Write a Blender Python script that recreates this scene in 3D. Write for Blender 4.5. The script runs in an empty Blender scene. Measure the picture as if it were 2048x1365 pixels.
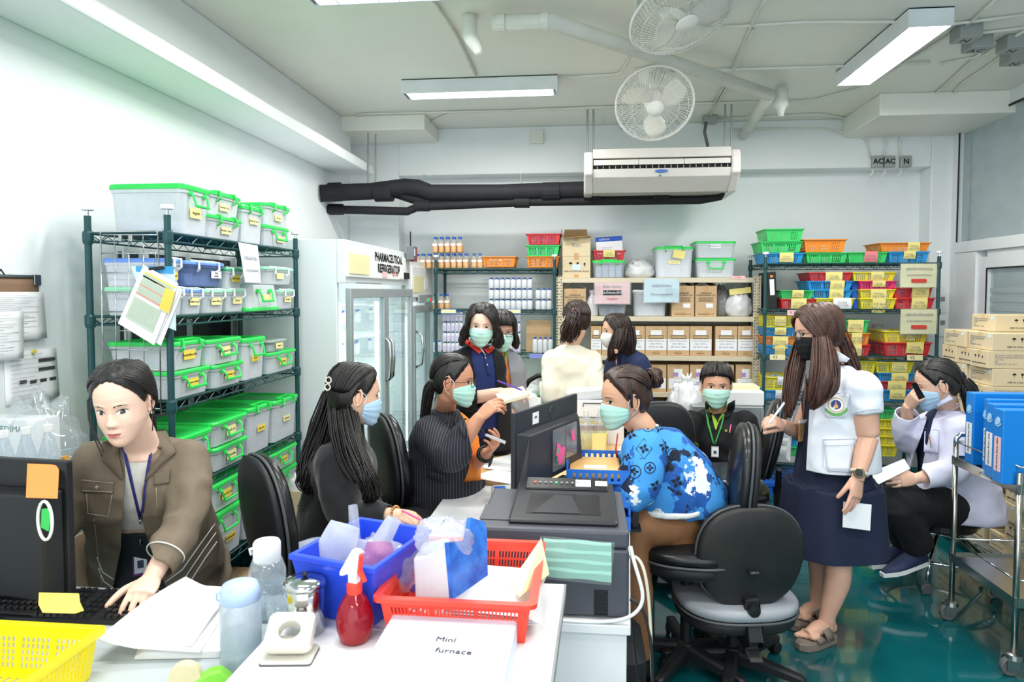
import bpy,bmesh,math,random
import numpy as np
from mathutils import Vector,Matrix,noise,Quaternion
from mathutils.bvhtree import BVHTree
random.seed(7)
PI=math.pi
S=bpy.context.scene
C=S.collection
# ---------------------------------------------------------------- camera, light, exposure
F=1365.0;YAW=math.atan(141/F);PIT=math.atan(62/F);SHIFT=-37.0
CAM=Vector((0,0,1.65))
cd=bpy.data.cameras.new('camera');cam=bpy.data.objects.new('camera',cd);C.objects.link(cam)
cam.location=CAM;cam.rotation_euler=(PI/2-PIT,0,YAW)
cd.sensor_width=36;cd.lens=36*F/2048;cd.shift_y=SHIFT/2048;cd.clip_start=.05
cd.dof.use_dof=True;cd.dof.focus_distance=3.6;cd.dof.aperture_fstop=5.6
S.camera=cam
_R=Vector((math.cos(YAW),math.sin(YAW),0))
_Fw=Vector((-math.sin(YAW)*math.cos(PIT),math.cos(YAW)*math.cos(PIT),-math.sin(PIT)))
_U=_R.cross(_Fw)
def ray(px,py):return _Fw+_R*((px-1024)/F)+_U*(-(py-682.5-SHIFT)/F)
def at(px,py,Y):d=ray(px,py);return CAM+d*(Y/d.y)
def atz(px,py,z):d=ray(px,py);return CAM+d*((z-CAM.z)/d.z)
def atx(px,py,x):d=ray(px,py);return CAM+d*(x/d.x)
w=bpy.data.worlds.new('world');S.world=w;w.use_nodes=True
w.node_tree.nodes['Background'].inputs[0].default_value=(.85,.93,1,1)
w.node_tree.nodes['Background'].inputs[1].default_value=2.1
S.view_settings.view_transform='Standard';S.view_settings.look='None'
S.view_settings.exposure=0.34;S.view_settings.gamma=1;S.view_settings.use_curve_mapping=False
S.cycles.max_bounces=8;S.cycles.diffuse_bounces=4;S.cycles.transparent_max_bounces=12;S.cycles.transmission_bounces=5
S.cycles.caustics_reflective=False;S.cycles.caustics_refractive=False;S.cycles.sample_clamp_indirect=6
S.cycles.use_denoising=True
LAMP_W=24
def area(loc,sx,sy,watts,col=(1,.985,.95),rot=(0,0,0)):
 l=bpy.data.lights.new('tube_and_fill_light','AREA');l.shape='RECTANGLE';l.size=sx;l.size_y=sy
 l.energy=watts;l.color=col
 o=bpy.data.objects.new('tube_and_fill_light',l);o.location=loc;o.rotation_euler=rot;C.objects.link(o);return o
CEIL=3.16
# (x0,x1,y0,y1) of every ceiling fitting; the first three are in the photograph
FIT=[(-1.29,-.18,4.82,5.0),(1.72,1.95,3.9,4.96),(-1.33,-.25,3.1,3.33),(.8,1.9,2.6,2.84),(-1.3,-.2,1.4,1.64),(.9,2.0,1.0,1.24),(-1.3,-.2,-.6,-.36),(.9,2.0,-.9,-.66),(-1.3,-.2,-2.3,-2.06)]
for x0,x1,y0,y1 in FIT:
 area(((x0+x1)/2,(y0+y1)/2,CEIL-.112),x1-x0-.06,y1-y0-.05,LAMP_W)
# ---------------------------------------------------------------- materials
def lin(c):
 if isinstance(c,str):c=tuple(int(c[i:i+2],16)/255 for i in(0,2,4))
 return tuple(((v/12.92)if v<=.04045 else((v+.055)/1.055)**2.4)for v in c)+(1,)
_mats={}
def mat(name,col,rough=.5,metal=0,var=.06,vs=6,bump=0,bs=60,coat=0,sheen=0,trans=0,ior=1.45,alpha=1,emit=0,col2=None,stretch=None,sss=0,thin=0,spec=.5):
 if name in _mats:return _mats[name]
 m=bpy.data.materials.new(name);m.use_nodes=True;nt=m.node_tree;b=nt.nodes['Principled BSDF']
 L=nt.links.new;N=nt.nodes.new
 c=lin(col);tc=N('ShaderNodeTexCoord');mp=N('ShaderNodeMapping');L(tc.outputs['Object'],mp.inputs[0])
 if stretch:mp.inputs['Scale'].default_value=stretch
 nz=N('ShaderNodeTexNoise');nz.inputs['Scale'].default_value=vs;nz.inputs['Detail'].default_value=4;L(mp.outputs[0],nz.inputs[0])
 r=N('ShaderNodeValToRGB');L(nz.outputs[0],r.inputs[0]);r.color_ramp.elements[0].position=.3;r.color_ramp.elements[1].position=.7
 if col2:a_,b_=lin(col2),c
 else:a_=tuple(v*(1-var)for v in c[:3])+(1,);b_=tuple(min(1,v*(1+var))for v in c[:3])+(1,)
 r.color_ramp.elements[0].color=a_;r.color_ramp.elements[1].color=b_
 L(r.outputs[0],b.inputs['Base Color'])
 I=b.inputs
 I['Roughness'].default_value=rough;I['Metallic'].default_value=metal;I['IOR'].default_value=ior
 I['Coat Weight'].default_value=coat;I['Sheen Weight'].default_value=sheen;I['Transmission Weight'].default_value=trans
 I['Alpha'].default_value=alpha;I['Specular IOR Level'].default_value=spec
 if sss:I['Subsurface Weight'].default_value=sss;I['Subsurface Radius'].default_value=(.012,.005,.003);I['Subsurface Scale'].default_value=1
 if emit:I['Emission Color'].default_value=c;I['Emission Strength'].default_value=emit
 if bump:
  n2=N('ShaderNodeTexNoise');n2.inputs['Scale'].default_value=bs;n2.inputs['Detail'].default_value=3;L(mp.outputs[0],n2.inputs[0])
  bp=N('ShaderNodeBump');bp.inputs['Strength'].default_value=bump;bp.inputs['Distance'].default_value=.004
  L(n2.outputs[0],bp.inputs['Height']);L(bp.outputs[0],I['Normal'])
 _mats[name]=m;return m
def clearmat(name,col,a,rough=.25,trl=.5):
 """milky or clear plastic: part see-through, part scattering, with a gloss"""
 if name in _mats:return _mats[name]
 m=bpy.data.materials.new(name);m.use_nodes=True;nt=m.node_tree;nt.nodes.clear();N=nt.nodes.new;L=nt.links.new
 o=N('ShaderNodeOutputMaterial');t=N('ShaderNodeBsdfTransparent');d=N('ShaderNodeBsdfDiffuse');tl=N('ShaderNodeBsdfTranslucent')
 g=N('ShaderNodeBsdfGlossy');m1=N('ShaderNodeMixShader');m2=N('ShaderNodeMixShader');m3=N('ShaderNodeMixShader');fr=N('ShaderNodeLayerWeight')
 nz=N('ShaderNodeTexNoise');nz.inputs['Scale'].default_value=9;r=N('ShaderNodeMapRange');L(nz.outputs[0],r.inputs[0])
 r.inputs[3].default_value=max(0,a-.06);r.inputs[4].default_value=min(1,a+.06)
 c=lin(col);d.inputs[0].default_value=c;tl.inputs[0].default_value=c;g.inputs['Roughness'].default_value=rough;g.inputs[0].default_value=(1,1,1,1)
 t.inputs[0].default_value=tuple(.5+.5*v for v in c[:3])+(1,)
 m1.inputs[0].default_value=trl;L(d.outputs[0],m1.inputs[1]);L(tl.outputs[0],m1.inputs[2])
 L(r.outputs[0],m2.inputs[0]);L(t.outputs[0],m2.inputs[1]);L(m1.outputs[0],m2.inputs[2])
 pw=N('ShaderNodeMath');pw.operation='POWER';L(fr.outputs['Facing'],pw.inputs[0]);pw.inputs[1].default_value=4
 ad=N('ShaderNodeMath');ad.operation='MULTIPLY_ADD';L(pw.outputs[0],ad.inputs[0]);ad.inputs[1].default_value=.5;ad.inputs[2].default_value=.04;L(ad.outputs[0],m3.inputs[0]);L(m2.outputs[0],m3.inputs[1]);L(g.outputs[0],m3.inputs[2]);L(m3.outputs[0],o.inputs[0])
 _mats[name]=m;return m
# ---------------------------------------------------------------- objects
def thing(name,label,cat,loc=(0,0,0),rz=0,group=None):
 o=bpy.data.objects.new(name,None);o.empty_display_size=.05;C.objects.link(o)
 o.location=loc;o.rotation_euler=(0,0,rz);o['label']=label;o['category']=cat
 if group:o['group']=group
 return o
def tag(o,label,cat,group=None):
 o['label']=label;o['category']=cat
 if group:o['group']=group
 return o
def struct(o):o['kind']='structure';return o
_kids={}
def link(name,data,parent=None):
 o=bpy.data.objects.new(name,data);C.objects.link(o)
 if parent:o.parent=parent;_kids.setdefault(parent.name,[]).append(o)
 return o
def dup(root,loc,rz=None,label=None,group=None,scale=None):
 def cp(o,par):
  c=o.copy();C.objects.link(c)
  if par:c.parent=par;_kids.setdefault(par.name,[]).append(c)
  for k in list(_kids.get(o.name,[])):cp(k,c)
  return c
 r=cp(root,None);r.location=loc
 if rz is not None:r.rotation_euler=(0,0,rz)
 if label:r['label']=label
 if group:r['group']=group
 if scale:r.scale=scale
 return r
def mesh_obj(name,v,f,m,parent=None,smooth=False,bevel=0,solid=0,sub=0,off=0):
 me=bpy.data.meshes.new(name);me.from_pydata([tuple(p)for p in v],[],f);me.update()
 if smooth:me.shade_smooth()if smooth is True else None
 o=link(name,me,parent)
 for x in(m if isinstance(m,(list,tuple))else[m]):
  me.materials.append(x)
 if solid:
  s=o.modifiers.new('solid','SOLIDIFY');s.thickness=solid;s.offset=off
 if sub:s=o.modifiers.new('sub','SUBSURF');s.levels=sub;s.render_levels=sub
 if bevel:
  b=o.modifiers.new('bevel','BEVEL');b.width=bevel;b.segments=2;b.limit_method='ANGLE';b.angle_limit=.6
 return o
def sm(P,k=4):
 P=[Vector(p)for p in P];Q=[P[0]]
 for i in range(len(P)-1):
  a=P[max(i-1,0)];b=P[i];c=P[i+1];d=P[min(i+2,len(P)-1)]
  for j in range(1,k+1):
   t=j/k;Q.append(.5*((2*b)+(c-a)*t+(2*a-5*b+4*c-d)*t*t+(3*b-a-3*c+d)*t**3))
 return Q
def smr(r,k=4):
 Q=[r[0]]
 for i in range(len(r)-1):Q+=[r[i]+(r[i+1]-r[i])*j/k for j in range(1,k+1)]
 return Q
class MB:
 def __init__(s):s.v=[];s.f=[];s.mi=[]
 def add(s,v,f,mi=0):
  n=len(s.v);s.v+=[tuple(p)for p in v];s.f+=[tuple(i+n for i in q)for q in f];s.mi+=[mi]*len(f);return s
 def hexa(s,p,mi=0):
  return s.add(p,[(0,3,2,1),(4,5,6,7),(0,1,5,4),(1,2,6,5),(2,3,7,6),(3,0,4,7)],mi)
 def box(s,x0,x1,y0,y1,z0,z1,mi=0):
  return s.hexa([(x0,y0,z0),(x1,y0,z0),(x1,y1,z0),(x0,y1,z0),(x0,y0,z1),(x1,y0,z1),(x1,y1,z1),(x0,y1,z1)],mi)
 def cbox(s,c,d,M=None,mi=0):
  p=[Vector((sx*d[0]/2,sy*d[1]/2,sz*d[2]/2))for sx,sy,sz in((-1,-1,-1),(1,-1,-1),(1,1,-1),(-1,1,-1),(-1,-1,1),(1,-1,1),(1,1,1),(-1,1,1))]
  if M:p=[M@q for q in p]
  return s.hexa([q+Vector(c)for q in p],mi)
 def taper(s,c,w0,d0,w1,d1,h,mi=0):# frustum, base centre c
  x,y,z=c
  return s.hexa([(x-w0/2,y-d0/2,z),(x+w0/2,y-d0/2,z),(x+w0/2,y+d0/2,z),(x-w0/2,y+d0/2,z),(x-w1/2,y-d1/2,z+h),(x+w1/2,y-d1/2,z+h),(x+w1/2,y+d1/2,z+h),(x-w1/2,y+d1/2,z+h)],mi)
 def rings(s,R,cap=True,closed=False,mi=0):
  n=len(R[0]);v=[p for r in R for p in r];f=[]
  m=len(R)
  for i in range(m if closed else m-1):
   a=i*n;b=((i+1)%m)*n
   for j in range(n):k=(j+1)%n;f.append((a+j,a+k,b+k,b+j))
  if cap and not closed:f.append(tuple(range(n-1,-1,-1)));f.append(tuple((m-1)*n+j for j in range(n)))
  return s.add(v,f,mi)
 def tube(s,P,r,n=8,closed=False,cap=True,mi=0,sq=1):
  P=[Vector(p)for p in P];m=len(P);rr=r if isinstance(r,(list,tuple))else[r]*m;R=[];up=None
  for i,p in enumerate(P):
   if closed:t=P[(i+1)%m]-P[i-1]
   else:t=P[min(i+1,m-1)]-P[max(i-1,0)]
   if t.length<1e-9:t=Vector((0,0,1))
   t.normalize()
   if up is None:up=Vector((0,0,1))if abs(t.z)<.9 else Vector((1,0,0))
   a=up-t*up.dot(t)
   if a.length<1e-4:a=t.orthogonal()
   a.normalize();up=a;b=t.cross(a)
   R.append([p+(a*math.cos(2*PI*j/n)*rr[i]*sq+b*math.sin(2*PI*j/n)*rr[i])for j in range(n)])
  return s.rings(R,cap,closed,mi)
 def lathe(s,prof,c=(0,0,0),n=20,M=None,mi=0,cap=True):
  R=[]
  for r,z in prof:
   q=[Vector((r*math.cos(2*PI*j/n),r*math.sin(2*PI*j/n),z))for j in range(n)]
   if M:q=[M@k for k in q]
   R.append([k+Vector(c)for k in q])
  return s.rings(R,cap,False,mi)
 def prism(s,P,d,mi=0):# polygon P swept by vector d
  n=len(P);P=[Vector(p)for p in P];d=Vector(d)
  f=[tuple(range(n-1,-1,-1)),tuple(range(n,2*n))]+[(i,(i+1)%n,(i+1)%n+n,i+n)for i in range(n)]
  return s.add(P+[p+d for p in P],f,mi)
 def rbox(s,x0,x1,y0,y1,z0,z1,r=.01,n=4,mi=0,ins=0):# upright edges rounded, top inset
  def ring(z,k):
   o=[]
   for cx,cy,a in((x1-r,y1-r,0),(x0+r,y1-r,90),(x0+r,y0+r,180),(x1-r,y0+r,270)):
    for i in range(n+1):
     t=math.radians(a+90*i/n);o.append((cx+(r-k)*math.cos(t),cy+(r-k)*math.sin(t),z))
   return o
  if ins:return s.rings([ring(z0,ins),ring(z0+ins,0),ring(z1-ins,0),ring(z1,ins)],mi=mi)
  return s.rings([ring(z0,0),ring(z1,0)],mi=mi)
 def build(s,name,m,parent=None,**k):
  v=s.v
  if k.pop('world',False)and parent:
   Mi=(Matrix.Translation(parent.location)@Matrix.Rotation(parent.rotation_euler.z,4,'Z')).inverted();v=[Mi@Vector(p)for p in v]
  o=mesh_obj(name,v,s.f,m,parent,**k)
  if isinstance(m,(list,tuple)):o.data.polygons.foreach_set('material_index',s.mi)
  return o
_fonts={}
def text(s,size,loc,rot,m,parent=None,name='lettering',align='CENTER',bold=0,ext=.0004,world=False):
 key=(s,size,align,bold,m.name)
 c=_fonts.get(key)
 if c is None:
  c=bpy.data.curves.new(name,'FONT');c.body=s;c.size=size;c.align_x=align;c.align_y='CENTER';c.extrude=ext
  c.offset=bold;c.materials.append(m);c.resolution_u=2;_fonts[key]=c
 o=link(name,c,parent);o.location=Vector(loc)-(parent.location if(world and parent)else Vector());o.rotation_euler=rot
 return o
FRONT=(PI/2,0,0);SIDE=(PI/2,0,PI/2)
white=mat('white_plastic','eceeee',.4);black=mat('black_plastic','17181a',.45);ink=mat('ink','16171c',.8);chrome=mat('chrome','c9ccce',.12,1,var=.02)
steel=mat('brushed_steel','a9aba9',.32,1,bump=.05,stretch=(1,30,1));blueink=mat('blue_ink','2a3f9a',.8);redink=mat('red_ink','d0473f',.8);greyink=mat('grey_ink','8d9196',.9)
paper=mat('paper','f2f3f5',.85,var=.02,bump=.05,bs=20);yellow_note=mat('yellow_note','eedf8c',.8,var=.05)
# ================================================================ ROOM
WL,WR,WB,WF=-2.2,3.22,6.5,-3.2
wallm=mat('wall_paint','edf3f4',.42,var=.03,vs=1.3,bump=.12,bs=35);ceilm=mat('ceiling_paint','f5f6ed',.38,var=.04,vs=1.1,bump=.2,bs=6)
def floor_mat():
 m=mat('floor_epoxy','0d5f64',.09,var=.1,vs=1.6,col2='0a4f55',bump=.05,bs=3,coat=.5);return m
def slab(name,*a,m=wallm,**k):return struct(MB().box(*a).build(name,m,**k))
slab('floor',WL-.15,WR+2.2,WF-.1,WB+.15,-.1,0,m=floor_mat())
slab('ceiling',WL-.15,WR+2.2,WF-.1,WB+.15,CEIL,CEIL+.1,m=ceilm)
slab('wall_left',WL-.12,WL,WF,WB+.1,0,CEIL)
# rear wall: recessed field between two piers, below a deep beam
bx0=at(797,300,6.3).x;bx1=at(1863,340,6.3).x;zb=at(1200,345,6.3).z
wb=MB().box(WL,WR+.2,WB,WB+.1,0,CEIL).box(WL,bx0,6.3,WB,0,CEIL).box(bx1,WR+.05,6.3,WB,0,CEIL).box(bx0,bx1,6.3,WB,zb,CEIL)
struct(wb.build('wall_rear',wallm,bevel=.008))
# beam along the left wall with its lower ledge
bm_=MB();bm_.prism([(WL,WF,2.69),(-1.864,WF,2.69),(-1.864,WF,2.77),(-2.07,WF,2.77),(-2.07,WF,CEIL),(WL,WF,CEIL)],(0,6.3-.3-WF,0))
struct(bm_.build('trim_1',wallm,bevel=.01))
# haunches under the ceiling at the rear
h1=at(850,258,5.75);slab('trim_2',WL,at(858,262,5.92).x,5.76,6.3,CEIL-.13,CEIL,m=ceilm,bevel=.01)
slab('trim_3',at(1755,230,5.57).x,WR+.1,5.53,6.3,CEIL-.17,CEIL,m=ceilm,bevel=.01)
slab('baseboard_rear',WL,WR,6.28,6.3,0,.1,m=mat('skirting','1d6d70',.3))
# ---- glazed partition on the right
alu=mat('white_aluminium','e8ecee',.3,var=.02)
glass=clearmat('pane_glass','e8f1f3',.32,.05,.3);glass2=clearmat('frosted_film','e4edee',.6,.4,.5)
gx=WR
win=struct(thing('window_1','',''));del win['label'],win['category']
tr=atx(1910,508,gx).z
MB().box(gx-.05,gx+.05,WF,6.3,CEIL-.1,CEIL).box(gx-.05,gx+.05,6.22,6.3,0,CEIL-.1).box(gx-.06,gx+.05,WF,6.22,tr,tr+.09).build('frame',alu,win,bevel=.004)
for y0,y1,z0,z1,n in((4.3,6.22,tr+.09,CEIL-.1,'pane'),(2.2,4.3,tr+.09,CEIL-.1,'pane'),(0,2.2,tr+.09,CEIL-.1,'pane')):
 MB().box(gx-.004,gx+.004,y0,y1,z0,z1).build(n,glass,win)
for y in(4.3,2.2):MB().box(gx-.04,gx+.04,y-.03,y+.03,tr+.09,CEIL-.1).build('mullion',alu,win,bevel=.003)
gask=mat('black_gasket','101112',.6)
MB().box(gx-.056,gx-.05,WF,6.2,CEIL-.125,CEIL-.11).box(gx-.056,gx-.05,6.19,6.205,tr+.09,CEIL-.12).build('gasket',gask,win)
# door below the transom
dr=struct(thing('door_1','',''));del dr['label'],dr['category']
yd=atx(1962,600,gx).y
MB().box(gx-.05,gx+.05,yd,6.22,0,tr).build('side_panel',alu,dr,bevel=.004)
MB().box(gx-.03,gx+.03,yd-.12,yd,0,tr-.05).box(gx-.03,gx+.03,2.2,yd-.12,tr-.14,tr).box(gx-.03,gx+.03,2.2,yd-.12,0,.15).build('frame',alu,dr,bevel=.004)
MB().box(gx-.036,gx-.03,yd-.13,yd-.12,.15,tr-.14).box(gx-.036,gx-.03,2.2,yd-.12,tr-.15,tr-.14).build('gasket',gask,dr)
MB().box(gx-.003,gx+.003,2.2,yd-.13,.15,tr-.14).build('pane',glass,dr)
for k in range(5):MB().box(gx-.006,gx-.0035,2.2,yd-.13,1.36+k*.07,1.4+k*.07).build('frosted_stripe',glass2,dr)
slab('wall_right',WR+2.0,WR+2.1,WF,WB+.1,0,CEIL)
slab('wall_annex_blocker',WR+.05,WR+2.0,WF-.1,WF,0,CEIL)  # unseen wall, added to block outside light and darken the annex
slab('wall_annex_rear',WR+.2,WR+2.0,WB,WB+.1,0,CEIL)
# small wall notice strip
for k in range(14):pass
# ---------------------------------------------------------------- ceiling lights
diff=mat('lit_diffuser','ffffff',.4,emit=7);refl=mat('louvre','e9ebee',.15,.8)
whm=mat('fitting_enamel','e6ebee',.35)
LAB=['recessed-louvre ceiling light over the two-door fridge aisle','white ceiling light running lengthwise near the glass partition','ceiling light cut by the top edge above the tall green-lid rack']
for i,(x0,x1,y0,y1)in enumerate(FIT[:3]):
 t=thing('ceiling_light',LAB[i],'light',((x0+x1)/2,(y0+y1)/2,CEIL-.1),0,'fluorescent ceiling fittings')
 hx,hy=(x1-x0)/2,(y1-y0)/2
 MB().box(-hx,hx,-hy,-hy+.012,0,.1).box(-hx,hx,hy-.012,hy,0,.1).box(-hx,-hx+.012,-hy+.012,hy-.012,0,.1).box(hx-.012,hx,-hy+.012,hy-.012,0,.1).box(-hx,hx,-hy,hy,.09,.1).build('housing',whm,t,bevel=.002)
 if i==1:MB().box(-hx+.012,hx-.012,-hy+.012,hy-.012,.0,.006).build('diffuser',diff,t)
 else:
  for y in(-.045,.045):MB().tube([(-hx+.03,y,.05),(hx-.03,y,.05)],.013,10).build('tube',diff,t,smooth=True)
  for k in range(11):
   x=-hx+.03+(2*hx-.06)*k/10;MB().taper((x,0,.002),.004,2*hy-.03,.03,2*hy-.03,.035).build('louvre',refl,t)
# move the light just below each housing
# ---------------------------------------------------------------- conduits
pvc=mat('painted_pipe','e6e8df',.4);galv=mat('galvanised_box','a5aaa8',.45,.5)
def conduit(label,pts,r=.009,z=CEIL-.012,clips=True,cat='conduit',name='conduit',m=None):
 P=[Vector(p)if len(p)==3 else atz(p[0],p[1],z)for p in pts]
 Q=[]
 for i,p in enumerate(P):
  if 0<i<len(P)-1:
   a,b=P[i-1],P[i+1];k=min(.06,(p-a).length*.4,(b-p).length*.4)
   A=p+(a-p).normalized()*k;B=p+(b-p).normalized()*k
   Q+=[A,(A+p*2+B)/4*1.0,B]
  else:Q.append(p)
 o=MB().tube(Q,r,8).build(name,m or pvc,smooth=True);tag(o,label,cat,'painted ceiling conduits');return o
def wp(px,py,Y=6.28):return tuple(at(px,py,Y))
conduit('long upper conduit running across the ceiling before the rear beam',[wp(688,305,6.17),wp(690,250,6.17),(720,228),(1000,222),(1430,206),(1620,202),(1735,172),(1945,42),(1990,0)])
conduit('lower conduit rising from the corner box over the haunch',[wp(694,305,6.17),wp(698,272,6.17),(735,252),(850,249),(905,225),(1180,217),(1440,206)])
conduit('conduit leading to the louvre light above the fridges',[(865,0),(912,70),(952,152)])
conduit('conduit between the louvre light and the small socket box',[(1118,155),(1240,149),(1262,110),(1272,0)])
conduit('conduit running from the fan socket over to the glass corner',[(1265,145),(1420,140),(1740,131),(1860,125)])
conduit('conduit crossing behind the tilted fan cage',[(1400,57),(1620,44),(1850,44),(1890,50),(2048,30)])
conduit('conduit slanting past the drain pipe to the air conditioner',[(1530,0),(1508,40),(1460,150),(1425,212)])
conduit('second conduit slanting from the top edge to the rear',[(1505,60),(1450,180),(1412,245)])
conduit('conduit from the box above the air conditioner to the lettered boxes',[(1418,239),(1640,228),(1705,240),(1760,250),wp(1800,255,6.05)])
conduit('pair conduit dropping to the first lettered box',[(1240,255),(1250,267),wp(1500,258),wp(1650,256),wp(1700,268),wp(1735,275),wp(1742,315)],z=CEIL-.05)
conduit('conduit bending off the haunch to the middle lettered box',[(1968,100),(1880,180),(1810,240),wp(1782,262,6.17),wp(1770,285),wp(1768,315)])
conduit('conduit bending off the haunch to the last lettered box',[(2010,108),(1920,170),(1890,210),wp(1820,255,6.17),wp(1800,275),wp(1799,315)])
conduit('conduit beside the ceiling boxes by the partition',[(1945,68),(2048,56)]);conduit('conduit between two ceiling boxes by the partition',[(1975,88),(2048,80)])
conduit('conduit running to the edge above the glazing',[(1880,128),(1965,112),(2048,62)])
conduit('thick painted conduit lying on the left beam ledge',[(-2.01,.2,2.79),(-2.01,5.95,2.79)],r=.022)
conduit('thin painted conduit along the left beam ledge',[(-1.9,.2,2.78),(-1.9,5.95,2.78)],r=.012)
jb=[(1752,325,'AC','grey junction box lettered AC, nearer the air conditioner'),(1776,325,'AC','grey junction box lettered AC, next to the N box'),(1808,325,'N','grey wall junction box lettered N')]
for px,py,s,lab in jb:
 p=at(px,py,6.3);t=thing('junction_box',lab,'junction box',(p.x,6.3,p.z),0,'lettered junction boxes')
 MB().box(-.044,.044,-.045,0,-.05,.05).build('housing',galv,t,bevel=.004);text(s,.06,(0,-.0455,0),FRONT,ink,t,bold=.002)
 MB().tube([(-.03,-.02,-.06),(-.035,-.02,-.1),(-.06,-.01,-.13)],.009,6).build('conduit_stub',pvc,t,smooth=True)
for px,py,lab,s in((1930,75,'ceiling box lettered N nearest the long light','N'),(1952,95,'ceiling box lettered AC near the glazing','AC'),(2022,96,'ceiling box lettered N close to the glazing head','N'),(2028,122,'lowest ceiling box lettered N above the glazing','N')):
 p=atz(px,py,CEIL-.06);t=thing('ceiling_junction_box',lab,'junction box',(p.x,p.y,CEIL),0,'ceiling junction boxes')
 MB().box(-.06,.06,-.07,.05,-.08,0).build('housing',galv,t,bevel=.004);text(s,.07,(0,-.0,-.0805),(PI,0,0),ink,t)
for px,py,lab in((678,318,'galvanised junction box at the end of the left beam, corner side'),(694,320,'galvanised junction box at the end of the left beam, room side')):
 p=at(px,py,6.05);tag(MB().cbox(p,(.08,.1,.14)).build('junction_box',galv,bevel=.005),lab,'junction box')
p=at(1248,175,5.15);tag(MB().cbox(p+Vector((0,0,.08)),(.1,.08,.1)).build('socket_box',galv,bevel=.004),'socket box on the ceiling beside the round fan','socket')
p=at(1074,274,6.28);tag(MB().cbox(p,(.12,.03,.12)).build('blanking_plate',pvc,bevel=.004),'square blank plate high on the rear beam','plate')
p=atz(1420,240,CEIL-.03);tag(MB().cbox(p,(.12,.1,.06)).build('cable_box',galv,bevel=.004),'small box on the ceiling above the air conditioner','junction box')
# drain pipes
d1=thing('drain_pipe','white drain pipe with trap crossing the ceiling to the rear wall','pipe',(0,0,0))
zp=CEIL-.08
A=[atz(985,45,zp),atz(1100,42,zp),atz(1540,190,zp-.02)]
MB().tube(A,.042,12).build('pipe_run',pvc,d1,smooth=True)
q=atz(1562,200,zp-.02)
MB().tube([q+Vector((0,0,.08)),q+Vector((0,0,-.04)),q+Vector((0,0,-.07)),q+Vector((.0,.0,-.12))],[.045,.055,.03,.02],12).build('trap',pvc,d1,smooth=True)
e=at(1486,272,6.3);MB().tube([A[2],e],.04,12).build('pipe_run',pvc,d1,smooth=True)
q=atz(940,60,zp);MB().tube(sm([q+Vector((0,0,.08)),q+Vector((0,0,-.03)),q+Vector((.03,.02,-.08)),q+Vector((.045,.03,-.12))],3),smr([.042,.042,.034,.02],3),12).build('trap',pvc,d1,smooth=True)
for u in(.15,.9):MB().tube([A[0].lerp(A[1],u)-Vector((.02,0,0)),A[0].lerp(A[1],u)+Vector((.02,0,0))],.046,12).build('clip',pvc,d1)
# black insulated pipes
foam=mat('pipe_insulation','1b1b1f',.75,var=.2,vs=12,bump=.25,bs=30)
t=thing('insulated_pipe','thick black insulated pipe leading to the air conditioner','pipe',(0,0,0))
def bp(px,py,Y=5.8):return at(px,py,Y)
MB().tube([atx(640,387,WL)+Vector((.0,0,0)),bp(740,383),bp(810,374,5.8),bp(835,376),bp(862,386),bp(1000,386),bp(1170,380),bp(1300,385)],[.072]*8,16).build('pipe_run',foam,t,smooth=True)
MB().tube([bp(790,385,5.83),bp(830,398,5.83),bp(860,404,5.83),bp(1100,400,5.83),bp(1350,392,5.83)],.047,12).build('pipe_run',foam,t,smooth=True)
for x in(665,768,1102,1185,1320):MB().tube([bp(x-17,385-.2*(x>700),5.8),bp(x+17,384,5.8)],.083,16).build('joint_sleeve',foam,t,smooth=False)
t2=thing('thin_insulated_pipe','thinner black insulated pipe hanging below the thick one','pipe',(0,0,0))
MB().tube([atx(655,419,WL),bp(740,421),bp(815,423),bp(836,414),bp(1060,404),bp(1400,400),bp(1440,394,5.75),bp(1448,378,5.65),bp(1444,368,5.65)],[.036]*6+[.03]*3,12).build('pipe_run',foam,t2,smooth=True)
for x,y in((672,419),(845,412),(1045,405)):MB().tube([bp(x-16,y),bp(x+14,y)],.048,12).build('joint_sleeve',foam,t2)
for i,(x,y0,y1)in enumerate(((736,262,372),(751,268,375),(848,350,372),(1042,348,374))):
 tag(MB().tube([bp(x,y0,5.85),bp(x,y1,5.8)],.007,6).build('hanger_rod',galv),['threaded hanger rod nearest the left wall, above the black pipe','threaded hanger rod beside the first one above the black pipe','short pipe hanger under the beam near the pier','short pipe hanger under the beam nearer the air conditioner'][i],'hanger')
# ---------------------------------------------------------------- air conditioner
acm=mat('ac_casing','e4dfd9',.3,var=.02);dark=mat('dark_recess','1b1b1c',.7)
L0,R0=at(1168,330,5.4),at(1482,330,5.4);zt,zbm=at(1300,295,5.4).z,at(1300,379,5.4).z
t=thing('air_conditioner','white ceiling-hung air conditioner in front of the rear beam','air conditioner',((L0.x+R0.x)/2,5.4,zbm))
hw=(R0.x-L0.x)/2;H=zt-zbm
prof=[(0,.03),(.09,0),(.6,0),(.62,.05),(.62,H),(.02,H),(.0,H-.12),(.05,H-.13),(.05,H-.18),(0,H-.2)]
MB().prism([(-hw+.07,y,z)for y,z in[(.16,0),(.6,0),(.62,H),(.02,H),(.0,H-.075),(.03,H-.08),(.03,H-.155),(0,H-.16),(.02,.1)]],(2*hw-.14,0,0)).build('casing',acm,t,bevel=.004)
for s in(-1,1):
 x=s*(hw-.035);MB().prism([(x-.035,y,z)for y,z in[(.14,-.01),(.6,-.01),(.63,H+.0),(.02,H-.02),(-.01,H-.08),(-.012,H-.2),(.02,.1)]],(.07,0,0)).build('end_cap',acm,t,bevel=.015)
MB().box(-hw+.07,hw-.07,.02,.04,H-.155,H-.078).build('outlet',dark,t)
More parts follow.
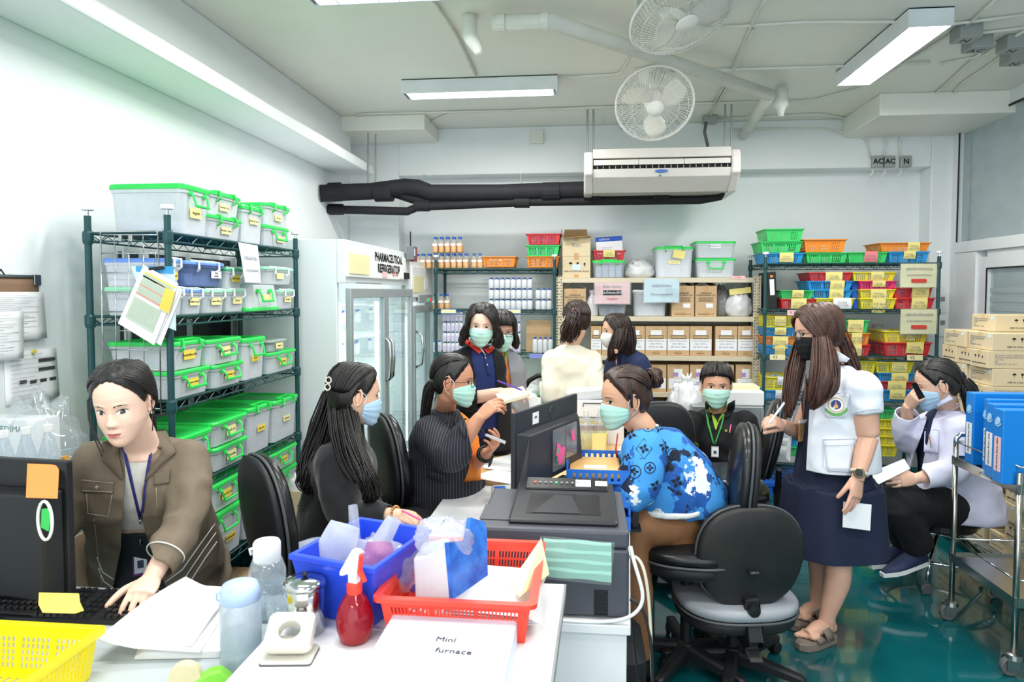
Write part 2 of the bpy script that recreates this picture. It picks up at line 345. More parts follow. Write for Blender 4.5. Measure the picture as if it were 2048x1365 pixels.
for k in range(3):
 x0=-hw+.075+k*(2*hw-.15)/3;MB().hexa([(x0,-.008,H-.132),(x0+(2*hw-.16)/3,-.008,H-.132),(x0+(2*hw-.16)/3,.02,H-.12),(x0,.02,H-.12),(x0,-.005,H-.09),(x0+(2*hw-.16)/3,-.005,H-.09),(x0+(2*hw-.16)/3,.02,H-.085),(x0,.02,H-.085)]).build('louvre',acm,t,bevel=.003)
for k in range(22):MB().box(-hw+.1+k*(2*hw-.2)/21,-hw+.106+k*(2*hw-.2)/21,0.005,.025,H-.155,H-.134).build('vane',mat('vane_grey','a39e98',.5),t)
MB().prism([(.05*math.cos(a*PI/8),-.0015+.02,.14+.012*math.sin(a*PI/8))for a in range(16)],(0,-.022,0)).build('emblem',mat('emblem_blue','2a62b8',.3),t)
MB().box(-.02,.0,-.0,.01,.1,.112).build('sticker',mat('green_sticker','3d9a78',.5),t)
for px in(1175,1187,1457,1470):
 q=at(px,300,5.55);MB().tube([(q.x-t.location.x,.3,H-.01),(q.x-t.location.x,.3,CEIL-zbm)],.008,6).build('hanger_rod',galv,t)
tag(MB().tube([at(1412,245,5.65),at(1409,265,5.6),at(1416,293,5.6)],.012,8).build('flexible_cable',mat('grey_cable','54585a',.5),smooth=True),'grey flexible cable dropping into the air conditioner','cable')
# ---------------------------------------------------------------- fans
fanw=mat('fan_plastic','efeee8',.35);fanblade=clearmat('fan_blade','fbfaf4',.9,.15,.5)
def fan(label,c,nrm,R,mount,spin):
 t=thing('ceiling_fan',label,'fan',c,0,'orbit fans');n=Vector(nrm).normalized();q=Vector((0,0,1)).rotation_difference(n).to_matrix()
 m=MB();m.tube([q@Vector((R*math.cos(a*PI/20),R*math.sin(a*PI/20),0))for a in range(40)],.009*R/.27,6,closed=True)
 m.build('cage_ring',fanw,t,smooth=True)
 m=MB()
 for k in range(72):
  a=2*PI*k/72;m.tube([q@Vector((r*math.cos(a+.5*(1-r/R)),r*math.sin(a+.5*(1-r/R)),h))for r,h in((.22*R,.055),(.6*R,.07),(.9*R,.04),(R,0))],.0012,4,cap=False)
  if k%2:m.tube([q@Vector((r*math.cos(a),r*math.sin(a),h))for r,h in((.25*R,-.11),(.7*R,-.1),(.95*R,-.05),(R,0))],.0012,4,cap=False)
 for r,h in((.6,.07),(.85,.048)):m.tube([q@Vector((r*R*math.cos(a*PI/16),r*R*math.sin(a*PI/16),h))for a in range(32)],.0012,4,closed=True)
 o=m.build('cage_wires',fanw,t);o['kind']='stuff'
 MB().lathe([(.0,.052),(.2*R,.055),(.22*R,.062),(.19*R,.072),(0,.075)],n=24,M=q).build('badge',fanw,t,smooth=True)
 MB().lathe([(0,-.14),(.05,-.14),(.062,-.1),(.062,-.02),(.035,.0),(.03,.03),(0,.035)],n=18,M=q).build('motor',fanw,t,smooth=True)
 for k in range(3):
  m=MB();G=[]
  for i in range(7):
   u=i/6;r=(.13+.75*u)*R;row=[]
   for j in range(7):
    v=j/6-.5;wd=(.25+.95*math.sin(PI*min(1,.18+u*.75)))*.95;a=spin+k*2*PI/3+v*wd+.35*u
    row.append(q@Vector((r*math.cos(a),r*math.sin(a),.01-v*.05)))
   G.append(row)
  vv=[p for r_ in G for p in r_];m.add(vv,[(i*7+j,i*7+j+1,(i+1)*7+j+1,(i+1)*7+j)for i in range(6)for j in range(6)])
  m.build('blade',fanblade,t,smooth=True,solid=.002)
 b=q@Vector((0,0,-.12));mt=Vector(mount)-Vector(c)
 MB().tube([b,b.lerp(mt,.5)+Vector((0,0,.02)),mt],.022,10).build('arm',fanw,t,smooth=True)
 MB().lathe([(.03,-.1),(.07,-.09),(.09,-.03),(.09,0)],mt,16).build('ceiling_mount',fanw,t,smooth=True)
 MB().cbox(mt+Vector((0,0,-.01)),(.24,.12,.03)).build('mounting_plate',fanw,t,bevel=.004)
c=at(1309,209,4.4);p=atz(1303,140,CEIL-.005);fan('round white orbit fan beside the air conditioner, facing the room',c,(0.02,-.72,-.55),.24,p,.4)
c=at(1366,28,3.6);p=atz(1350,-30,CEIL-.005);fan('orbit fan cut by the top edge, tilted steeply',c,(.25,-.28,-.8),.275,(c.x-.02,c.y+.14,CEIL-.005),1.1)
# ================================================================ STORAGE BUILDERS
def rr(x0,x1,y0,y1,r,z,n=3):
 o=[]
 for cx,cy,a in((x1-r,y1-r,0),(x0+r,y1-r,90),(x0+r,y0+r,180),(x1-r,y0+r,270)):
  for i in range(n+1):
   t=math.radians(a+90*i/n);o.append((cx+r*math.cos(t),cy+r*math.sin(t),z))
 return o
green_epoxy=mat('green_epoxy_wire','1f4a4c',.35,bump=.1,bs=90);lid_g=mat('lid_green','2fd65c',.3);lid_l=mat('lid_pale_green','9fe3bd',.35);lid_b=mat('lid_blue','6c98ea',.35)
clipw=mat('clip_white','e3e9ee',.35);tubm=clearmat('milky_tub','f0f5fc',.8,.3,.25);tubc=clearmat('clear_tub','e6eef0',.38,.12,.2)
stuffm=mat('pale_contents','dde3ee',.8,var=.25,vs=30);stuffd=mat('dark_contents','9aa6c8',.8,var=.3,vs=24)
cardm=mat('cardboard','cbab84',.85,var=.05,vs=4,bump=.08,bs=20);card2=mat('cardboard_pale','d9c7a4',.85,var=.05,vs=4,bump=.08,bs=20);tapem=mat('packing_tape','c79f6c',.3,var=.03);cardi=mat('cardboard_inside','b99467',.9)
lblm=mat('yellow_label','f3e9a6',.7,var=.02);lblo=mat('amber_label','efd757',.7,var=.02);pink=mat('pink_paper','efc4c4',.8,var=.02);palebl=mat('pale_blue_paper','cfe6ee',.8,var=.02);cream=mat('cream_paper','ece4b4',.8,var=.02)
film=clearmat('plastic_film','eef3f5',.16,.08,.3)
def wire_rack(label,x0,x1,y0,y1,H,levels,n=None):
 t=thing('wire_rack',label,'rack',((x0+x1)/2,(y0+y1)/2,0),0,'green wire shelving racks');hx,hy=(x1-x0)/2,(y1-y0)/2
 for sx in(-1,1):
  for sy in(-1,1):
   m=MB();x,y=sx*hx,sy*hy;m.tube([(x,y,.04),(x,y,H)],.0135,12)
   for k in range(int(H/.05)):m.lathe([(.0142,.05*k+.05),(.0142,.0525+.05*k)],(x,y,0),12,cap=False)
   p=m.build('post',green_epoxy,t,smooth=False)
   MB().tube([(x,y,H),(x,y,H+.025)],.006,8).build('stud',chrome,p)
   MB().lathe([(.022,H+.022),(.025,H+.025),(.025,H+.039),(.022,H+.042)],(x,y,0),18).build('white_foot',white,p)
   MB().lathe([(.012,0),(.022,.004),(.022,.02),(.014,.045)],(x,y,0),14).build('foot',green_epoxy,p)
 for z in levels:
  m=MB()
  for sx in(-1,1):
   for sy in(-1,1):m.lathe([(.018,z-.045),(.021,z-.03),(.021,z),(.018,z+.008)],(sx*hx,sy*hy,0),12)
  def side(a,b):
   a,b=Vector(a),Vector(b);L=(b-a).length;k=max(4,int(L/.055))
   m.tube([a,b],.005,6);dz=Vector((0,0,-.034));m.tube([a+dz,b+dz],.004,6)
   Q=[a.lerp(b,i/k)+(dz if i%2 else Vector())for i in range(k+1)];m.tube(Q,.0025,4)
  side((-hx,-hy,z),(hx,-hy,z));side((-hx,hy,z),(hx,hy,z));side((-hx,-hy,z),(-hx,hy,z));side((hx,-hy,z),(hx,hy,z))
  for y in(-.33,.33):m.tube([(-hx,y*2*hy*.6,z-.01),(hx,y*2*hy*.6,z-.01)],.004,5)
  if 2*hx>2*hy:
   for i in range(int(2*hx/.025)):x=-hx+.0125+.025*i;m.tube([(x,-hy,z),(x,hy,z)],.0017,4)
  else:
   for i in range(int(2*hy/.025)):y=-hy+.0125+.025*i;m.tube([(-hx,y,z),(hx,y,z)],.0017,4)
  m.build('shelf',green_epoxy,t)
 return t
def tub(label,w,d,h,loc,rz=0,lid=None,body=None,grp=None,lab=None,handle='down',fill=.6,txt='Solution 5 mL',inv=False,lc=None,clips=None,name='storage_tub',tv=0):
 lid=lid or lid_g;body=body or tubm
 t=thing(name,label,'storage box',loc,rz,grp);a,b=w/2,d/2;r=min(.03,a*.3,b*.3);lt=min(.022,h*.14)
 def L(k,z,rr_=None):return rr(-a*k,a*k,-b*k,b*k,r*k,z)
 if inv:MB().rings([L(.97,0),L(.97,.004),L(.88,h-.004),L(.87,h)]).build('body',body,t,smooth=False)
 else:
  m=MB().rings([L(.87,.001),L(.88,.004),L(.94,h-lt*1.8),L(.97,h-lt*1.7),L(.975,h-lt)],cap=False);q=L(.87,.001);m.add(q,[tuple(range(len(q)-1,-1,-1))]);m.build('body',body,t)
 z=0 if inv else h-lt
 l=MB().rings([L(.96,z-.002),L(1,z),L(1,z+lt*.6),L(.975,z+lt*.95),L(.93,z+lt),L(.9,z+lt*.6),L(.88,z+lt*.6)]).build('lid',lid,t,bevel=0)
 if fill:
  m=MB();rnd=random.Random(int(w*1e4+h*3e3));n=max(2,int(w/.07));k=a*.8*2/n;top=(h-lt)*fill
  for i in range(n):
   hh=top*(.75+.3*rnd.random());m.rbox(-a*.8+i*k+.003,-a*.8+(i+1)*k-.003,-b*.78,b*.78,.008,.008+hh,.006,2)
  o=m.build('contents',stuffd if fill>.75 else stuffm,t);o['kind']='stuff'
 hm=clips if clips else(lid if lid is not lid_l else clipw)
# bail handle: bracket, two arms, bar
 if handle:
  m=MB();hw=min(w*.2,.055);y=-b*.97
  if handle=='clip':S_=[(-hw*1.7,1),(hw*1.7,1)]
  if handle=='clip':
   for s in(-1,1):m.tube([(s*hw*1.5-.0,-b*.8,h+.002),(s*hw*1.5,-b-.006,h-.003),(s*hw*1.5,-b-.006,h-.035),(s*hw*1.35,-b*.96,h-.045)],.0055,6)
   m.tube([(-hw*1.5,-b*.9,h+.001),(hw*1.5,-b*.9,h+.001)],.004,5)
  elif handle=='up':
   for s in(-1,1):m.tube([(s*hw*1.2,-b*.78,h+.006),(s*hw*1.2,-b-.004,h+.002),(s*hw*1.35,-b-.012,h-.03),(s*hw*1.25,y*.98,h-.042)],.0055,6)
   m.tube([(-hw*1.2,-b*.8,h+.005),(hw*1.2,-b*.8,h+.005)],.0055,6)
  else:
   zt=h-lt-.012;dn=min(.055,h*.4)
   for s in(-1,1):m.tube([(s*hw*1.2,y,zt),(s*hw*1.2,y-.012,zt-.012),(s*hw*1.05,y-.022,zt-dn)],.005,6)
   m.tube([(-hw*1.15,y-.022,zt-dn),(hw*1.15,y-.022,zt-dn)],.006,6);m.box(-hw*1.5,-hw*.9,y-.004,y+.004,zt-.01,zt+.008).box(hw*.9,hw*1.5,y-.004,y+.004,zt-.01,zt+.008)
  m.build('handle',hm,t,smooth=False)
 if lab is not None:
  u,v,lw,lh=lab;m_=lc or lblm;yy=-b*(.9+.06*v)-.003
  c=MB().box(u-lw/2,u+lw/2,yy-.0015,yy,v*h-lh/2,v*h+lh/2).build('label_card',m_,t)
  if txt:text(txt,lh*.38,(u,yy-.0018,v*h),FRONT,ink,c)
 return t
def perf(P,us,vs,hole):# bilinear wall with openings
 v=[Vector(P[0]).lerp(P[1],u).lerp(Vector(P[3]).lerp(P[2],u),w_)for w_ in vs for u in us];n=len(us)
 return v,[(j*n+i,j*n+i+1,(j+1)*n+i+1,(j+1)*n+i)for j in range(len(vs)-1)for i in range(n-1)if not hole(i,j)]
def basket_mesh(w,d,h,slots,rows,flare=.82,rim=.012,name='basket',m=None,parent=None,bays=3,th=.002):
 a,b=w/2,d/2;mb=MB();A,B=a*flare,b*flare;a2,b2=a-rim,b-rim
 def us(L):
  n=max(4,int(slots*L/w));u=[0,.05]
  for k in range(n):
   x=.06+.88*k/n;u+=[x,x+.88*.55/n]
  return sorted(set(u+[.95,1]))
 vs=[0,.1]
 for k in range(rows):vs+=[.12+.68*k/rows,.12+.68*(k+.8)/rows]
 vs+=[.86,1];vs=sorted(set(vs))
 for P in([(-A,-B,0),(A,-B,0),(a2,-b2,h),(-a2,-b2,h)],[(A,-B,0),(A,B,0),(a2,b2,h),(a2,-b2,h)],[(A,B,0),(-A,B,0),(-a2,b2,h),(a2,b2,h)],[(-A,B,0),(-A,-B,0),(-a2,-b2,h),(-a2,b2,h)]):
  L=(Vector(P[1])-Vector(P[0])).length;u=us(L);nU=len(u)-1
  per=max(3,(nU//2)//bays)
  def hole(i,j):return 2<=i<nU-1 and i%2==0 and 2<=j<len(vs)-2 and j%2==0 and(i//2)%per!=0
  mb.add(*perf(P,u,vs,hole))
 nb=max(6,slots//2);u=[0]+[x for k in range(nb)for x in(.04+.92*k/nb,.04+.92*(k+.5)/nb)]+[1]
 mb.add(*perf([(-A,-B,0),(A,-B,0),(A,B,0),(-A,B,0)],u,[0,.05,.3,.35,.63,.68,.95,1],lambda i,j:i%2==1 and j%2==1))
 o=mb.build(name,m,parent,solid=th)
 return o
def basket_rim(w,d,h,rim,m,parent,t=.008):
 a,b=w/2,d/2;MBr=MB().rings([rr(-a,a,-b,b,.02,h-t,4),rr(-a,a,-b,b,.02,h,4),rr(-a+rim+.003,a-rim-.003,-b+rim+.003,b-rim-.003,.012,h,4),rr(-a+rim+.003,a-rim-.003,-b+rim+.003,b-rim-.003,.012,h-t,4)],cap=False,closed=True)
 return MBr.build('rim',m,parent,smooth=False)
bcol=dict(green=mat('basket_green','3fce6c',.35),blue=mat('basket_blue','2f9be0',.35),yellow=mat('basket_yellow','f0e13a',.35),red=mat('basket_red','d9363c',.35),orange=mat('basket_orange','f5902e',.35),pink=mat('basket_pink','ee3f86',.35))
_bk={}
def basket(col,label,w,d,h,loc,rz=0,grp=None,note=None,fill=True,ry=0,cold=None):
 k=(col,0)
 if k not in _bk:
  t=thing('basket',label,'basket',(0,0,-50));o=basket_mesh(.36,.28,.1,22,3,m=bcol[col],parent=t,name='shell');basket_rim(.36,.28,.1,.012,bcol[col],t)
  _bk[k]=t
 t=dup(_bk[k],loc,rz,label,grp,(w/.36,d/.28,h/.1))if(k in _bk)else None
 if ry:t.rotation_euler=(0,ry,rz)
 if fill:
  m=MB();rnd=random.Random(int(loc[0]*1000+loc[2]*777))
  for i in range(5):
   for j in range(3):x=-.13+.055*i;y=-.1+.065*j;m.rbox(x,x+.048,y,y+.055,.006,.055+.045*rnd.random(),.006,2)
  o=m.build('packets',stuffm if rnd.random()<.6 else stuffd,t);o['kind']='stuff'
 if note:
  u,lw,lh,mm=note;sx,sz=w/.36,h/.1;P=[]
  for j in range(4):
   v=j/3;z=.1+.004-v*lh/sz;y=-.143-.004*math.sin(v*PI)+(.0 if v<.2 else .012*v);P+=[(u/sx-lw/2/sx,y,z),(u/sx+lw/2/sx,y-.002*(v>.6),z-.004*v)]
  o=MB().add(P,[(2*i,2*i+1,2*i+3,2*i+2)for i in range(3)]).build('paper_note',mm,t,solid=.0008)
  q=text('V.2 Sod\nExp 11/24',lh*.24/1,(u/sx,-.1475,.1-.5*lh/sz),FRONT,greyink,o);q.scale=(1/sx,1/sz,1)
 return t
def carton(label,w,d,h,loc,rz=0,grp=None,m=None,tape=True,open_=False,name='carton'):
 t=thing(name,label,'carton',loc,rz,grp);m=m or cardm
 if open_:
  b=MB();e=.004;b.box(-w/2,w/2,-d/2,d/2,0,e).box(-w/2,-w/2+e,-d/2,d/2,e,h).box(w/2-e,w/2,-d/2,d/2,e,h).box(-w/2+e,w/2-e,-d/2,-d/2+e,e,h).box(-w/2+e,w/2-e,d/2-e,d/2,e,h)
  b.build('body',m,t)
 else:
  MB().box(-w/2,w/2,-d/2,d/2,0,h).build('body',m,t,bevel=.003)
  MB().box(-w/2,w/2,-.0012,.0012,h,h+.0006).build('flap_seam',cardi,t)
 if tape:
  MB().box(-.022,.022,-d/2-.0008,-d/2,h*.82,h).box(-.022,.022,-d/2,d/2,h,h+.0008).build('tape_strip',tapem,t);MB().box(-.022,.022,-d/2-.0008,-d/2,0,h*.16).build('tape_strip',tapem,t)
 return t
def icons(t,x,z,s,y,m=ink):# umbrella, glass, arrow marks printed on a carton
 b=MB();e=.0006
 def P(pts):b.prism([(x+px*s,y,z+pz*s)for px,pz in pts],(0,-e,0))
 P([(-1.9+.5*math.cos(a*PI/6),.1+.5*math.sin(a*PI/6))for a in range(7)]);P([(-1.93,-.5),(-1.87,-.5),(-1.87,.1),(-1.93,.1)])
 P([(-.35,.55),(.35,.55),(.2,.0),(.04,-.1),(.04,-.4),(.25,-.5),(-.25,-.5),(-.04,-.4),(-.04,-.1),(-.2,0)][::-1])
 P([(1.5,0),(1.9,.55),(2.3,0),(2.02,0),(2.02,-.5),(1.78,-.5),(1.78,0)][::-1])
 o=b.build('handling_marks',m,t);o['kind']='stuff';return o
def sign(label,px0,px1,py0,py1,Y,m,lines,grp=None,tilt=0,name='sign'):
 a=at((px0+px1)/2,(py0+py1)/2,Y);w_=at(px1,py0,Y).x-at(px0,py0,Y).x;h_=at(px0,py0,Y).z-at(px0,py1,Y).z
 t=thing(name,label,'sign',(a.x,Y,a.z),0,grp);t.rotation_euler=(0,tilt,0)
 G=[];n=6
 for j in range(n):
  for i in range(n):u,v=i/(n-1)-.5,j/(n-1)-.5;G.append((u*w_,-.004*math.cos(u*3)-.003*math.sin(v*5+u*2),v*h_))
 F_=[(j*n+i,j*n+i+1,(j+1)*n+i+1,(j+1)*n+i)for j in range(n-1)for i in range(n-1)]
 mesh_obj('sheet',G,F_,m,t,solid=.001)
 mesh_obj('plastic_sleeve',[(x*1.07,y-.003,z*1.07-.004*h_)for x,y,z in G],F_,film,t)
 for s,sz,z,mm,bg in lines:
  if bg:MB().box(-bg[0]*w_/2,bg[0]*w_/2,-.0095,-.009,z*h_-sz*h_*.62,z*h_+sz*h_*.62).build('text_band',bg[1],t)
  text(s,sz*h_,(0,-.0105,z*h_),FRONT,mm,t)
 return t
# ================================================================ LEFT GREEN RACK WITH TUBS
RX0,RX1,RY0,RY1=-2.02,-1.673,2.62,3.86;LV=[1.864,1.495,1.127,.70,.256]
LV=[atx(340,466,RX1).z,atx(345,634,RX1).z,atx(352,802,RX1).z,atx(598,866,RX1).z,atx(495,1083,RX1).z]
wire_rack('green wire rack along the left wall filled with green-lid tubs',RX0,RX1,RY0,RY1,1.96,LV)
XF=RX1+.012
def ltub(lab,p0,p1,ptop,lev,h=None,zb=None,d=.3,card=(.0,.5),**k):
 """tub facing the aisle; p0,p1 = front-face pixel span, ptop = pixel height of the lid at p1"""
 y0,y1=atx(p0,600,XF).y,atx(p1,600,XF).y;w_=(y1-y0)*.985;z0=(LV[lev]+.004)if zb is None else zb
 if h is None:h=atx(p1,ptop,XF).z-z0
 c=card and(card[0]*w_,card[1],min(.085,w_*.5),.032 if 'lh' not in k else k.pop('lh'))
 k.setdefault('grp','green-lid tubs on the left rack')
 t=tub(lab,w_,d,h,(XF-d/2,(y0+y1)/2,z0),PI/2,lab=c,**k);return z0+h
ltub('largest tub on top of the left rack, nearest the camera',372,430,385,0,d=.35,h=.212,card=(-.05,.45),handle='down',txt='Argyrol',lh=.045,fill=.35)
z=ltub('lower tub of the pair beside the largest tub on the rack top',421,492,430,0,h=.105,handle='up',card=(0,.4),txt='Morphine 2 mg/mL')
ltub('upper tub of the pair beside the largest tub on the rack top',421,490,381,0,zb=z,h=.108,handle='up',card=(-.02,.4),txt='Ketamine 10 mg')
ltub('tall single tub third along the rack top',492,534,408,0,h=.19,handle='up',card=(-.02,.6),txt='Sodium chl. 30 mL')
z=ltub('lower small tub at the far end of the rack top',536,584,455,0,h=.112,handle='down',txt='Ferrous',card=(.1,.4),fill=.9)
ltub('upper small tub at the far end of the rack top',536,586,408,0,zb=z,h=.118,handle='up',card=(-.0,.4),txt='Citric Acid')
# second level
z=ltub('pale green-lid tub low behind the hanging papers',343,371,577,1,h=.118,lid=lid_l,handle='clip',grp=None,card=None,clips=clipw)
ltub('long blue-lid tub behind the wire grid',343,366,522,1,zb=z,h=.118,lid=lid_b,handle='clip',clips=clipw,grp=None,lc=lblo,txt='10 gm',card=(0,.4))
z=ltub('blue-lid tub in the lower row on the second shelf',373,411,578,1,h=.112,lid=lid_b,handle='clip',clips=clipw,grp=None,txt='Amikacin susp. 5')
ltub('wide blue-lid tub in the upper row, white label',376,455,533,1,zb=z+.008,h=.112,lid=lid_b,body=clearmat('blue_tub','7f9ed6',.55,.3,.4),handle='clip',clips=clipw,grp=None,lc=mat('white_label','f4f5f6',.7),txt='If จด\npowder',card=(.25,.5),fill=.5)
z2=ltub('pale green-lid tub in the lower row, second after the papers',413,457,580,1,h=.11,lid=lid_l,handle='clip',clips=clipw,grp=None,txt='Lithium 300 mg')
z3=ltub('pale green-lid tub in the lower row, third after the papers',459,495,583,1,h=.112,lid=lid_l,handle='clip',clips=clipw,grp=None,txt='Zinc sol')
ltub('dark green-lid tub in the upper row behind the oral sign',458,492,540,1,zb=z3,h=.1,lid=mat('lid_teal','3fae7a',.35),handle='clip',clips=clipw,grp=None,lc=lblo,txt='Lugol solution')
z4=ltub('upside-down clear tub resting on its green lid',496,562,578,1,h=.135,inv=True,handle='down',grp=None,fill=0,card=(.1,.5),d=.3,txt='')
ltub('pale green-lid tub at the far end of the second shelf, lower',563,592,584,1,h=.11,lid=lid_l,handle='clip',clips=clipw,grp=None,txt='Sucralfate')
ltub('pale green-lid tub at the far end of the second shelf, upper',532,592,551,1,zb=z4+.002,h=.095,lid=lid_l,handle='clip',clips=clipw,grp=None,txt='')
# third level
z=ltub('lower green-lid tub behind the grid on the third shelf',343,424,738,2,h=.118,lc=lblo,txt='Potassium chloride')
ltub('upper green-lid tub behind the grid on the third shelf',343,414,680,2,zb=z,h=.122,handle='up',lc=lblo,txt='Theophylline elixir',lh=.04)
z=ltub('lower tub of the second stack on the third shelf',426,490,724,2,h=.11,lc=lblo,txt='Sodi Hydroxide 23 mL')
ltub('upper tub of the second stack on the third shelf',415,486,678,2,zb=z,h=.12,lc=lblm,txt='Milk Magnesia 23 mL',lh=.04)
ltub('tall tub third along the third shelf',488,534,676,2,h=.215,lc=lblo,txt='NCTC')
z=ltub('low green-lid tub at the far end of the third shelf',536,594,706,2,h=.118,lc=lblo,txt='Sodi phosph')
ltub('small grey clear box with no lid colour on the far third-shelf tub',540,576,684,2,zb=z,h=.065,lid=mat('lid_clear','aab8b2',.3),body=tubc,handle=None,grp=None,d=.2,txt='Tartaric 5')
# fourth level
ltub('green-lid tub on the fourth shelf behind the woman in brown',352,424,845,3,h=.225,d=.36)
z=ltub('lower tub of the pair on the fourth shelf',424,495,878,3,h=.115,d=.35,lh=.04,lc=lblm,txt='Mucosaline')
ltub('upper tub of the pair on the fourth shelf',424,495,828,3,zb=z,h=.12,d=.35,lc=lblm,txt="Shohl's Sol",lh=.042)
ltub('tall tub with stacked cartridges on the fourth shelf',497,545,805,3,h=.245,d=.35,lc=lblo,fill=.85,handle='up',txt='Syrup 60 mL')
ltub('tall tub at the far end of the fourth shelf',547,597,797,3,h=.235,d=.35,fill=.3,handle='up',txt='Simethicone')
# fifth level
ltub('tall tub on the lowest shelf behind the woman in brown',352,405,980,4,h=.3,d=.36)
z=ltub('bottom tub of the near stack on the lowest shelf',407,486,1000,4,h=.23,d=.35,lc=lblo,txt='Dispensing Liquid',card=(.1,.35),lh=.03)
ltub('top tub of the near stack on the lowest shelf',409,486,941,4,zb=z,h=.14,d=.35,lc=lblo,txt='Sodium Bic 20 g',lh=.04)
ltub('tall tub half hidden behind the black chair on the lowest shelf',489,520,960,4,h=.33,d=.34)
z=ltub('green-lid tub near the far end of the lowest shelf',524,594,930,4,h=.25,d=.34);
ltub('topmost tub at the far end of the lowest shelf',536,594,890,4,zb=z,h=.12,d=.33,lc=lblo)
# oral sign on the rack
p=atx(497,527,-1.64);t=thing('sign','white oral-preparations sign hanging from the left rack','sign',p,PI/2)
t.rotation_euler=(0,.0,PI/2+.1);sw,sh=.245,.19
MB().add([(-sw/2,0,sh/2),(sw/2,0,sh/2),(sw/2*.93,-.012,0),(sw/2*.86,-.02,-sh/2),(-sw/2*.8,-.02,-sh/2),(-sw/2*.9,-.012,0)],[(0,5,2,1),(5,4,3,2)]).build('sheet',mat('sign_white','e9f1fa',.7,var=.02),t,solid=.001)
text('ยารับประทาน',.032,(0,-.012,.025),(PI/2+.12,0,0),greyink,t);text('(Oral preparations)',.02,(0,-.02,-.035),(PI/2+.12,0,0),greyink,t)
# wire grid hanging on the rack's short side
t=thing('wire_grid','chrome wire grid hooked on the short side of the left rack','rack grid',(0,0,0));m=MB()
yg=2.6
def g(px,py):return at(px,py,yg)
xs=[(201,208),(229,234),(257,260),(286,289),(316,322)]
for i,(xa,xb)in enumerate(xs):
 m.tube([g(xa,470 if i not in(0,4)else 463),g(xb,830)],.0032 if i in(0,4)else .0022,6)
for k,y in enumerate((470,507,546,585,624,662,700,740,778,818)):m.tube([g(202+k*.6,y),g(317+k*.5,y)],.0024,6)
m.tube([g(201,470),g(203,464),g(313,462),g(316,470)],.0032,6);m.build('bars',chrome,t,smooth=True)
for x in(243,264):MB().cbox(g(x,477)+Vector((0,-.006,0)),(.014,.01,.026)).build('clamp',steel,t,bevel=.002)
# papers clipped on the grid
t=thing('clipped_documents','bundle of printed sheets hanging aslant from a hook on the wire grid','documents',(0,0,0))
def sheet(c,par,Y,m,nm='sheet'):return MB().add([at(x,y,Y)for x,y in c],[(0,1,2,3)]).build(nm,m,par,solid=.0015)
sheet([(262,532),(350,540),(352,662),(300,640)],t,2.58,palebl);sheet([(272,533),(346,533),(347,548),(272,543)],t,2.577,mat('blue_board','3f9fd8',.5),'folder_edge')
sheet([(300,545),(366,580),(322,692),(262,655)],t,2.573,paper);sheet([(296,542),(362,578),(310,690),(250,652)],t,2.569,paper)
s0=sheet([(287,530),(357,568),(308,691),(236,647)],t,2.563,paper)
def Q(u,v):
 a=Vector((287,530)).lerp(Vector((357,568)),u);b=Vector((236,647)).lerp(Vector((308,691)),u);c=a.lerp(b,v);return(c.x,c.y)
gr,og,yl=mat('table_green','c9d8c4',.8),mat('table_orange','eaa791',.8),mat('table_yellow','eede79',.8)
for v0,v1,mm,u1 in((.07,.1,yl,.95),(.1,.28,gr,.9),(.14,.16,og,.9),(.28,.3,og,.9),(.3,.42,gr,.9),(.42,.445,og,.9),(.5,.85,gr,.85)):
 sheet([Q(.1,v0),Q(u1,v0),Q(u1,v1),Q(.1,v1)],s0,2.5605,mm,'printed_band')
m=MB()
for k in range(26):
 v=.11+.028*k
 if .44<v<.5:continue
 a,b=Q(.12,v),Q(.86,v);m.tube([at(*a,2.5593),at(*b,2.5593)],.0004,3)
m.build('printed_rows',greyink,s0)
sheet([(331,575),(350,585),(338,628),(318,617)],t,2.557,mat('yellow_post','f0d760',.8),'paper_note')
MB().tube([at(305,508,2.585),at(310,506,2.585),at(312,515,2.585),at(307,522,2.58),at(309,530,2.565)],.002,6).build('hook',chrome,t)
MB().cbox(at(313,537,2.567),(.062,.012,.012),Matrix.Rotation(-.1,3,'Y')).build('binder_clip',black,t,bevel=.002)
# things behind the rack on the wall: dark window with a lettered strip
t=thing('wall_window','dark window panel on the left wall seen between the rack shelves','window',(WL,3.15,0));
MB().box(0,.02,-.1,.95,1.02,1.84).build('pane',mat('dark_pane','33363a',.2),t);MB().box(.02,.03,-.1,-.06,1.0,1.86).box(.02,.03,.42,.46,1.0,1.86).box(.02,.03,.9,.95,1.0,1.86).build('frame',alu,t)
MB().box(.021,.0215,.02,.1,1.02,1.84).build('white_strip',paper,t);text('ALUMET',.08,(.023,.06,1.5),(PI/2,PI/2,PI/2),redink,t)
# carton on the floor under the rack, steel side table with a carton
p=atz(480,1155,.0);t=carton('brown lettered cardboard carton on the floor under the left rack',.34,.26,.2,(-1.8,3.2,0),PI/2,m=cardm);t['group']='floor cartons'
text('ORACOSE',.035,(.02,-.131,.15),FRONT,ink,t);text('25 g',.02,(-.05,-.131,.12),FRONT,ink,t);text('GLUCOSE Beverage Powder\nส่วนประกอบ เครื่องดื่ม',.014,(.02,-.131,.085),FRONT,ink,t)
st=thing('side_table','low stainless side table between the left rack and the fridge','table',(-1.36,3.35,0));tz=.36
MB().box(-.2,.16,-.25,.5,tz-.02,tz).build('top',steel,st,bevel=.004)
for x in(-.18,.14):
 for y in(-.23,.48):MB().tube([(x,y,0),(x,y,tz-.02)],.012,8).build('leg',steel,st)
a=at(598,1033,3.55);t=carton('small open carton with a glass mark on the stainless side table',.2,.2,.2,(a.x,3.63,tz),0,m=card2,open_=True,tape=False)
icons(t,.01,.11,.03,-.1005);text('DRY PLACE',.022,(.0,-.1012,.055),FRONT,ink,t)
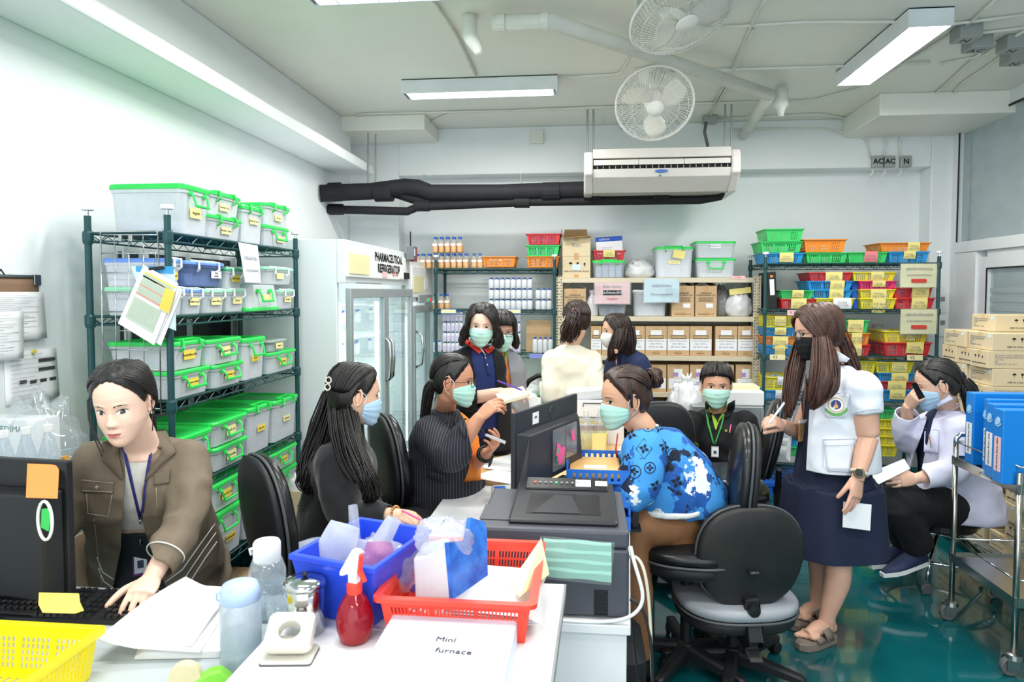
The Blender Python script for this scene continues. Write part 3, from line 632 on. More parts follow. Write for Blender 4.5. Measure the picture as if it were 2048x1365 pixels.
bagw=clearmat('white_bag','f8fafc',.9,.3,.2)
def bag(label,c,r,parent=None,m=None,seed=1,knot=True,grp=None,name='plastic_bag',cat='bag'):
 rnd=random.Random(seed);n,k=34,20;V=[];
 for j in range(k+1):
  ph=-PI/2+PI*j/k
  for i in range(n):
   th=2*PI*i/n;q=Vector((math.cos(th)*math.cos(ph),math.sin(th)*math.cos(ph),math.sin(ph)))
   f=1+.13*noise.noise(q*2.3+Vector((seed,0,0)))+.13*noise.noise(q*5+Vector((seed,2,0)))+.07*abs(noise.noise(q*12+Vector((seed,5,0))))+.05*math.sin(th*9+3*ph)*(j/k)**2
   z=max(q.z,-.62);V.append(Vector((q.x*r[0]*f,q.y*r[1]*f,(z+.62)/1.62*2*r[2]*(f if q.z>0 else 1))))
 Fc=[(j*n+i,j*n+(i+1)%n,(j+1)*n+(i+1)%n,(j+1)*n+i)for j in range(k)for i in range(n)]
 if parent:return mesh_obj(name,[v+Vector(c)for v in V],Fc,m or bagw,parent,smooth=True)
 t=thing(name,label,cat,c,0,grp);mesh_obj('body',V,Fc,m or bagw,t,smooth=True)
 if knot:
  b=MB()
  for i in range(7):a=i*.9;b.tube([(0,0,2*r[2]*.93),(.2*r[0]*math.cos(a),.2*r[0]*math.sin(a),2*r[2]*1.08),(.34*r[0]*math.cos(a+.3),.3*r[0]*math.sin(a+.3),2*r[2]*(1.15+.1*rnd.random()))],[.014,.011,.004],6)
  b.build('knot',m or bagw,t,smooth=True)
 return t
bag('crumpled white bag sticking out of the open carton on the side table',(a.x,3.62,tz+.12),(.085,.085,.085),seed=3,knot=False)
# ================================================================ FRIDGES
fm=mat('fridge_enamel','dfe7ea',.28,var=.01);fg=mat('fridge_grey_frame','a9b1b3',.35,.4);fl=mat('fridge_interior','f4f8f8',.5);FX=-1.41
lite=mat('fridge_lamp','fbfff0',.5,emit=9);fglass=clearmat('fridge_glass','dfeef0',.13,.04,.3)
def fridge(label,y0,y1,H,doors,header,name='refrigerator',z_head=None):
 t=thing(name,label,'refrigerator',(FX,y0,0),0,'glass-door refrigerators');D=.68;L=y1-y0;zh=z_head;e=.04
 MB().box(-D,-.05,0,e,.12,H).box(-D,-.05,L-e,L,.12,H).box(-D,-D+e,e,L-e,.12,H).box(-D,-.05,e,L-e,H-e,H).box(-D,-.05,e,L-e,.12,.3).build('cabinet',fm,t,bevel=.006)
 MB().box(-.05,.0,0,L,zh,H).build('header',fm,t,bevel=.006)
 MB().box(-.0,.014,.02,L-.02,zh+.04,H-.05).build('header_panel',mat('header_white','f1f3f4',.4),t,bevel=.003)
 MB().box(-.05,.005,0,L,.2,.3).build('kick_panel',fm,t,bevel=.004)
 for x in(-D+.06,-.06):
  for y in(.06,L-.06):MB().lathe([(.028,-.01),(.028,.01)],(x,y,.03),14,Matrix.Rotation(PI/2,3,'X')).cbox((x,y,.085),(.05,.05,.07)).build('caster',black,t)
 w_=L/doors
 for k in range(doors):
  a,b=k*w_+.008,(k+1)*w_-.008
  d=MB().box(.0,.035,a,a+.045,.32,zh-.03).box(.0,.035,b-.045,b,.32,zh-.03).box(.0,.035,a+.045,b-.045,.32,.38).box(.0,.035,a+.045,b-.045,zh-.09,zh-.03).build('door',fg,t,bevel=.004)
  MB().box(.014,.02,a+.045,b-.045,.38,zh-.09).build('pane',fglass,d)
  MB().tube([(-.06,a+.06,.4),(-.06,a+.06,zh-.12)],.014,8).build('lamp_tube',lite,d)
  yy=b-.03 if k==0 else a+.03
  if doors==1:yy=a+.03
  q=0.03 if doors==2 else .05
  MB().tube([(.035,yy,1.02),(.035+q,yy,1.05),(.035+q*1.3,yy,1.17),(.035+q,yy,1.29),(.035,yy,1.32)],.011,8).build('handle',chrome,d,smooth=True)
 for i in range(6):
  z=.45+i*(zh-.6)/5;m=MB().tube([(-.1,e,z),(-.1,L-e,z)],.004,5)
  for k in range(int(L/.05)):m.tube([(-D+.05,e+.03+k*.05,z),(-.1,e+.03+k*.05,z)],.0018,4)
  s=m.build('shelf',fl,t)
 return t
Hh=at(695,478,3.95).z;zh=at(695,567,3.95).z
f1=fridge('wide two-door glass refrigerator lettered pharmaceutical refrigerator',3.95,5.46,Hh,2,1,z_head=zh)
f2=fridge('narrow glass refrigerator behind the two-door one',5.5,6.28,Hh-.05,1,1,z_head=at(840,605,5.55).z)
tp=f1;zc_=(Hh+zh)/2
text('PHARMACEUTICAL',.082,(.0155,.9,zc_+.055),SIDE,ink,tp,bold=.0025);text('REFRIGERATOR',.082,(.0155,.9,zc_-.022),SIDE,ink,tp,bold=.0025)
MB().box(.015,.018,.04,.42,zh+.06,Hh-.08).build('cream_notice',cream,tp)
MB().box(.015,.017,.72,.84,zh+.05,zh+.09).build('pink_label',pink,tp);MB().box(.015,.02,1.16,1.28,zh+.05,zh+.1).build('sticker',paper,tp)
text('QC OK',.045,(.0155,1.05,zh+.08),SIDE,redink,tp)
MB().box(.015,.03,1.3,1.42,zh+.05,zh+.1).build('switch',black,tp)
MB().box(.015,.017,.16,.7,zh-.0,zh+.01).build('gasket',fg,tp)
t=f2;z0=at(840,605,5.55).z
MB().box(.015,.018,.05,.4,z0+.08,Hh-.18).build('cream_notice',cream,t);MB().box(.015,.018,.45,.6,z0+.1,Hh-.2).build('notice',paper,t);MB().box(.015,.03,.2,.7,z0-.01,z0+.06).build('control_strip',fg,t)
MB().box(.03,.034,.5,.54,z0+.0,z0+.03).build('lamp',mat('green_lamp','2fae6a',.4,emit=1),t);MB().box(.03,.034,.58,.62,z0,z0+.03).build('lamp',mat('red_lamp','d84a3a',.4,emit=1),t)
for k,(px,py,fr)in enumerate(((818,507,f1),(866,525,f2))):
 q=atx(px,py,FX+.03);t=thing('temperature_logger',['grey temperature logger with aerial on the two-door refrigerator','grey temperature logger with aerial on the narrow refrigerator'][k],'logger',(FX+.05,q.y,q.z),0,'temperature loggers')
 MB().box(-.03,.03,-.05,.05,-.055,.055).build('housing',mat('logger_grey','70767c',.5),t,bevel=.005);MB().tube([(0,-.03,.055),(0,-.03,.17)],.005,6).build('aerial',black,t)
 MB().box(.03,.032,-.02,.04,-.02,.035).build('screen',mat('logger_screen','dfe9ff',.3,emit=1.2),t);MB().box(-.012,.035,-.012,.05,-.065,.05).build('red_side',mat('logger_red','8c3b36',.5),t)
area((FX-.12,4.7,1.25),1.4,1.3,7,rot=(0,PI/2,0)).data.name='cabinet_fill';area((FX-.12,5.9,1.25),1.4,.6,4,rot=(0,PI/2,0))  # broad fill lights added inside both refrigerators to brighten their interiors
capb=mat('cap_blue','2f62b8',.4);bot_w=clearmat('bottle_white','f6f9fd',.9,.2,.25);bot_c=clearmat('bottle_clear','f0f4f6',.2,.1,.3);orange_l=mat('orange_syrup','f8b65c',.3)
_bt={}
def bottle(kind,label,h,r,loc,grp,label_m=None):
 k=(kind,h,r)
 if k not in _bt:
  t=thing('bottle',label,'bottle',loc,0,grp)
  MB().lathe([(r*.9,0),(r,.006),(r,h*.74),(r*.85,h*.81),(r*.5,h*.86),(r*.45,h*.9)],n=12).build('body',bot_c if kind=='orange' else bot_w,t,smooth=True)
  MB().lathe([(r*.5,h*.86),(r*.52,h*.87),(r*.52,h*.99),(r*.46,h)],n=12).build('cap',capb,t,smooth=False)
  if kind=='orange':MB().lathe([(r*.85,.003),(r*.93,.008),(r*.93,h*.6)],n=12).build('liquid',orange_l,t,smooth=True);MB().box(-r*.75,r*.75,-r*1.02,-r*.8,h*.42,h*.56).build('label_card',paper,t)
  if kind=='labelled':MB().box(-r*.6,r*.6,-r*1.02,-r*.7,h*.1,h*.6).build('label_card',mat('lilac_label','cfc3e6',.7),t)
  _bt[k]=t;return t
 return dup(_bt[k],loc,0,label,grp)
# ================================================================ REAR LEFT RACK
YR=5.95
bx0_,bx1_=at(872,600,YR).x,at(1109,600,YR).x
BL=[at(1000,538,YR).z,at(1000,621,YR).z,at(1000,708,YR).z,.5,.15]
wire_rack('green wire rack of bottles between the refrigerators and the beige shelf',bx0_,bx1_,YR,YR+.4,1.93,BL)
def row(kind,lab,px0,step,n,pyt,pyb,lev,grp,deep=2,z=None):
 a,b=at(px0,pyb,YR+.05),at(px0,pyt,YR+.05);h=b.z-a.z;dx=at(px0+step,600,YR+.05).x-a.x
 for j in range(deep):
  for i in range(n):bottle(kind,lab,round(h,3),round(dx*.495,4),(a.x+dx*i,YR+.06+j*dx,z if z else BL[lev]+.006),grp)
 return h
h=row('orange','one of the orange bottles in the lower row on the rack top',833,12.6,9,503,533,0,'orange syrup bottles in the lower row',2)
row('orange','one of the five-wide block of orange bottles stacked highest',870,12.6,5,470,502,0,'orange syrup bottles in the upper row',2,z=BL[0]+.012+h)
row('orange','one of the wrapped orange bottles ending the rack-top row',948,12,2,503,533,0,'wrapped orange bottles',1)
row('orange','one of the orange bottles beside the narrow refrigerator',870,12,3,588,619,1,'orange bottles on the second shelf',1)
for lay in range(3):
 zz=BL[1]+.006+lay*.094;g_=['bottom','middle','top'][lay]
 row('white','one of the small white bottles in the %s layer of the big pack'%g_,982,11,8,600,621,1,'small white bottles, %s layer'%g_,2,z=zz)
 if lay<2:row('white','one of the small white bottles in the %s layer beside the rack post'%g_,1076,11,3,600,621,1,'small white bottles by the post, %s layer'%g_,2,z=zz)
for lay in range(4):
 zz=BL[2]+.006+lay*.092;g_=['lowest','second','third','highest'][lay]
 row('labelled','one of the labelled bottles in the %s layer, fridge side of the women'%g_,889,7.8,5,687,708,2,'labelled bottles by the fridge, %s layer'%g_,1,z=zz)
 row('labelled','one of the labelled bottles in the %s layer, past the woman with bob'%g_,1014,7.8,4,687,708,2,'labelled bottles past the women, %s layer'%g_,1,z=zz)
row('white','one of the four bottles standing before the cardboard sheet',1070,10.5,4,676,708,2,'bottles before the cardboard sheet',1)
row('labelled','one of the two lilac-label bottles beside the refrigerator edge',870,8,2,685,708,2,'lilac bottles by the refrigerator',1)
a=at(1077,708,YR+.16);tag(MB().box(a.x-.11,a.x+.11,YR+.15,YR+.156,BL[2]+.006,BL[2]+.29).build('cardboard_sheet',cardm),'plain cardboard sheet standing on the rack behind four bottles','cardboard')
for px,w_,l in((897,31,'first blue-edged shelf label on the bottle rack'),(961,22,'blue-edged shelf label beside the woman in the navy polo'),(1026,32,'blue-edged shelf label under the big pack of small bottles')):
 a,b=at(px-w_/2,628,YR-.012),at(px+w_/2,620,YR-.012);t=tag(MB().box(a.x,b.x,a.y,a.y+.004,a.z,b.z+.006).build('shelf_label',mat('label_blue_edge','3f86d6',.5)),l,'label','blue-edged shelf labels');MB().box(a.x+.004,b.x-.004,a.y-.001,a.y,a.z+.005,b.z+.001).build('insert',cream,t)
for px,w_,l in((912,26,'cream shelf label low on the bottle rack'),(1073,28,'lilac shelf label near the beige post')):
 a,b=at(px-w_/2,717,YR-.012),at(px+w_/2,708,YR-.012);t=tag(MB().box(a.x,b.x,a.y,a.y+.004,a.z,b.z).build('shelf_label',mat('label_lilac','8c94dc',.5)),l,'label','low shelf labels')
for k,z in enumerate((.45,.69,.93,1.17,1.41)):
 for i in range(7):bottle('white','small white bottle standing inside the two-door refrigerator',.094,round((at(993,600,YR+.05).x-at(982,600,YR+.05).x)*.495,4),(FX-.3-.05*(i%2),4.25+.17*i+.03*k,z+.006),'bottles inside the refrigerator')
def fb(col,lab,x0,x1,y0,y1,Y,z=None,note=None,d=.3,**k):
 a,b=at(x0,y1,Y),at(x1,y0,Y);w_=b.x-a.x;return basket(col,lab,w_,d,b.z-a.z,((a.x+b.x)/2,Y+d/2,a.z if z is None else z),0,note=note,**k)
fb('orange','lone orange basket on the bottle rack top',962,1033,513,534,YR+.02)
fb('orange','orange basket at the bottom of the rack-top basket stack',1051,1120,513,535,YR+.02,grp='stacked baskets over the bottle rack');fb('green','green basket in the middle of the rack-top basket stack',1050,1121,490,512,YR+.02,grp='stacked baskets over the bottle rack');fb('red','red basket topping the stack beside the open carton',1051,1123,467,489,YR+.02,grp='stacked baskets over the bottle rack')
a=at(1075,790,YR+.05);tub('green-lid tub low on the bottle rack behind the white blouse',.38,.3,.2,(a.x,YR+.2,BL[3]+.01),0,lab=(0,.5,.1,.04));a=at(1060,752,YR);bag('white bag of packs on the low green-lid tub',(a.x,YR+.2,BL[3]+.212),(.13,.1,.07),seed=5,knot=False)
a=at(1000,790,YR+.05);tub('green-lid tub low on the bottle rack behind the two women',.38,.3,.2,(a.x-.1,YR+.2,BL[3]+.01),0)
row('white','one of the bottles low on the rack beside the refrigerator',872,9,2,725,752,3,'low bottles by the refrigerator',1,z=BL[3]+.2)
# ================================================================ BEIGE ANGLE SHELF
beige=mat('beige_steel','d8ccb2',.45,var=.03,bump=.05,bs=30);YT=5.98
X0,X1=at(1111,600,YT).x,at(1522,600,YT).x;TL=[at(1300,y,YT).z for y in(556,633.5,712,785)]+[.45,.12];TH=at(1300,552,YT).z
t=thing('angle_shelf','beige slotted-angle shelf unit of cartons in the middle of the rear wall','shelf',((X0+X1)/2,YT,0));hx=(X1-X0)/2
for s in(-1,1):
 for y in(0,.44):
  m=MB();xa=s*hx;xb=s*(hx-.062);n=int(TH/.025)
  us=[0,.15,.3,.44,.56,.72,.86,1];vs=[i/(2*n)for i in range(2*n+1)]
  m.add(*perf([(xa,y,0),(xb,y,0),(xb,y,TH),(xa,y,TH)],us,vs,lambda i,j:(i in(1,5)and j%2)or(i==3 and j%4==1)))
  m.add(*perf([(xa,y,0),(xa,y+(.05 if y==0 else-.05),0),(xa,y+(.05 if y==0 else-.05),TH),(xa,y,TH)],[0,.3,.7,1],vs,lambda i,j:i==1 and j%2))
  m.build('post',beige,t,solid=.002)
for z in TL:MB().box(-hx+.01,hx-.01,.003,.44,z-.006,z).box(-hx+.06,hx-.06,.0,.004,z-.042,z).box(-hx+.01,-hx+.014,.003,.44,z-.04,z-.006).box(hx-.014,hx-.01,.003,.44,z-.04,z-.006).build('shelf_board',beige,t,bevel=.002)
for z in TL:
 m=MB()
 for s in(-1,1):
  for k in range(2):m.lathe([(.005,-.004),(.005,0)],(s*(hx-.02-.02*k),-.003,z-.012-.014*k),6,Matrix.Rotation(PI/2,3,'X'))
 m.build('bolt',steel,t)
def tl(px0,px1,py0,lev,Y=YT+.03):a,b=at(px0,py0,Y),at(px1,py0,Y);return(a.x+b.x)/2,b.x-a.x,a.z-TL[lev]
def tcarton(lab,px0,px1,pyt,lev,d=.3,grp=None,m=None,kind=None,z=None,open_=False,up=None):
 x,w_,h_=tl(px0,px1,pyt,lev);zz=TL[lev]if z is None else z
 if up:h_=up
 t=carton(lab,w_,d,h_,(x,YT+.03+d/2,zz+.001),0,grp,m,open_=open_);f=-d/2-.0012
 if kind=='sod':
  MB().box(-w_/2+.002,w_/2-.002,f-.001,f,h_*.18,h_*.56).build('paper_label',paper,t);text('Sodium Phosphate',w_*.105,(0,f-.0016,h_*.5),FRONT,greyink,t);text('บรรจุ 1,000 mL.',w_*.09,(0,f-.0016,h_*.4),FRONT,greyink,t);text('EXP  20 / 07 / 2025',w_*.085,(0,f-.0016,h_*.29),FRONT,blueink,t)
  MB().box(-w_*.25,w_*.25,f-.001,f,h_*.7,h_*.86).build('paper_slip',paper,t)
  m_=MB();[m_.box(x_-.0015,x_+.0015,f-.0008,f,h_*.58,h_*.68)for x_ in(-w_*.33,w_*.33)];m_.box(-w_*.33,w_*.33,f-.0008,f,h_*.575,h_*.59).box(-w_*.33,w_*.33,f-.0008,f,h_*.67,h_*.685).build('printed_frame',ink,t)
  text('P.B. Co., Ltd',w_*.07,(0,f-.001,h_*.08),FRONT,ink,t)
 if kind=='mag':
  MB().box(-w_/2+.012,w_/2-.004,f-.001,f,h_*.12,h_*.5).build('paper_label',paper,t);text('Magnesium\nsulfate 1,000 mL',w_*.085,(0,f-.0016,h_*.33),FRONT,blueink,t)
  MB().box(-w_*.2,w_*.2,f-.001,f,h_*.52,h_*.85).build('paper_slip',paper,t);MB().box(-w_*.22,-w_*.0,f-.002,f-.001,h_*.56,h_*.72).build('purple_sticker',mat('purple_sticker','b48fd0',.6),t)
 if kind=='form':
  text('FORMULAE\nFOOD & DRUG CO.',w_*.1,(0,f-.001,h_*.72),FRONT,ink,t);m_=MB()
  for k in range(14):m_.box(-w_*.33+k*w_*.048,-w_*.33+k*w_*.048+.002,f-.0008,f,h_*.5,h_*.6)
  m_.box(-w_*.36,w_*.36,f-.0008,f,h_*.49,h_*.5).box(-w_*.36,w_*.36,f-.0008,f,h_*.6,h_*.61).build('bar_marks',ink,t);MB().box(.0,w_*.32,f-.0016,f,h_*.28,h_*.42).build('paper_slip',paper,t);text('Manufactured by Co., Ltd',w_*.07,(0,f-.001,h_*.08),FRONT,ink,t)
 return t,w_,h_
G3='sodium phosphate cartons on the third board'
for i,(a,b)in enumerate(((1182,1203),(1204,1246),(1247,1290),(1291,1334),(1335,1379),(1380,1424),(1431,1475),(1476,1510))):
 tcarton(['sodium phosphate carton beside the white blouse sleeve','sodium phosphate carton behind the white-masked woman','sodium phosphate carton behind the navy blazer hair','first fully visible sodium phosphate carton past the blazer','second fully visible sodium phosphate carton past the blazer','sodium phosphate carton just before the gap','sodium phosphate carton just after the gap','sodium phosphate carton against the end post'][i],a,b,653,2,grp=G3,kind='sod')
G4='cartons with purple stickers on the fourth board'
for i,(a,b)in enumerate(((1180,1222),(1290,1333),(1335,1378),(1380,1422),(1426,1468),(1472,1511))):
 tcarton(['carton low on the shelf beside the blazer, top visible','first purple-sticker carton past the navy blazer','second purple-sticker carton past the navy blazer','purple-sticker carton next to the seated man','purple-sticker carton hidden behind the seated man','purple-sticker carton at the end post behind the man'][i],a,b,730,3,grp=G4,kind='mag')
for i,(a,b)in enumerate(((1290,1333),(1335,1378),(1380,1422))):
 x,w_,h_=tl(a,b,797,3);carton(['lowest-board carton beneath the first purple-sticker one','lowest-board carton beneath the second purple-sticker one','lowest-board carton beneath the one next to the seated man'][i],w_,.3,.24,(x,YT+.2,TL[4]),0,'lowest-board cartons')
tcarton('open-topped carton with paper slips behind the white blouse',1128,1172,578,1,kind='form')
tcarton('printed carton with raised flaps beside the oral sign',1344,1389,572,1,kind='form',grp='raised-flap cartons');tcarton('printed carton with raised flaps beside the dark bag',1391,1434,572,1,kind='form',grp='raised-flap cartons')
for px0,px1 in((1128,1172),(1344,1389),(1391,1434)):
 a,b=at(px0,572,YT+.03),at(px1,572,YT+.03);c_=(a+b)/2;o_=[o for o in bpy.data.objects if o.type=='EMPTY' and abs(o.location.x-c_.x)<.02 and o.name.startswith('carton')and abs(o.location.z-TL[1])<.01][0];w2=(b.x-a.x)/2;hh=a.z-TL[1]if px0!=1128 else at(0,578,YT+.03).z-TL[1]
 MB().add([(-w2,-.15,hh),(-w2,.15,hh),(-.01,.15,hh+.05),(-.01,-.15,hh+.05)],[(0,1,2,3)]).add([(w2,-.15,hh),(w2,.15,hh),(.01,.15,hh+.05),(.01,-.15,hh+.05)],[(0,1,2,3)]).build('flap',cardi,o_,solid=.003)
t,w_,h_=tcarton('closed carton with a glass mark under the open carton',1125,1181,513,0,m=card2);icons(t,.01,h_*.62,.032,-.152);MB().box(-.035,.035,-.1535,-.152,h_*.35,h_*.62).build('sticker',palebl,t);text('KEEP IN COOL DRY PLACE',.018,(0,-.152,h_*.3),FRONT,ink,t)
t,w2_,h2_=tcarton('open carton topping the beige shelf, flap standing up',1125,1181,475,0,m=card2,z=TL[0]+h_+.002,open_=True,up=.158);text('ชั้นรา',.04,(0,-.1525,.09),FRONT,greyink,t)
MB().add([(-w2_/2,.15,.158),(w2_/2-.02,.15,.158),(w2_/2-.03,.19,.26),(-w2_/2+.01,.19,.26)],[(0,1,2,3)]).add([(-w2_/2,-.15,.158),(-w2_/2,.15,.158),(-w2_/2-.02,.15,.24),(-w2_/2-.01,-.1,.24)],[(0,1,2,3)]).add([(-w2_/2,-.15,.158),(w2_/2,-.15,.158),(w2_/2,-.2,.168),(-w2_/2,-.22,.15)],[(0,1,2,3)]).build('flap',cardi,t,solid=.003)
def ttub(desc,px0,px1,pyt,lev,z=None,h=None,**k):x,w_,h_=tl(px0,px1,pyt,lev);h_=h or h_;tub(desc,w_,k.pop('d',.3),h_,(x,YT+.19,(TL[lev]if z is None else z)+.001),0,**k);return(TL[lev]if z is None else z)+h_+.002
z=ttub('clear green-lid tub of medicine boxes under the red basket',1184,1252,521,0,handle='up',body=tubc,fill=.8)
x,w_,_=tl(1184,1253,500,0);basket('red','red basket holding the blue and white box on the beige shelf',w_,.28,.085,(x,YT+.19,z),0,note=(.0,.1,.06,yellow_note))
x,w_,_=tl(1194,1248,500,0);t=thing('packaging_box','white box with a blue band standing in the red basket','box',(x,YT+.19,z+.02),0);MB().box(-w_/2,w_/2,-.05,.05,0,.19).build('body',paper,t,bevel=.002);MB().box(-w_/2-.001,w_/2+.001,-.051,.051,.15,.191).build('blue_band',mat('band_blue','1f56c0',.5),t);t.rotation_euler=(0,-.06,0);text('ระวังแตก',.025,(-.04,-.052,.17),FRONT,paper,t);text('xxxxx xx xxxxx\nxxxx xxxxx xx',.015,(-.02,-.0505,.09),FRONT,greyink,t)
x,w_,_=tl(1250,1314,518,0);bag('white tied bag with green print lying on the beige shelf top',(x,YT+.2,TL[0]),(w_*.5,.12,.078),seed=8,knot=False)
ttub('tall green-lid tub with sticky note on the beige shelf top',1310,1389,494,0,handle='up',lab=(0,.5,.1,.028),fill=.7)
a=at(1358,509,YT+.02);tag(MB().cbox(a,(.1,.002,.07),Matrix.Rotation(.2,3,'Y')).build('paper_note',yellow_note),'yellow sticky note on the tall tub of the beige shelf top','note')
z=ttub('lower of two wide tubs stacked on the beige shelf top',1392,1474,517,0,handle='down',fill=.3,lab=(0,.4,.08,.03),lc=paper);ttub('upper of two wide tubs stacked on the beige shelf top',1390,1474,482,0,z=z,h=.145,handle=None,fill=.35,lab=(0,.7,.09,.04),lc=paper)
ttub('dark grey tub behind the pink sign on the second board',1195,1254,606,1,body=tubc,lid=mat('lid_grey','85878c',.4),handle=None,fill=.95)
ttub('plain milky tub behind the pale blue sign',1265,1336,580,1,lid=mat('lid_white','e3e5e6',.4),handle=None,fill=.4)
x,w_,_=tl(1435,1466,570,1);bag('grey translucent bag knotted on the second board',(x,YT+.2,TL[1]),(.09,.1,.115),seed=11,m=clearmat('grey_bag','a9abae',.75,.25,.3))
x,w_,_=tl(1456,1508,580,1);t=bag('white knotted bag with green print and yellow tag',(x,YT+.13,TL[1]),(.115,.1,.105),seed=12);MB().cbox((0,-.07,.22),(.18,.002,.05),Matrix.Rotation(-.12,3,'Y')).build('paper_tag',yellow_note,t)
x,w_,_=tl(1176,1193,580,1);t=thing('jerry_can','round white plastic jar beside the pink sign','jar',(x,YT+.1,TL[1]));MB().lathe([(.05,0),(.055,.01),(.055,.13),(.03,.17),(.022,.18),(.022,.2)],n=16).build('body',bot_w,t,smooth=True);MB().lathe([(.026,.2),(.026,.23)],n=16).build('cap',white,t)
sign('pink sign lettered bulks colonic on the beige shelf',1189,1260,565,608,YT-.02,pink,[('Bulks Colonic',.15,.3,greyink,None),('รอส่งผสมจักรี',.17,.02,paper,(.52,ink)),('<ห้ามจ่าย>',.13,-.27,redink,None)],'shelf signs')
sign('pale blue sign in Thai hanging from the beige shelf',1288,1358,558,605,YT-.02,palebl,[('ยารับประทาน',.16,.2,greyink,None),('(Oral preparations)',.12,-.15,greyink,None)],'shelf signs')
a=at(1476,555,YT-.004);t=tag(MB().box(a.x-.06,a.x+.06,a.y,a.y+.002,a.z-.015,a.z+.012).build('shelf_tag',pink),'small pink tag on the top board near the end post','label');text('มาถึงจุ',.02,(a.x,a.y-.0006,a.z),FRONT,redink,t)
# ================================================================ REAR RIGHT RACK OF BASKETS
YB=5.75;r0,r1=at(1530,600,YB).x,at(1876,600,YB).x
RL=[at(1700,y,YB).z for y in(527,619,713,803)]+[.12]
wire_rack('green wire rack of coloured baskets in front of the rear wall',r0,r1,YB,YB+.5,1.93,RL)
N_=lambda u=.02,w_=.11,h_=.075,m=None:(u,w_,h_,m or yellow_note)
GB='coloured baskets on the rear rack'
def rb(col,lab,x0,x1,y0,y1,note=None,dy=0,**k):return fb(col,lab,x0,x1,y0,y1,YB+.02+dy,note=note,d=.34,grp=GB,**k)
for a in[('green','topmost green basket at the corner of the basket rack',1530,1611,457,482),('green','second green basket in the corner stack of the rack top',1519,1609,483,505),('blue','blue basket at the bottom of the corner stack, yellow note',1524,1612,506,527,N_()),
('orange','orange basket tilted on the green ones at the rack top',1606,1697,478,504),('green','green basket carrying the tilted orange one',1610,1700,505,527),('green','green basket with a red note on the rack top',1694,1780,504,527,N_(.02,.1,.08,mat('red_note','e8828a',.8))),
('orange','orange basket above the blue one near the rack end',1758,1866,485,503,N_(.06,.09)),('blue','blue basket on the rack top near the end post',1776,1863,503,527,N_(0,.09,.06)),
('green','green basket beside the black binder',1560,1632,581,598,N_(0,.09,.06)),('red','red basket under the green one beside the binder',1560,1635,598,619,N_(.0,.12,.09)),
('red','red basket topping the four-high stack of the second shelf',1616,1710,545,562,N_(.02,.13,.08)),('blue','upper blue basket in the four-high stack',1613,1711,562,580,N_(.05)),('blue','lower blue basket in the four-high stack',1620,1710,580,597,N_(.03)),('yellow','yellow basket at the foot of the four-high stack',1630,1713,597,619,N_(.05,.14,.09,paper)),
('yellow','yellow basket topping the stack above the pink one',1703,1797,544,562,N_(.02,.1,.07)),('pink','the only pink basket',1718,1798,562,579,N_(0,.1,.05)),('yellow','yellow basket just beneath the pink one',1719,1795,579,597,N_(0,.12,.09)),('yellow','lowest yellow basket in the stack under the pink one',1719,1797,597,619,N_(0,.1,.12)),
('red','upper red basket behind the large cream sign',1786,1870,575,597,N_(.05,.13,.08)),('red','lower red basket behind the large cream sign',1788,1874,596,619,N_(.03,.12,.1)),
('yellow','yellow basket with a note at the left post, third shelf',1526,1596,633,655,N_(0,.09,.08)),('blue','blue basket under the yellow one at the rack post',1526,1596,656,673,N_(0,.09,.06)),('orange','orange basket third down at the rack post',1526,1596,674,690,N_(0,.12,.1)),('blue','blue basket lowest on the third shelf at the post',1526,1594,691,713,N_(0,.08,.08)),
('green','green basket right of the long brown hair',1682,1741,641,667,N_(.0,.12,.1)),('orange','orange basket right of the long brown hair',1684,1743,667,690,N_(0,.08,.1)),('red','red basket right of the long brown hair',1684,1744,690,713,N_(0,.07,.1)),
('yellow','wide yellow basket on the third shelf by the thermostats',1766,1862,663,687,N_(.03,.07,.08)),('red','wide red basket on the third shelf under the yellow one',1766,1868,686,713,N_(.05,.13,.09)),
('yellow','yellow basket of foil packets on the fourth shelf',1526,1594,755,781,N_(.02,.08,.07,paper)),('blue','blue basket with a white label on the fourth shelf',1528,1594,782,803,N_(0,.08,.07,paper)),
('yellow','yellow basket half hidden by the white jacket collar',1700,1756,722,748),('yellow','yellow basket topping the fourth-shelf stack',1750,1832,726,747,N_(.03,.12,.08)),('blue','upper blue basket in the fourth-shelf stack',1756,1833,747,764,N_(.02,.13,.08)),('red','red basket in the fourth-shelf stack',1758,1830,764,781,N_(0,.14,.08)),('blue','bottom blue basket of the fourth-shelf stack',1760,1830,781,803,N_(0,.12,.08)),
('green','green basket above the low yellow stack',1722,1797,822,842),('yellow','first yellow basket of the low stack behind the phone arm',1730,1800,840,858),('yellow','second yellow basket of the low stack behind the phone arm',1730,1800,858,874),('yellow','third yellow basket of the low stack behind the phone arm',1730,1800,874,892),('yellow','lowest yellow basket of the low stack behind the phone arm',1730,1800,892,914),
('blue','low blue basket beside the black chair back',1540,1600,857,876,N_(0,.08,.08,paper)),('blue','lower blue basket beside the black chair back',1540,1600,877,895,N_(0,.08,.08,paper)),('green','green basket lowest beside the black chair back',1540,1600,895,914,N_(0,.08,.08,paper))]:
 rb(*a[:6],*(a[6:7]),fill=a[4]>620 or a[0]in('red','yellow'))
a=at(1548,618,YB+.03);t=thing('ring_binder','black ring binder leaning on the second shelf of the basket rack','binder',(a.x,YB+.06,RL[1]+.004));MB().box(-.035,.035,0,.28,0,.3).build('cover',black,t,bevel=.004);MB().box(-.018,.018,-.002,0,.11,.24).build('spine_label',paper,t);MB().box(-.012,.012,-.002,0,.255,.275).build('orange_mark',mat('orange_mark','f09040',.5),t);t.rotation_euler=(0,-.06,0)
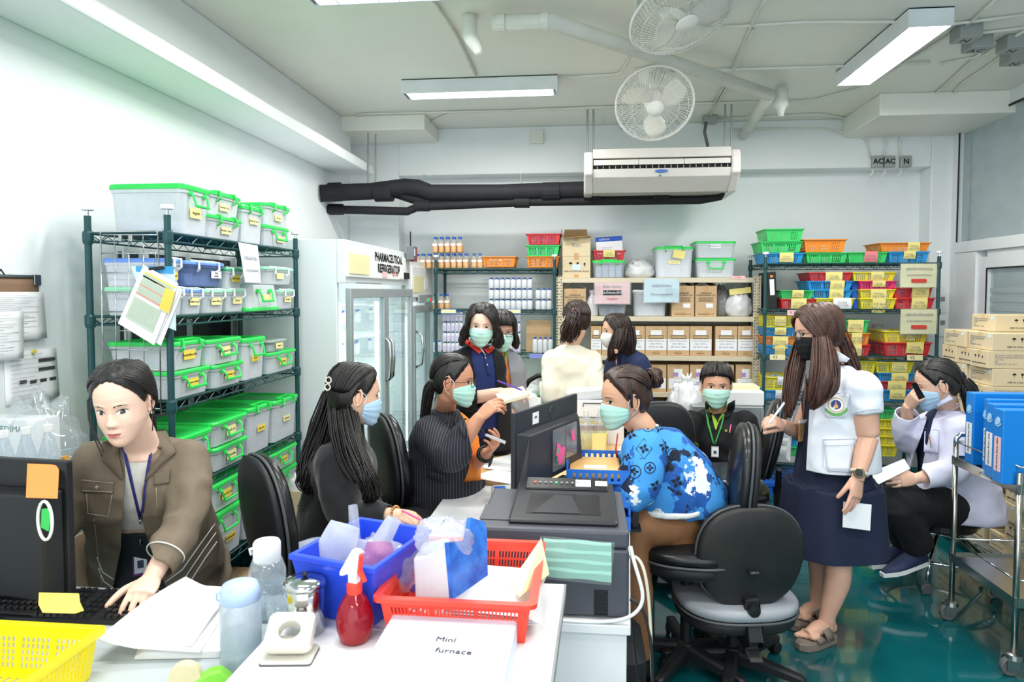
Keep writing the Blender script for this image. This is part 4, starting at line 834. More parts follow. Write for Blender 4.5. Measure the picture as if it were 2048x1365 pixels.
a=at(1712,618,YB+.06);tag(MB().box(a.x-.02,a.x+.028,YB+.1,YB+.38,RL[1]+.004,RL[1]+.27).build('blue_folder',mat('folder_blue','1f5fc4',.5),bevel=.003),'blue folder standing between the basket stacks','folder')
for y0,y1,z in((527,576,0),(618,669,1)):
 sign(['upper cream intermediate-products sign on the basket rack','lower cream intermediate-products sign on the basket rack'][z],1801,1873,y0+1,y1-1,YB-.03,cream,[('ผลิตภัณฑ์รอบรรจุ',.15,.28,greyink,None),('(intermediate products)',.1,.03,greyink,None),('ห้ามหยิบจ่าย',.13,-.22,redink,(.42,redink))],'intermediate-products signs')
for px,py,s,l in((1590,626,'V.1','white shelf label lettered V.1'),(1555,715,'V3','cream shelf label lettered V3'),(1830,716,'V2','cream shelf label lettered V2')):
 a=at(px,py,YB-.02);t=tag(MB().box(a.x-.06,a.x+.06,a.y,a.y+.002,a.z-.022,a.z+.022).build('shelf_label',pink if s=='V.1' else cream),l,'label','lettered shelf labels');text(s,.034,(a.x-.02,a.y-.001,a.z),FRONT,ink,t)
# thermostat dials on the wall
for px,py,l,rnd in((1754,660,'square thermostat dial on the rear wall between baskets',0),(1754,688,'round thermostat dial on the rear wall between baskets',1),(1882,608,'upper white remote holder on the pier beside the rack',2),(1882,655,'lower white remote holder on the pier beside the rack',2)):
 Yw=6.5 if rnd<2 else 6.3;a=at(px,py,Yw);t=thing('wall_control',l,'thermostat',(a.x,Yw,a.z),0,'wall controls')
 if rnd==2:MB().box(-.03,.03,-.025,0,-.08,.08).build('housing',white,t,bevel=.004);MB().box(-.018,.018,-.027,-.025,.02,.06).build('screen',greyink,t)
 else:MB().box(-.045,.045,-.04,0,-.055,.055).build('housing',mat('aged_plastic','d3cdbd',.5),t,bevel=.008);MB().lathe([(.03,0),(.026,.02)],(0,-.04,0),18,Matrix.Rotation(PI/2,3,'X')).build('dial',white,t)
a=atz(1565,938,.07);MBp=MB()
t=thing('pallet','blue plastic pallet under the basket rack','pallet',(r0+.45,YB+.2,0));MB().box(-.5,.5,-.28,.25,.06,.1).build('deck',mat('pallet_blue','1a5fc8',.4),t,bevel=.006)
for k in range(4):MB().box(-.48+k*.29,-.38+k*.29,-.27,.24,0,.06).build('foot',mat('pallet_blue','',.4),t)
# ================================================================ CARTON STACKS ON THE RIGHT
rnd=random.Random(5)
_cp={}
def stock(kind,label,d,w_,h,loc,grp):
 if kind not in _cp:
  t=thing('carton',label,'carton',loc,0,grp);MB().box(0,w_,-d/2,d/2,0,h).build('body',card2,t,bevel=.003)
  MB().box(-.0008,w_,-.02,.02,h-.0002,h+.0006).build('tape_strip',mat('clear_tape','d9c08d',.25),t);MB().box(-.001,0,-.02,.02,h*.72,h).build('tape_strip',mat('clear_tape','',.25),t)
  o=thing('x','','');bpy.data.objects.remove(o)
  L_=(PI/2,0,-PI/2)
  if kind=='A':# short end to the aisle, marks there
   m=icons(t,0,0,.02,0);m.rotation_euler=(0,0,-PI/2);m.location=(-.001,0,h*.62);text('KEEP IN COOL DRY PLACE',.012,(-.001,0,h*.25),L_,ink,t)
   text('☑ RAMA COLD CREAM 50 G\n☐ RAMA CREAM BASE 50 G\nLOT NO.   :\nEXP          :\nQUANTITY :  24  PCS.',.0135,(w_*.12,-d/2-.001,h*.5),FRONT,greyink,t,align='LEFT')
  else:
   text('☑ RAMA COLD CREAM 50 G\n☐ RAMA CREAM BASE 50 G\nLOT NO.   :\nEXP          :\nQUANTITY :  24  PCS.',.0125,(-.001,d*.42,h*.5),L_,greyink,t,align='LEFT');MB().box(-.0012,0,-d*.42,-d*.33,h*.72,h*.92).build('sticker',palebl,t)
   m=icons(t,0,0,.024,0);m.location=(w_*.5,-d/2-.001,h*.62);text('KEEP IN COOL DRY PLACE',.014,(w_*.5,-d/2-.001,h*.22),FRONT,ink,t)
  _cp[kind]=t;return t
 return dup(_cp[kind],loc,0,label,grp)
CX=2.47;ch=.108;TOPW=['lowest','second-lowest','third','fourth','fifth','sixth','seventh','eighth','ninth','tenth','eleventh','twelfth','topmost']
def stack(y0,y1,n,z0,nm,jog):
 for k in range(n):
  A=(k%2==jog);step=.185 if A else .26;m_=max(1,int((y1-y0)/step));off=rnd.uniform(0,.015)
  for i in range(m_):
   yc=y0+step*(i+.5)+off+(0 if A else i*.012)
   lay=TOPW[min(k,12)]if k<n-1 else 'top'
   stock('A' if A else 'B','cold-cream carton %s in the %s row of the %s'%(['at the near corner','second in','third in','fourth in','fifth in'][i],lay,nm),step-.004,.34,ch-.002,(CX+rnd.uniform(-.012,.012)+(.0 if A else .01),yc,z0+k*ch),'cold-cream cartons in the '+nm)
stack(4.42,4.98,12,.1,'tall rear stack',0);stack(3.3,4.4,6,.1,'low near stack',1)
stock('B','single cold-cream carton lying highest on the tall stack',.256,.34,ch-.002,(CX+.12,4.72,.1+12*ch),'single top carton')
plk=mat('grey_plank','6c7376',.6,var=.15,stretch=(1,12,1));t=thing('pallet','grey plank pallet under the cream cartons','pallet',(CX,4.1,0))
for k in range(3):MB().box(-.07+k*.15,.06+k*.15,-.85,.92,.07,.098).build('plank',plk,t,bevel=.003)
for y in(-.8,.0,.8):MB().box(-.06,.4,y-.05,y+.05,0,.07).build('bearer',plk,t)
# ================================================================ TROLLEY AND BINDERS
t=thing('trolley','stainless trolley on castors carrying blue binders','trolley',(1.85,3.07,0));TW,TD=.75,.5;z1,z2=.82,.33
sst=mat('trolley_steel','b4b2ab',.22,1,var=.03,bump=.03,stretch=(1,40,1))
for x in(0,TW):
 for y in(0,TD):
  lg=MB().tube([(x,y,.1),(x,y,z1+.06)],.0125,12).build('leg',sst,t,smooth=True)
  c_=MB().lathe([(.016,.1),(.03,.095),(.032,.075),(.02,.07)],(x,y,0),14).cbox((x-.012,y-.022,.055),(.05,.003,.05)).cbox((x-.012,y+.022,.055),(.05,.003,.05)).build('caster_fork',steel,lg)
  MB().lathe([(.036,-.014),(.04,-.01),(.04,.01),(.036,.014)],(x-.016,y,.04),18,Matrix.Rotation(PI/2,3,'X')).build('caster_wheel',mat('wheel_grey','5c5f60',.5),lg)
for z in(z1,z2):
 m=MB().box(-.01,TW+.01,-.01,TD+.01,z-.002,z)
 m.box(-.012,-.009,-.012,TD+.012,z-.03,z+.012).box(TW+.009,TW+.012,-.012,TD+.012,z-.03,z+.012).box(-.01,TW+.01,-.012,-.009,z-.03,z+.012).box(-.01,TW+.01,TD+.009,TD+.012,z-.03,z+.012).build('tray',sst,t)
 r=MB()
 for x in(0,TW):r.tube([(x,0,z+.085),(x,TD,z+.085)],.0045,8)
 for y in(0,TD):r.tube([(0,y,z+.085),(TW,y,z+.085)],.0045,8)
 r.build('guard_rail',chrome,t,smooth=True)
MB().tube([(0,TD,z1+.05),(0,TD,z1+.1),(.02,TD,z1+.12),(TW-.02,TD,z1+.12),(TW,TD,z1+.1),(TW,TD,z1+.05)],.0125,12).build('handle',chrome,t,smooth=True)
MB().box(-.0135,-.012,.18,.26,z1-.026,z1+.008).build('plate',paper,t);text('หน้าเคาน์',.026,(-.014,.22,z1-.008),(PI/2,0,-PI/2),ink,t)
bb=mat('binder_blue','1280d8',.35,var=.03)
def crest(par,c,r,nrm='y',gold=mat('crest_gold','d8a64e',.5),blue_=mat('crest_blue','27387e',.5),grn=mat('crest_green','5f9e4c',.5),mono=None,M=None):
 """round emblem with a spire and a curved ribbon below, flat on its surface (local x right, z up, facing -y)"""
 M=M or Matrix.Identity(3);c=Vector(c)
 def D(pts,d,mm,nm):MB().prism([c+M@Vector((x*r,d,z*r))for x,z in pts],M@Vector((0,-.0006,0))).build(nm,mono or mm,par)
 circ=lambda R:[(R*math.cos(a*PI/12),R*math.sin(a*PI/12))for a in range(24)]
 D(circ(1)[::1],-.0005,paper if not mono else mono,'emblem_disc')
 m=MB();m.tube([c+M@Vector((x*r,-.0014,z*r))for x,z in circ(.97)],r*.06,5,closed=True).build('emblem_ring',mono or gold,par)
 D(circ(.66),-.0011,blue_,'emblem_field');D([(-.2,-.5),(.2,-.5),(.26,-.15),(.08,.1),(.03,.55),(-.03,.55),(-.08,.1),(-.26,-.15)],-.0017,gold,'emblem_spire')
 rib=[(-1.35,-.35),(-1.0,-.75),(-.5,-1.1),(0,-1.2),(.5,-1.1),(1.0,-.75),(1.35,-.35),(1.45,-.75),(1.1,-1.15),(.55,-1.5),(0,-1.62),(-.55,-1.5),(-1.1,-1.15),(-1.45,-.75)]
 MB().prism([c+M@Vector((x*r,-.0009,z*r))for x,z in rib[::-1]],M@Vector((0,-.0006,0))).build('emblem_ribbon',mono or grn,par)
pb=mat('emblem_pale','a9d4f2',.5)
for i,(px,y,lab,sp)in enumerate(((1937,3.46,'blue binder at the back edge of the trolley, white spine label',paper),(1970,3.31,'blue binder second on the trolley, doubled white labels',paper),(1978,3.225,'blue binder third on the trolley, white spine label',paper),(1995,3.13,'nearest blue binder on the trolley, pink spine label',pink))):
 a=at(px,900,y);w_=.04 if i==1 else .07;t=thing('ring_binder',lab,'binder',(a.x,y,z1+.002),0,'blue binders on the trolley');H=.345-.008*i
 MB().box(0,.28,-w_/2,w_/2,0,H).build('cover',bb,t,bevel=.004)
 MB().box(-.0015,0,-w_*.32,w_*.32,.05,.2).build('spine_label',sp,t);text('แฟ้มเอกสาร ห้องยา 2566',.014,(-.0022,0,.125),(0,-PI/2,0)if 0 else(PI/2,-PI/2,-PI/2),ink,t)
 crest(t,(-.001,0,.27),.016,mono=pb,M=Matrix.Rotation(-PI/2,3,'Z'))
 if i==3:text('PHARMACEUTICAL\nINTERMEDIATE',.012,(.15,-w_/2-.001,.14),FRONT,pb,t)
# ================================================================ DESKS
lam=mat('white_laminate','eceef0',.3,var=.015);wood=mat('light_wood','e6bd84',.35,var=.12,vs=5,stretch=(14,1,14));gdesk=mat('grey_laminate','b9c2c5',.35,var=.02);edge=mat('grey_edge','8b8f92',.5)
D1,D2,D3,D4=.854,.70,.72,.75
t=thing('front_desk','white counter desk nearest the camera under the red basket','desk',(-.39,1.3,0))
MB().prism([(-.33,.53,D1-.028),(-.335,-.5,D1-.028),(.31,-.5,D1-.028),(.345,.53,D1-.028)],(0,0,.028)).build('worktop',lam,t,bevel=.003)
MB().box(-.3,-.28,-.45,.5,0,D1-.03).build('side_panel',lam,t);MB().box(.28,.3,-.45,.5,0,D1-.03).build('side_panel',lam,t);MB().box(-.28,.28,.46,.48,.1,D1-.03).build('back_panel',lam,t)
MB().prism([(.31,-.5,D1-.027),(.345,.53,D1-.027),(.35,.53,D1-.027),(.315,-.5,D1-.027)],(0,0,.026)).build('edge_band',edge,t)
t=thing('long_desk','long white desk carrying the printer and monitor','desk',(-.23,2.6,0))
MB().prism([(-.42,-.68,D2-.028),(.37,-.68,D2-.028),(.46,.68,D2-.028),(-.4,.68,D2-.028)],(0,0,.028)).build('worktop',lam,t,bevel=.003)
MB().box(-.0,.36,-.67,-.65,0,D2-.03).build('end_panel',lam,t,bevel=.002);MB().box(-.38,-.36,-.6,.6,.35,D2-.03).build('modesty_panel',lam,t);MB().box(.34,.36,-.645,-.2,0,D2-.03).build('side_panel',lam,t);MB().box(-.38,.0,-.67,-.65,0,D2-.03).build('end_panel',lam,t,bevel=.002)
t=thing('wooden_desk','light wood desk at the far end of the white one','desk',(-.19,4.15,0))
MB().box(-.44,.46,-.86,.8,D3-.03,D3).build('worktop',wood,t,bevel=.003)
for x in(-.38,.42):
 for y in(-.8,.74):MB().box(x-.025,x+.025,y-.025,y+.025,0,D3-.03).build('leg',wood,t)
t=thing('computer_desk','pale grey computer desk under the keyboard','desk',(-1.45,1.4,0))
MB().box(-.74,.69,-.6,.5,D4-.028,D4).build('worktop',gdesk,t,bevel=.003);MB().box(-.72,-.7,-.55,.45,0,D4-.028).build('side_panel',gdesk,t);MB().box(.64,.66,-.55,.45,0,D4-.028).build('side_panel',gdesk,t)
t=thing('side_cabinet','pale cabinet against the left wall behind the monitor','cabinet',(-1.97,2.25,0));MB().box(-.22,.22,-.28,.25,0,.86).build('body',gdesk,t,bevel=.004);MB().box(.22,.224,-.1,.0,.05,.8).build('side_trim',mat('beige_trim','d9bfa3',.5),t)
# ---- left desk items
mon=mat('monitor_black','15171b',.4,bump=.12,bs=300);
t=thing('monitor','black monitor seen from behind with an orange sticky note','monitor',(-1.6,1.74,D4));t.rotation_euler=(0,0,-.1)
def W(o,p):return(Matrix.Translation(o.location)@o.rotation_euler.to_matrix().to_4x4()).inverted()@Vector(p)
a=W(t,at(148,920,1.735));b=W(t,at(160,1188,1.735));zt,zb_=a.z,b.z;xr=a.x
MB().prism([(xr,-.01,zt),(xr,.012,zt),(xr,.012,zb_),(xr,-.01,zb_)],(-.6,0,0)).build('screen_housing',mon,t,bevel=.004)
MB().hexa([(xr-.57,-.055,zb_+.004),(xr-.035,-.055,zb_+.004),(xr-.012,-.01,zb_+.001),(xr-.59,-.01,zb_+.001),(xr-.57,-.055,zt-.09),(xr-.035,-.055,zt-.09),(xr-.012,-.01,zt-.075),(xr-.59,-.01,zt-.075)]).build('rear_cover',mon,t,bevel=.006)
MB().box(xr-.34,xr-.24,-.085,-.05,.0,zb_+.14).build('stand',mon,t,bevel=.004);MB().box(xr-.42,xr-.16,-.16,.06,0,.012).build('stand_base',mon,t,bevel=.004)
MB().add([W(t,at(x,y,Y_))for x,y,Y_ in((55,928,1.715),(112,930,1.715),(118,940,1.71),(115,998,1.66),(52,996,1.66))],[(0,1,2,3,4)]).build('sticky_note',mat('orange_note','f6944e',.7),t,solid=.001)
o=MB();c_=W(t,at(90,1042,1.655));o.tube([c_+Vector((.0225*math.cos(k*PI/12),0,.052*math.sin(k*PI/12)))for k in range(24)],.004,8,closed=True).build('oval_magnet_ring',white,t,smooth=True)
MB().prism([c_+Vector((x,.003,z))for x,z in((-.016,-.02),(.008,-.03),(.018,.018),(.012,.034),(-.012,.03))],(0,-.001,0)).build('green_sticker',mat('sticker_green','3ecb5d',.4),t)
t=thing('keyboard','black keyboard with the leaning woman typing on it','keyboard',tuple(atz(128,1218,D4)),0);t.rotation_euler=(0,0,.03);kw=.24
MB().hexa([(-kw,-.085,0),(kw,-.085,0),(kw,.075,0),(-kw,.075,0),(-kw,-.085,.012),(kw,-.085,.012),(kw,.075,.026),(-kw,.075,.026)]).build('case',mon,t,bevel=.003)
keyc=mat('key_black','1d1f23',.35)
kp=MB().taper((0,0,0),.0165,.0165,.0125,.012,.009).build('key',keyc,t);kp.location=(-kw+.02,-.068,.013);nk=0
for j in range(6):
 for i in range(24):
  if(j==5 and i%4==3)or(i in(15,19)and j!=2)or(j==0 and 4<=i<=9):continue
  if nk:q=kp.copy();C.objects.link(q);q.parent=t;q.location=(-kw+.02+i*.0192,-.068+j*.0245+(0.0 if j<5 else .006),.013+j*.0022)
  nk+=1
MB().box(-kw+.1,-kw+.21,-.076,-.06,.014,.022).build('space_bar',keyc,t,bevel=.002)
p=[at(78,1186,1.66),at(158,1188,1.66),at(160,1205,1.63),at(168,1222,1.6),at(150,1228,1.6),at(85,1226,1.6),at(77,1210,1.62)]
tag(MB().add(p,[tuple(range(7))]).build('sticky_note',mat('yellow_sticky','ece06a',.7),solid=.001),'yellow sticky note hanging under the black monitor onto the keyboard','note')
yb=thing('basket','yellow slotted basket at the near edge of the computer desk','basket',(-1.335,1.25,D4+.002));
basket_mesh(.46,.44,.108,34,5,.86,.018,'shell',mat('front_yellow','f6e21f',.3),yb,bays=4,th=.003);basket_rim(.46,.44,.11,.018,mat('front_yellow','',.3),yb,.01)
a=yb.location
MB().add([(-.16,-.13,.07),(.12,-.16,.06),(.15,.03,.075),(-.14,.06,.07)],[(0,1,2,3)]).build('paper',paper,yb,solid=.002)
t=thing('snack_packet','orange packet lying in the yellow basket','packet',(-1.36,1.17,D4+.085));MB().rbox(-.08,.05,-.03,.03,0,.015,.01,3,ins=.004).build('body',mat('packet_orange','d2542a',.4),t)
# curled papers
t=thing('paper_pile','pile of curling white papers between the keyboard and the bottles','papers',(0,0,0))
def curl(c0,c1,c2,c3,lift,nm='sheet',m=paper,par=None,n=10,z=D4):
 A_,B_,C_,D_=[Vector((p.x,p.y,0))for p in(atz(*c0,z),atz(*c1,z),atz(*c2,z),atz(*c3,z))];V=[]
 for j in range(n+1):
  for i in range(n+1):
   u,v=i/n,j/n;q=A_.lerp(B_,u).lerp(D_.lerp(C_,u),v);V.append((q.x,q.y,z+lift(u,v)))
 return mesh_obj(nm,V,[(j*(n+1)+i,j*(n+1)+i+1,(j+1)*(n+1)+i+1,(j+1)*(n+1)+i)for j in range(n)for i in range(n)],m,par,smooth=True,solid=.0012)
for k in range(7):curl((300+k*2,1240),(446,1240+k),(446,1318),(268+k*3,1322),lambda u,v,k=k:.003+.0025*k,par=t)
curl((385,1205),(470,1212),(400,1325),(215,1330),lambda u,v:.024+.02*(1-u)*v+.03*max(0,.3-u)*(v),par=t)
curl((372,1190),(475,1196),(385,1318),(195,1325),lambda u,v:.03+.035*max(0,.35-u)*2+.012*math.sin(v*3),par=t)
# tape dispenser
t=thing('tape_dispenser','lime tape dispenser with a beige roll at the bottom edge','tape dispenser',tuple(atz(400,1385,D4)));t.rotation_euler=(0,0,.35)
MB().prism([(-.07,-.016,0),(.07,-.016,0),(.068,-.016,.028),(.045,-.016,.05),(.02,-.016,.048),(-.03,-.016,.02),(-.07,-.016,.018)][::-1],(0,.032,0)).build('body',mat('lime_plastic','8be04a',.3),t,bevel=.005)
MB().lathe([(.016,-.012),(.034,-.012),(.034,.012),(.016,.012)],(-.03,0,.038),24,Matrix.Rotation(PI/2,3,'X')).build('tape_roll',mat('roll_beige','e3d6ad',.4),t)
# bottles on the left desk
waterm=clearmat('bottle_film','e4eef5',.28,.08,.4);frostb=clearmat('frosted_bottle','e6eff8',.6,.15,.5);cl2=mat('cap_pale_blue','b5cdf0',.35)
t=thing('water_bottle','frosted drinking bottle with a pale blue lid','bottle',tuple(atz(483,1338,D4)));r_=.047
MB().lathe([(r_*.9,0),(r_,.006),(r_,.05),(r_*.96,.056),(r_,.062),(r_,.165),(r_*.93,.17)],n=28).build('body',frostb,t,smooth=True);MB().lathe([(r_*.94,.168),(r_*.98,.17),(r_*.98,.19),(r_*.85,.206),(r_*.5,.213),(0,.214)],n=28).build('lid',cl2,t,smooth=True)
MB().lathe([(0,.003),(r_*.9,.006),(r_*.93,.012),(r_*.93,.09),(0,.091)],n=24).build('water',clearmat('water','d8e6ec',.25,.02,.3),t,smooth=True)
MB().tube([(-r_,0,.185),(-r_-.012,0,.18),(-r_-.012,0,.165),(-r_+.002,0,.158)],.003,6).build('lid_loop',cl2,t,smooth=True)
t=thing('water_bottle','clear drinking bottle with a white cap behind the canister','bottle',tuple(atz(536,1232,D4)));r_=.05
MB().lathe([(r_*.9,0),(r_,.008),(r_,.13),(r_*.8,.16),(r_*.62,.165)],n=28).build('body',waterm,t,smooth=True);MB().lathe([(r_*.68,.155),(r_*.74,.16),(r_*.74,.205),(r_*.66,.212),(0,.214)],n=28).build('lid',white,t,smooth=True);MB().tube([(-r_*.7,0,.19),(-r_*.98,0,.185),(-r_*.9,0,.17)],.005,6).build('lid_loop',white,t,smooth=True)
MB().lathe([(0,.003),(r_*.9,.008),(r_*.95,.012),(r_*.95,.1),(0,.101)],n=24).build('water',clearmat('water','',0),t,smooth=True)
t=thing('glass_tumbler','small clear tumbler between the drinking bottles','glass',tuple(atz(560,1268,D4)));MB().lathe([(.028,0),(.034,.09),(.032,.09),(.026,.004),(0,.004)],n=24).build('body',waterm,t,smooth=True)
# ---- front desk items
t=thing('canister','polished metal canister with a lid on the front desk','canister',tuple(atz(611,1262,D1)));r_=.045;z_=at(611,1150,t.location.y).z-D1
MB().lathe([(r_,0),(r_,z_*.78),(r_*.97,z_*.8)],n=32).build('body',mat('polished_steel','d5d5d3',.08,1,var=.01),t,smooth=True)
MB().lathe([(r_*1.05,z_*.8),(r_*1.09,z_*.83),(r_*1.09,z_*.87),(r_*.95,z_*.93),(r_*.3,z_*.96),(0,z_*.96)],n=32).build('lid',chrome,t,smooth=True);MB().lathe([(.004,z_*.95),(.004,z_*.99),(.01,z_*1.02),(0,z_*1.04)],n=14).build('knob',black,t,smooth=True)
t=thing('hole_punch','beige two-hole punch with a round cut-out on the front desk','hole punch',tuple(atz(578,1318,D1)),.12)
pm=mat('punch_beige','d9d5c9',.4);MB().rbox(-.055,.055,-.032,.045,.002,.01,.008,3).build('base',pm,t,bevel=.002);MB().rbox(-.056,.056,-.033,.046,0,.004,.008,3).build('rubber_foot',mat('rubber_grey','55565a',.7),t)
m=MB();Mx=Matrix.Rotation(.62,3,'X');O=[];I_=[]
for k in range(40):
 a_=2*PI*k/40+PI/4;c,s_=math.cos(a_),math.sin(a_);f=1/max(abs(c),abs(s_));f=min(f,1.28);O.append((c*f*.05,s_*f*.041));I_.append((c*.024,s_*.021))
def q3(p,h):return tuple(Mx@Vector((p[0],p[1],h))+Vector((0,.012,.052)))
N0=len(O);L1=[q3(p,.012)for p in O];L2=[q3(p,.012)for p in I_];L3=[q3(p,-.014)for p in I_];L4=[q3(p,-.014)for p in O]
m.rings([L1,L4,L3,L2],cap=False,closed=True).build('lever',pm,t,bevel=.002);MB().box(-.045,.045,.01,.03,.008,.035).build('hinge_block',pm,t)
t=thing('spray_bottle','red transparent spray bottle with a white trigger head','spray bottle',tuple(atz(710,1282,D1)),-.3);red_t=clearmat('red_translucent','c8102e',.7,.1,.5)
H=at(710,1088,t.location.y).z-D1
MB().lathe([(.026,0),(.034,.006),(.0405,.03),(.042,.05),(.038,.075),(.026,.1),(.016,.112),(.014,.118)],n=32).build('body',red_t,t,smooth=True);MB().lathe([(0,.003),(.03,.006),(.038,.03),(.038,.036),(0,.037)],n=24).build('liquid',clearmat('red_liquid','e0103c',.6,.05,.5),t,smooth=True)
MB().tube([(0,0,.12),(.004,0,.05),(0,0,.01)],.003,6).build('dip_tube',clearmat('red_translucent','',0),t)
MB().lathe([(.017,.112),(.0175,.116),(.0175,.133),(.015,.136)],n=20).build('collar',mat('collar_red','e8402f',.4),t)
hd=H*.95
MB().prism([(-.012,-.009,.135),(.012,-.009,.135),(.01,-.009,.15),(.018,-.009,hd-.008),(.014,-.009,hd),(-.0,-.009,hd),(-.035,-.009,.158),(-.036,-.009,.148),(-.028,-.009,.148),(-.012,-.009,.155)][::-1],(0,.018,0)).build('spray_head',white,t,bevel=.003)
MB().prism([(.012,-.006,hd-.004),(.022,-.006,hd-.014),(.02,-.006,.165),(.032,-.006,.142),(.026,-.006,.14),(.012,-.006,.16)][::-1],(0,.012,0)).build('trigger',mat('collar_red','',.4),t,bevel=.002)
# blue bin
bl=mat('bin_blue','2b4fe0',.35);P=[Vector((p[0],p[1],1.015))for p in((-.70,1.565),(-.475,1.50),(-.405,1.775),(-.62,1.84))];ctr=sum(P,Vector())/4
t=thing('storage_bin','blue open bin of plastic packets behind the spray bottle','bin',(ctr.x,ctr.y,D1));m=MB()
top=[p-Vector((ctr.x,ctr.y,D1))for p in P];bot=[Vector((p.x*.8,p.y*.8,.002))for p in top];ti=[Vector((p.x*.93,p.y*.93,p.z))for p in top];bi=[Vector((p.x*.76,p.y*.76,.006))for p in top];to=[Vector((p.x*1.04,p.y*1.04,p.z))for p in top];to2=[Vector((p.x*1.04,p.y*1.04,p.z-.014))for p in top]
m.rings([bot,[Vector((p.x,p.y,p.z-.014))for p in top],to2,to,ti,bi]).build('body',bl,t,bevel=.004)
clearp=clearmat('clear_packet','e9eef8',.35,.08,.3)
def packet(lab,px,py0,py1,Y,w_,tilt,m,cat='packet',nm='plastic_packet',th=.012,base=None):
 a=at(px,py1,Y);h_=at(px,py0,Y).z-a.z;t=thing(nm,lab,cat,a);t.rotation_euler=(0,tilt,.2);V=[];n=8
 for s in(-1,1):
  for j in range(n+1):
   for i in range(6):u=i/5-.5;v=j/n;V.append((u*w_*(1-.25*v*v),s*(th*math.sin(PI*(i/5))*(.3+.7*math.sin(PI*min(1,v+.15)))+.0006)+.003*math.sin(v*7+u*5),v*h_))
 F_=[(s+j*6+i,s+j*6+i+1,s+(j+1)*6+i+1,s+(j+1)*6+i)for s in(0,6*(n+1))for j in range(n)for i in range(5)]
 mesh_obj('body',V,F_,m,t,smooth=True);return t
packet('white folded wrapper standing in the blue bin, square top',665,1045,1120,1.66,.1,.35,clearmat('white_wrap','edf0f6',.85,.2,.4),th=.006);packet('thin pointed clear wrapper in the blue bin',712,1010,1110,1.72,.03,-.05,clearp);packet('tall rolled clear wrapper leaning in the blue bin',738,1025,1130,1.66,.05,.5,clearmat('white_wrap2','e6eaf2',.6,.15,.4),th=.02)
packet('clear packet with pink insides in the blue bin',755,1085,1130,1.62,.08,.1,clearmat('pink_wrap','e8a8d0',.55,.15,.4));packet('clear crumpled packet at the corner of the blue bin',628,1078,1120,1.66,.07,-.2,clearp)
bag('crinkled clear bag lying in the blue bin',(-.52,1.69,D1+.03),(.1,.08,.06),seed=21,m=clearp,knot=False)
# red basket
rb_=thing('basket','red slotted basket of papers and tissue on the front desk','basket',(-.285,1.672,D1+.002));rm=mat('front_red','f04632',.32)
basket_mesh(.375,.4,.098,42,3,.84,.016,'shell',rm,rb_,bays=3,th=.0025);basket_rim(.375,.4,.1,.016,rm,rb_,.01);rb_.rotation_euler=(0,0,.0)
t=thing('paper_stack','white printed sheets lying in the red basket','papers',(-.2,1.66,D1+.03))
for k in range(5):MB().cbox((.0,0,.006*k),(.2,.27,.0012),Matrix.Rotation(.1-.05*k,3,'Z')).build('sheet',paper,t)
t=thing('card_folder','cream card leaning over the corner of the red basket','card',tuple(at(1080,1160,1.66)));MB().add([(x-t.location.x,y-t.location.y,z-t.location.z)for x,y,z in[tuple(p)for p in(at(1082,1078,1.8),at(1098,1150,1.72),at(1040,1195,1.55),at(1020,1168,1.62))]],[(0,1,2,3)]).build('sheet',cream,t,solid=.004)
tb=mat('tissue_blue','1c4fb0',.25,var=.3,vs=25,col2='3b7fe0');tp=thing('tissue_pack','blue and white tissue pack standing in the red basket','tissue pack',tuple(at(928,1190,1.56)))
a_=lambda px,py,Y:Vector(at(px,py,Y))-tp.location
MB().add([a_(903,1200,1.52),a_(972,1152,1.66),a_(970,1064,1.7),a_(966,1045,1.72),a_(938,1036,1.66),a_(930,1082,1.62),a_(893,1086,1.54)],[(0,1,2,3,4,5,6)]).build('blue_wrapper',tb,tp,solid=.012)
MB().hexa([a_(830,1198,1.56),a_(903,1201,1.52),a_(905,1150,1.64),a_(858,1140,1.68),a_(826,1118,1.58),a_(893,1100,1.54),a_(900,1075,1.66),a_(846,1085,1.68)]).build('white_wrapper',clearmat('tissue_white','f1f2f5',.93,.25,.3),tp,bevel=.006)
bag('crinkled clear film on the tissue pack',(tp.location.x-.06,tp.location.y+.06,tp.location.z+.07),(.07,.06,.045),seed=31,m=clearp,knot=False)
# white handwritten box
t=thing('flat_box','flat white box with handwriting on the front desk','box',(-.285,1.335,D1));wb_=mat('box_white','d6dcee',.6,var=.02)
MB().hexa([(-.145,-.12,0),(.14,-.12,0),(.142,.165,0),(-.14,.165,0),(-.145,-.12,.055),(.14,-.12,.055),(.142,.165,.055),(-.14,.165,.055)]).build('body',wb_,t,bevel=.003)
MB().box(-.143,.138,-.121,.163,.052,.0565).build('lid_edge',wb_,t,bevel=.001)
text('Mini',.026,(.0,.06,.0572),(0,0,-.05),ink,t);text('furnace',.026,(.025,.015,.0572),(0,0,-.05),ink,t)
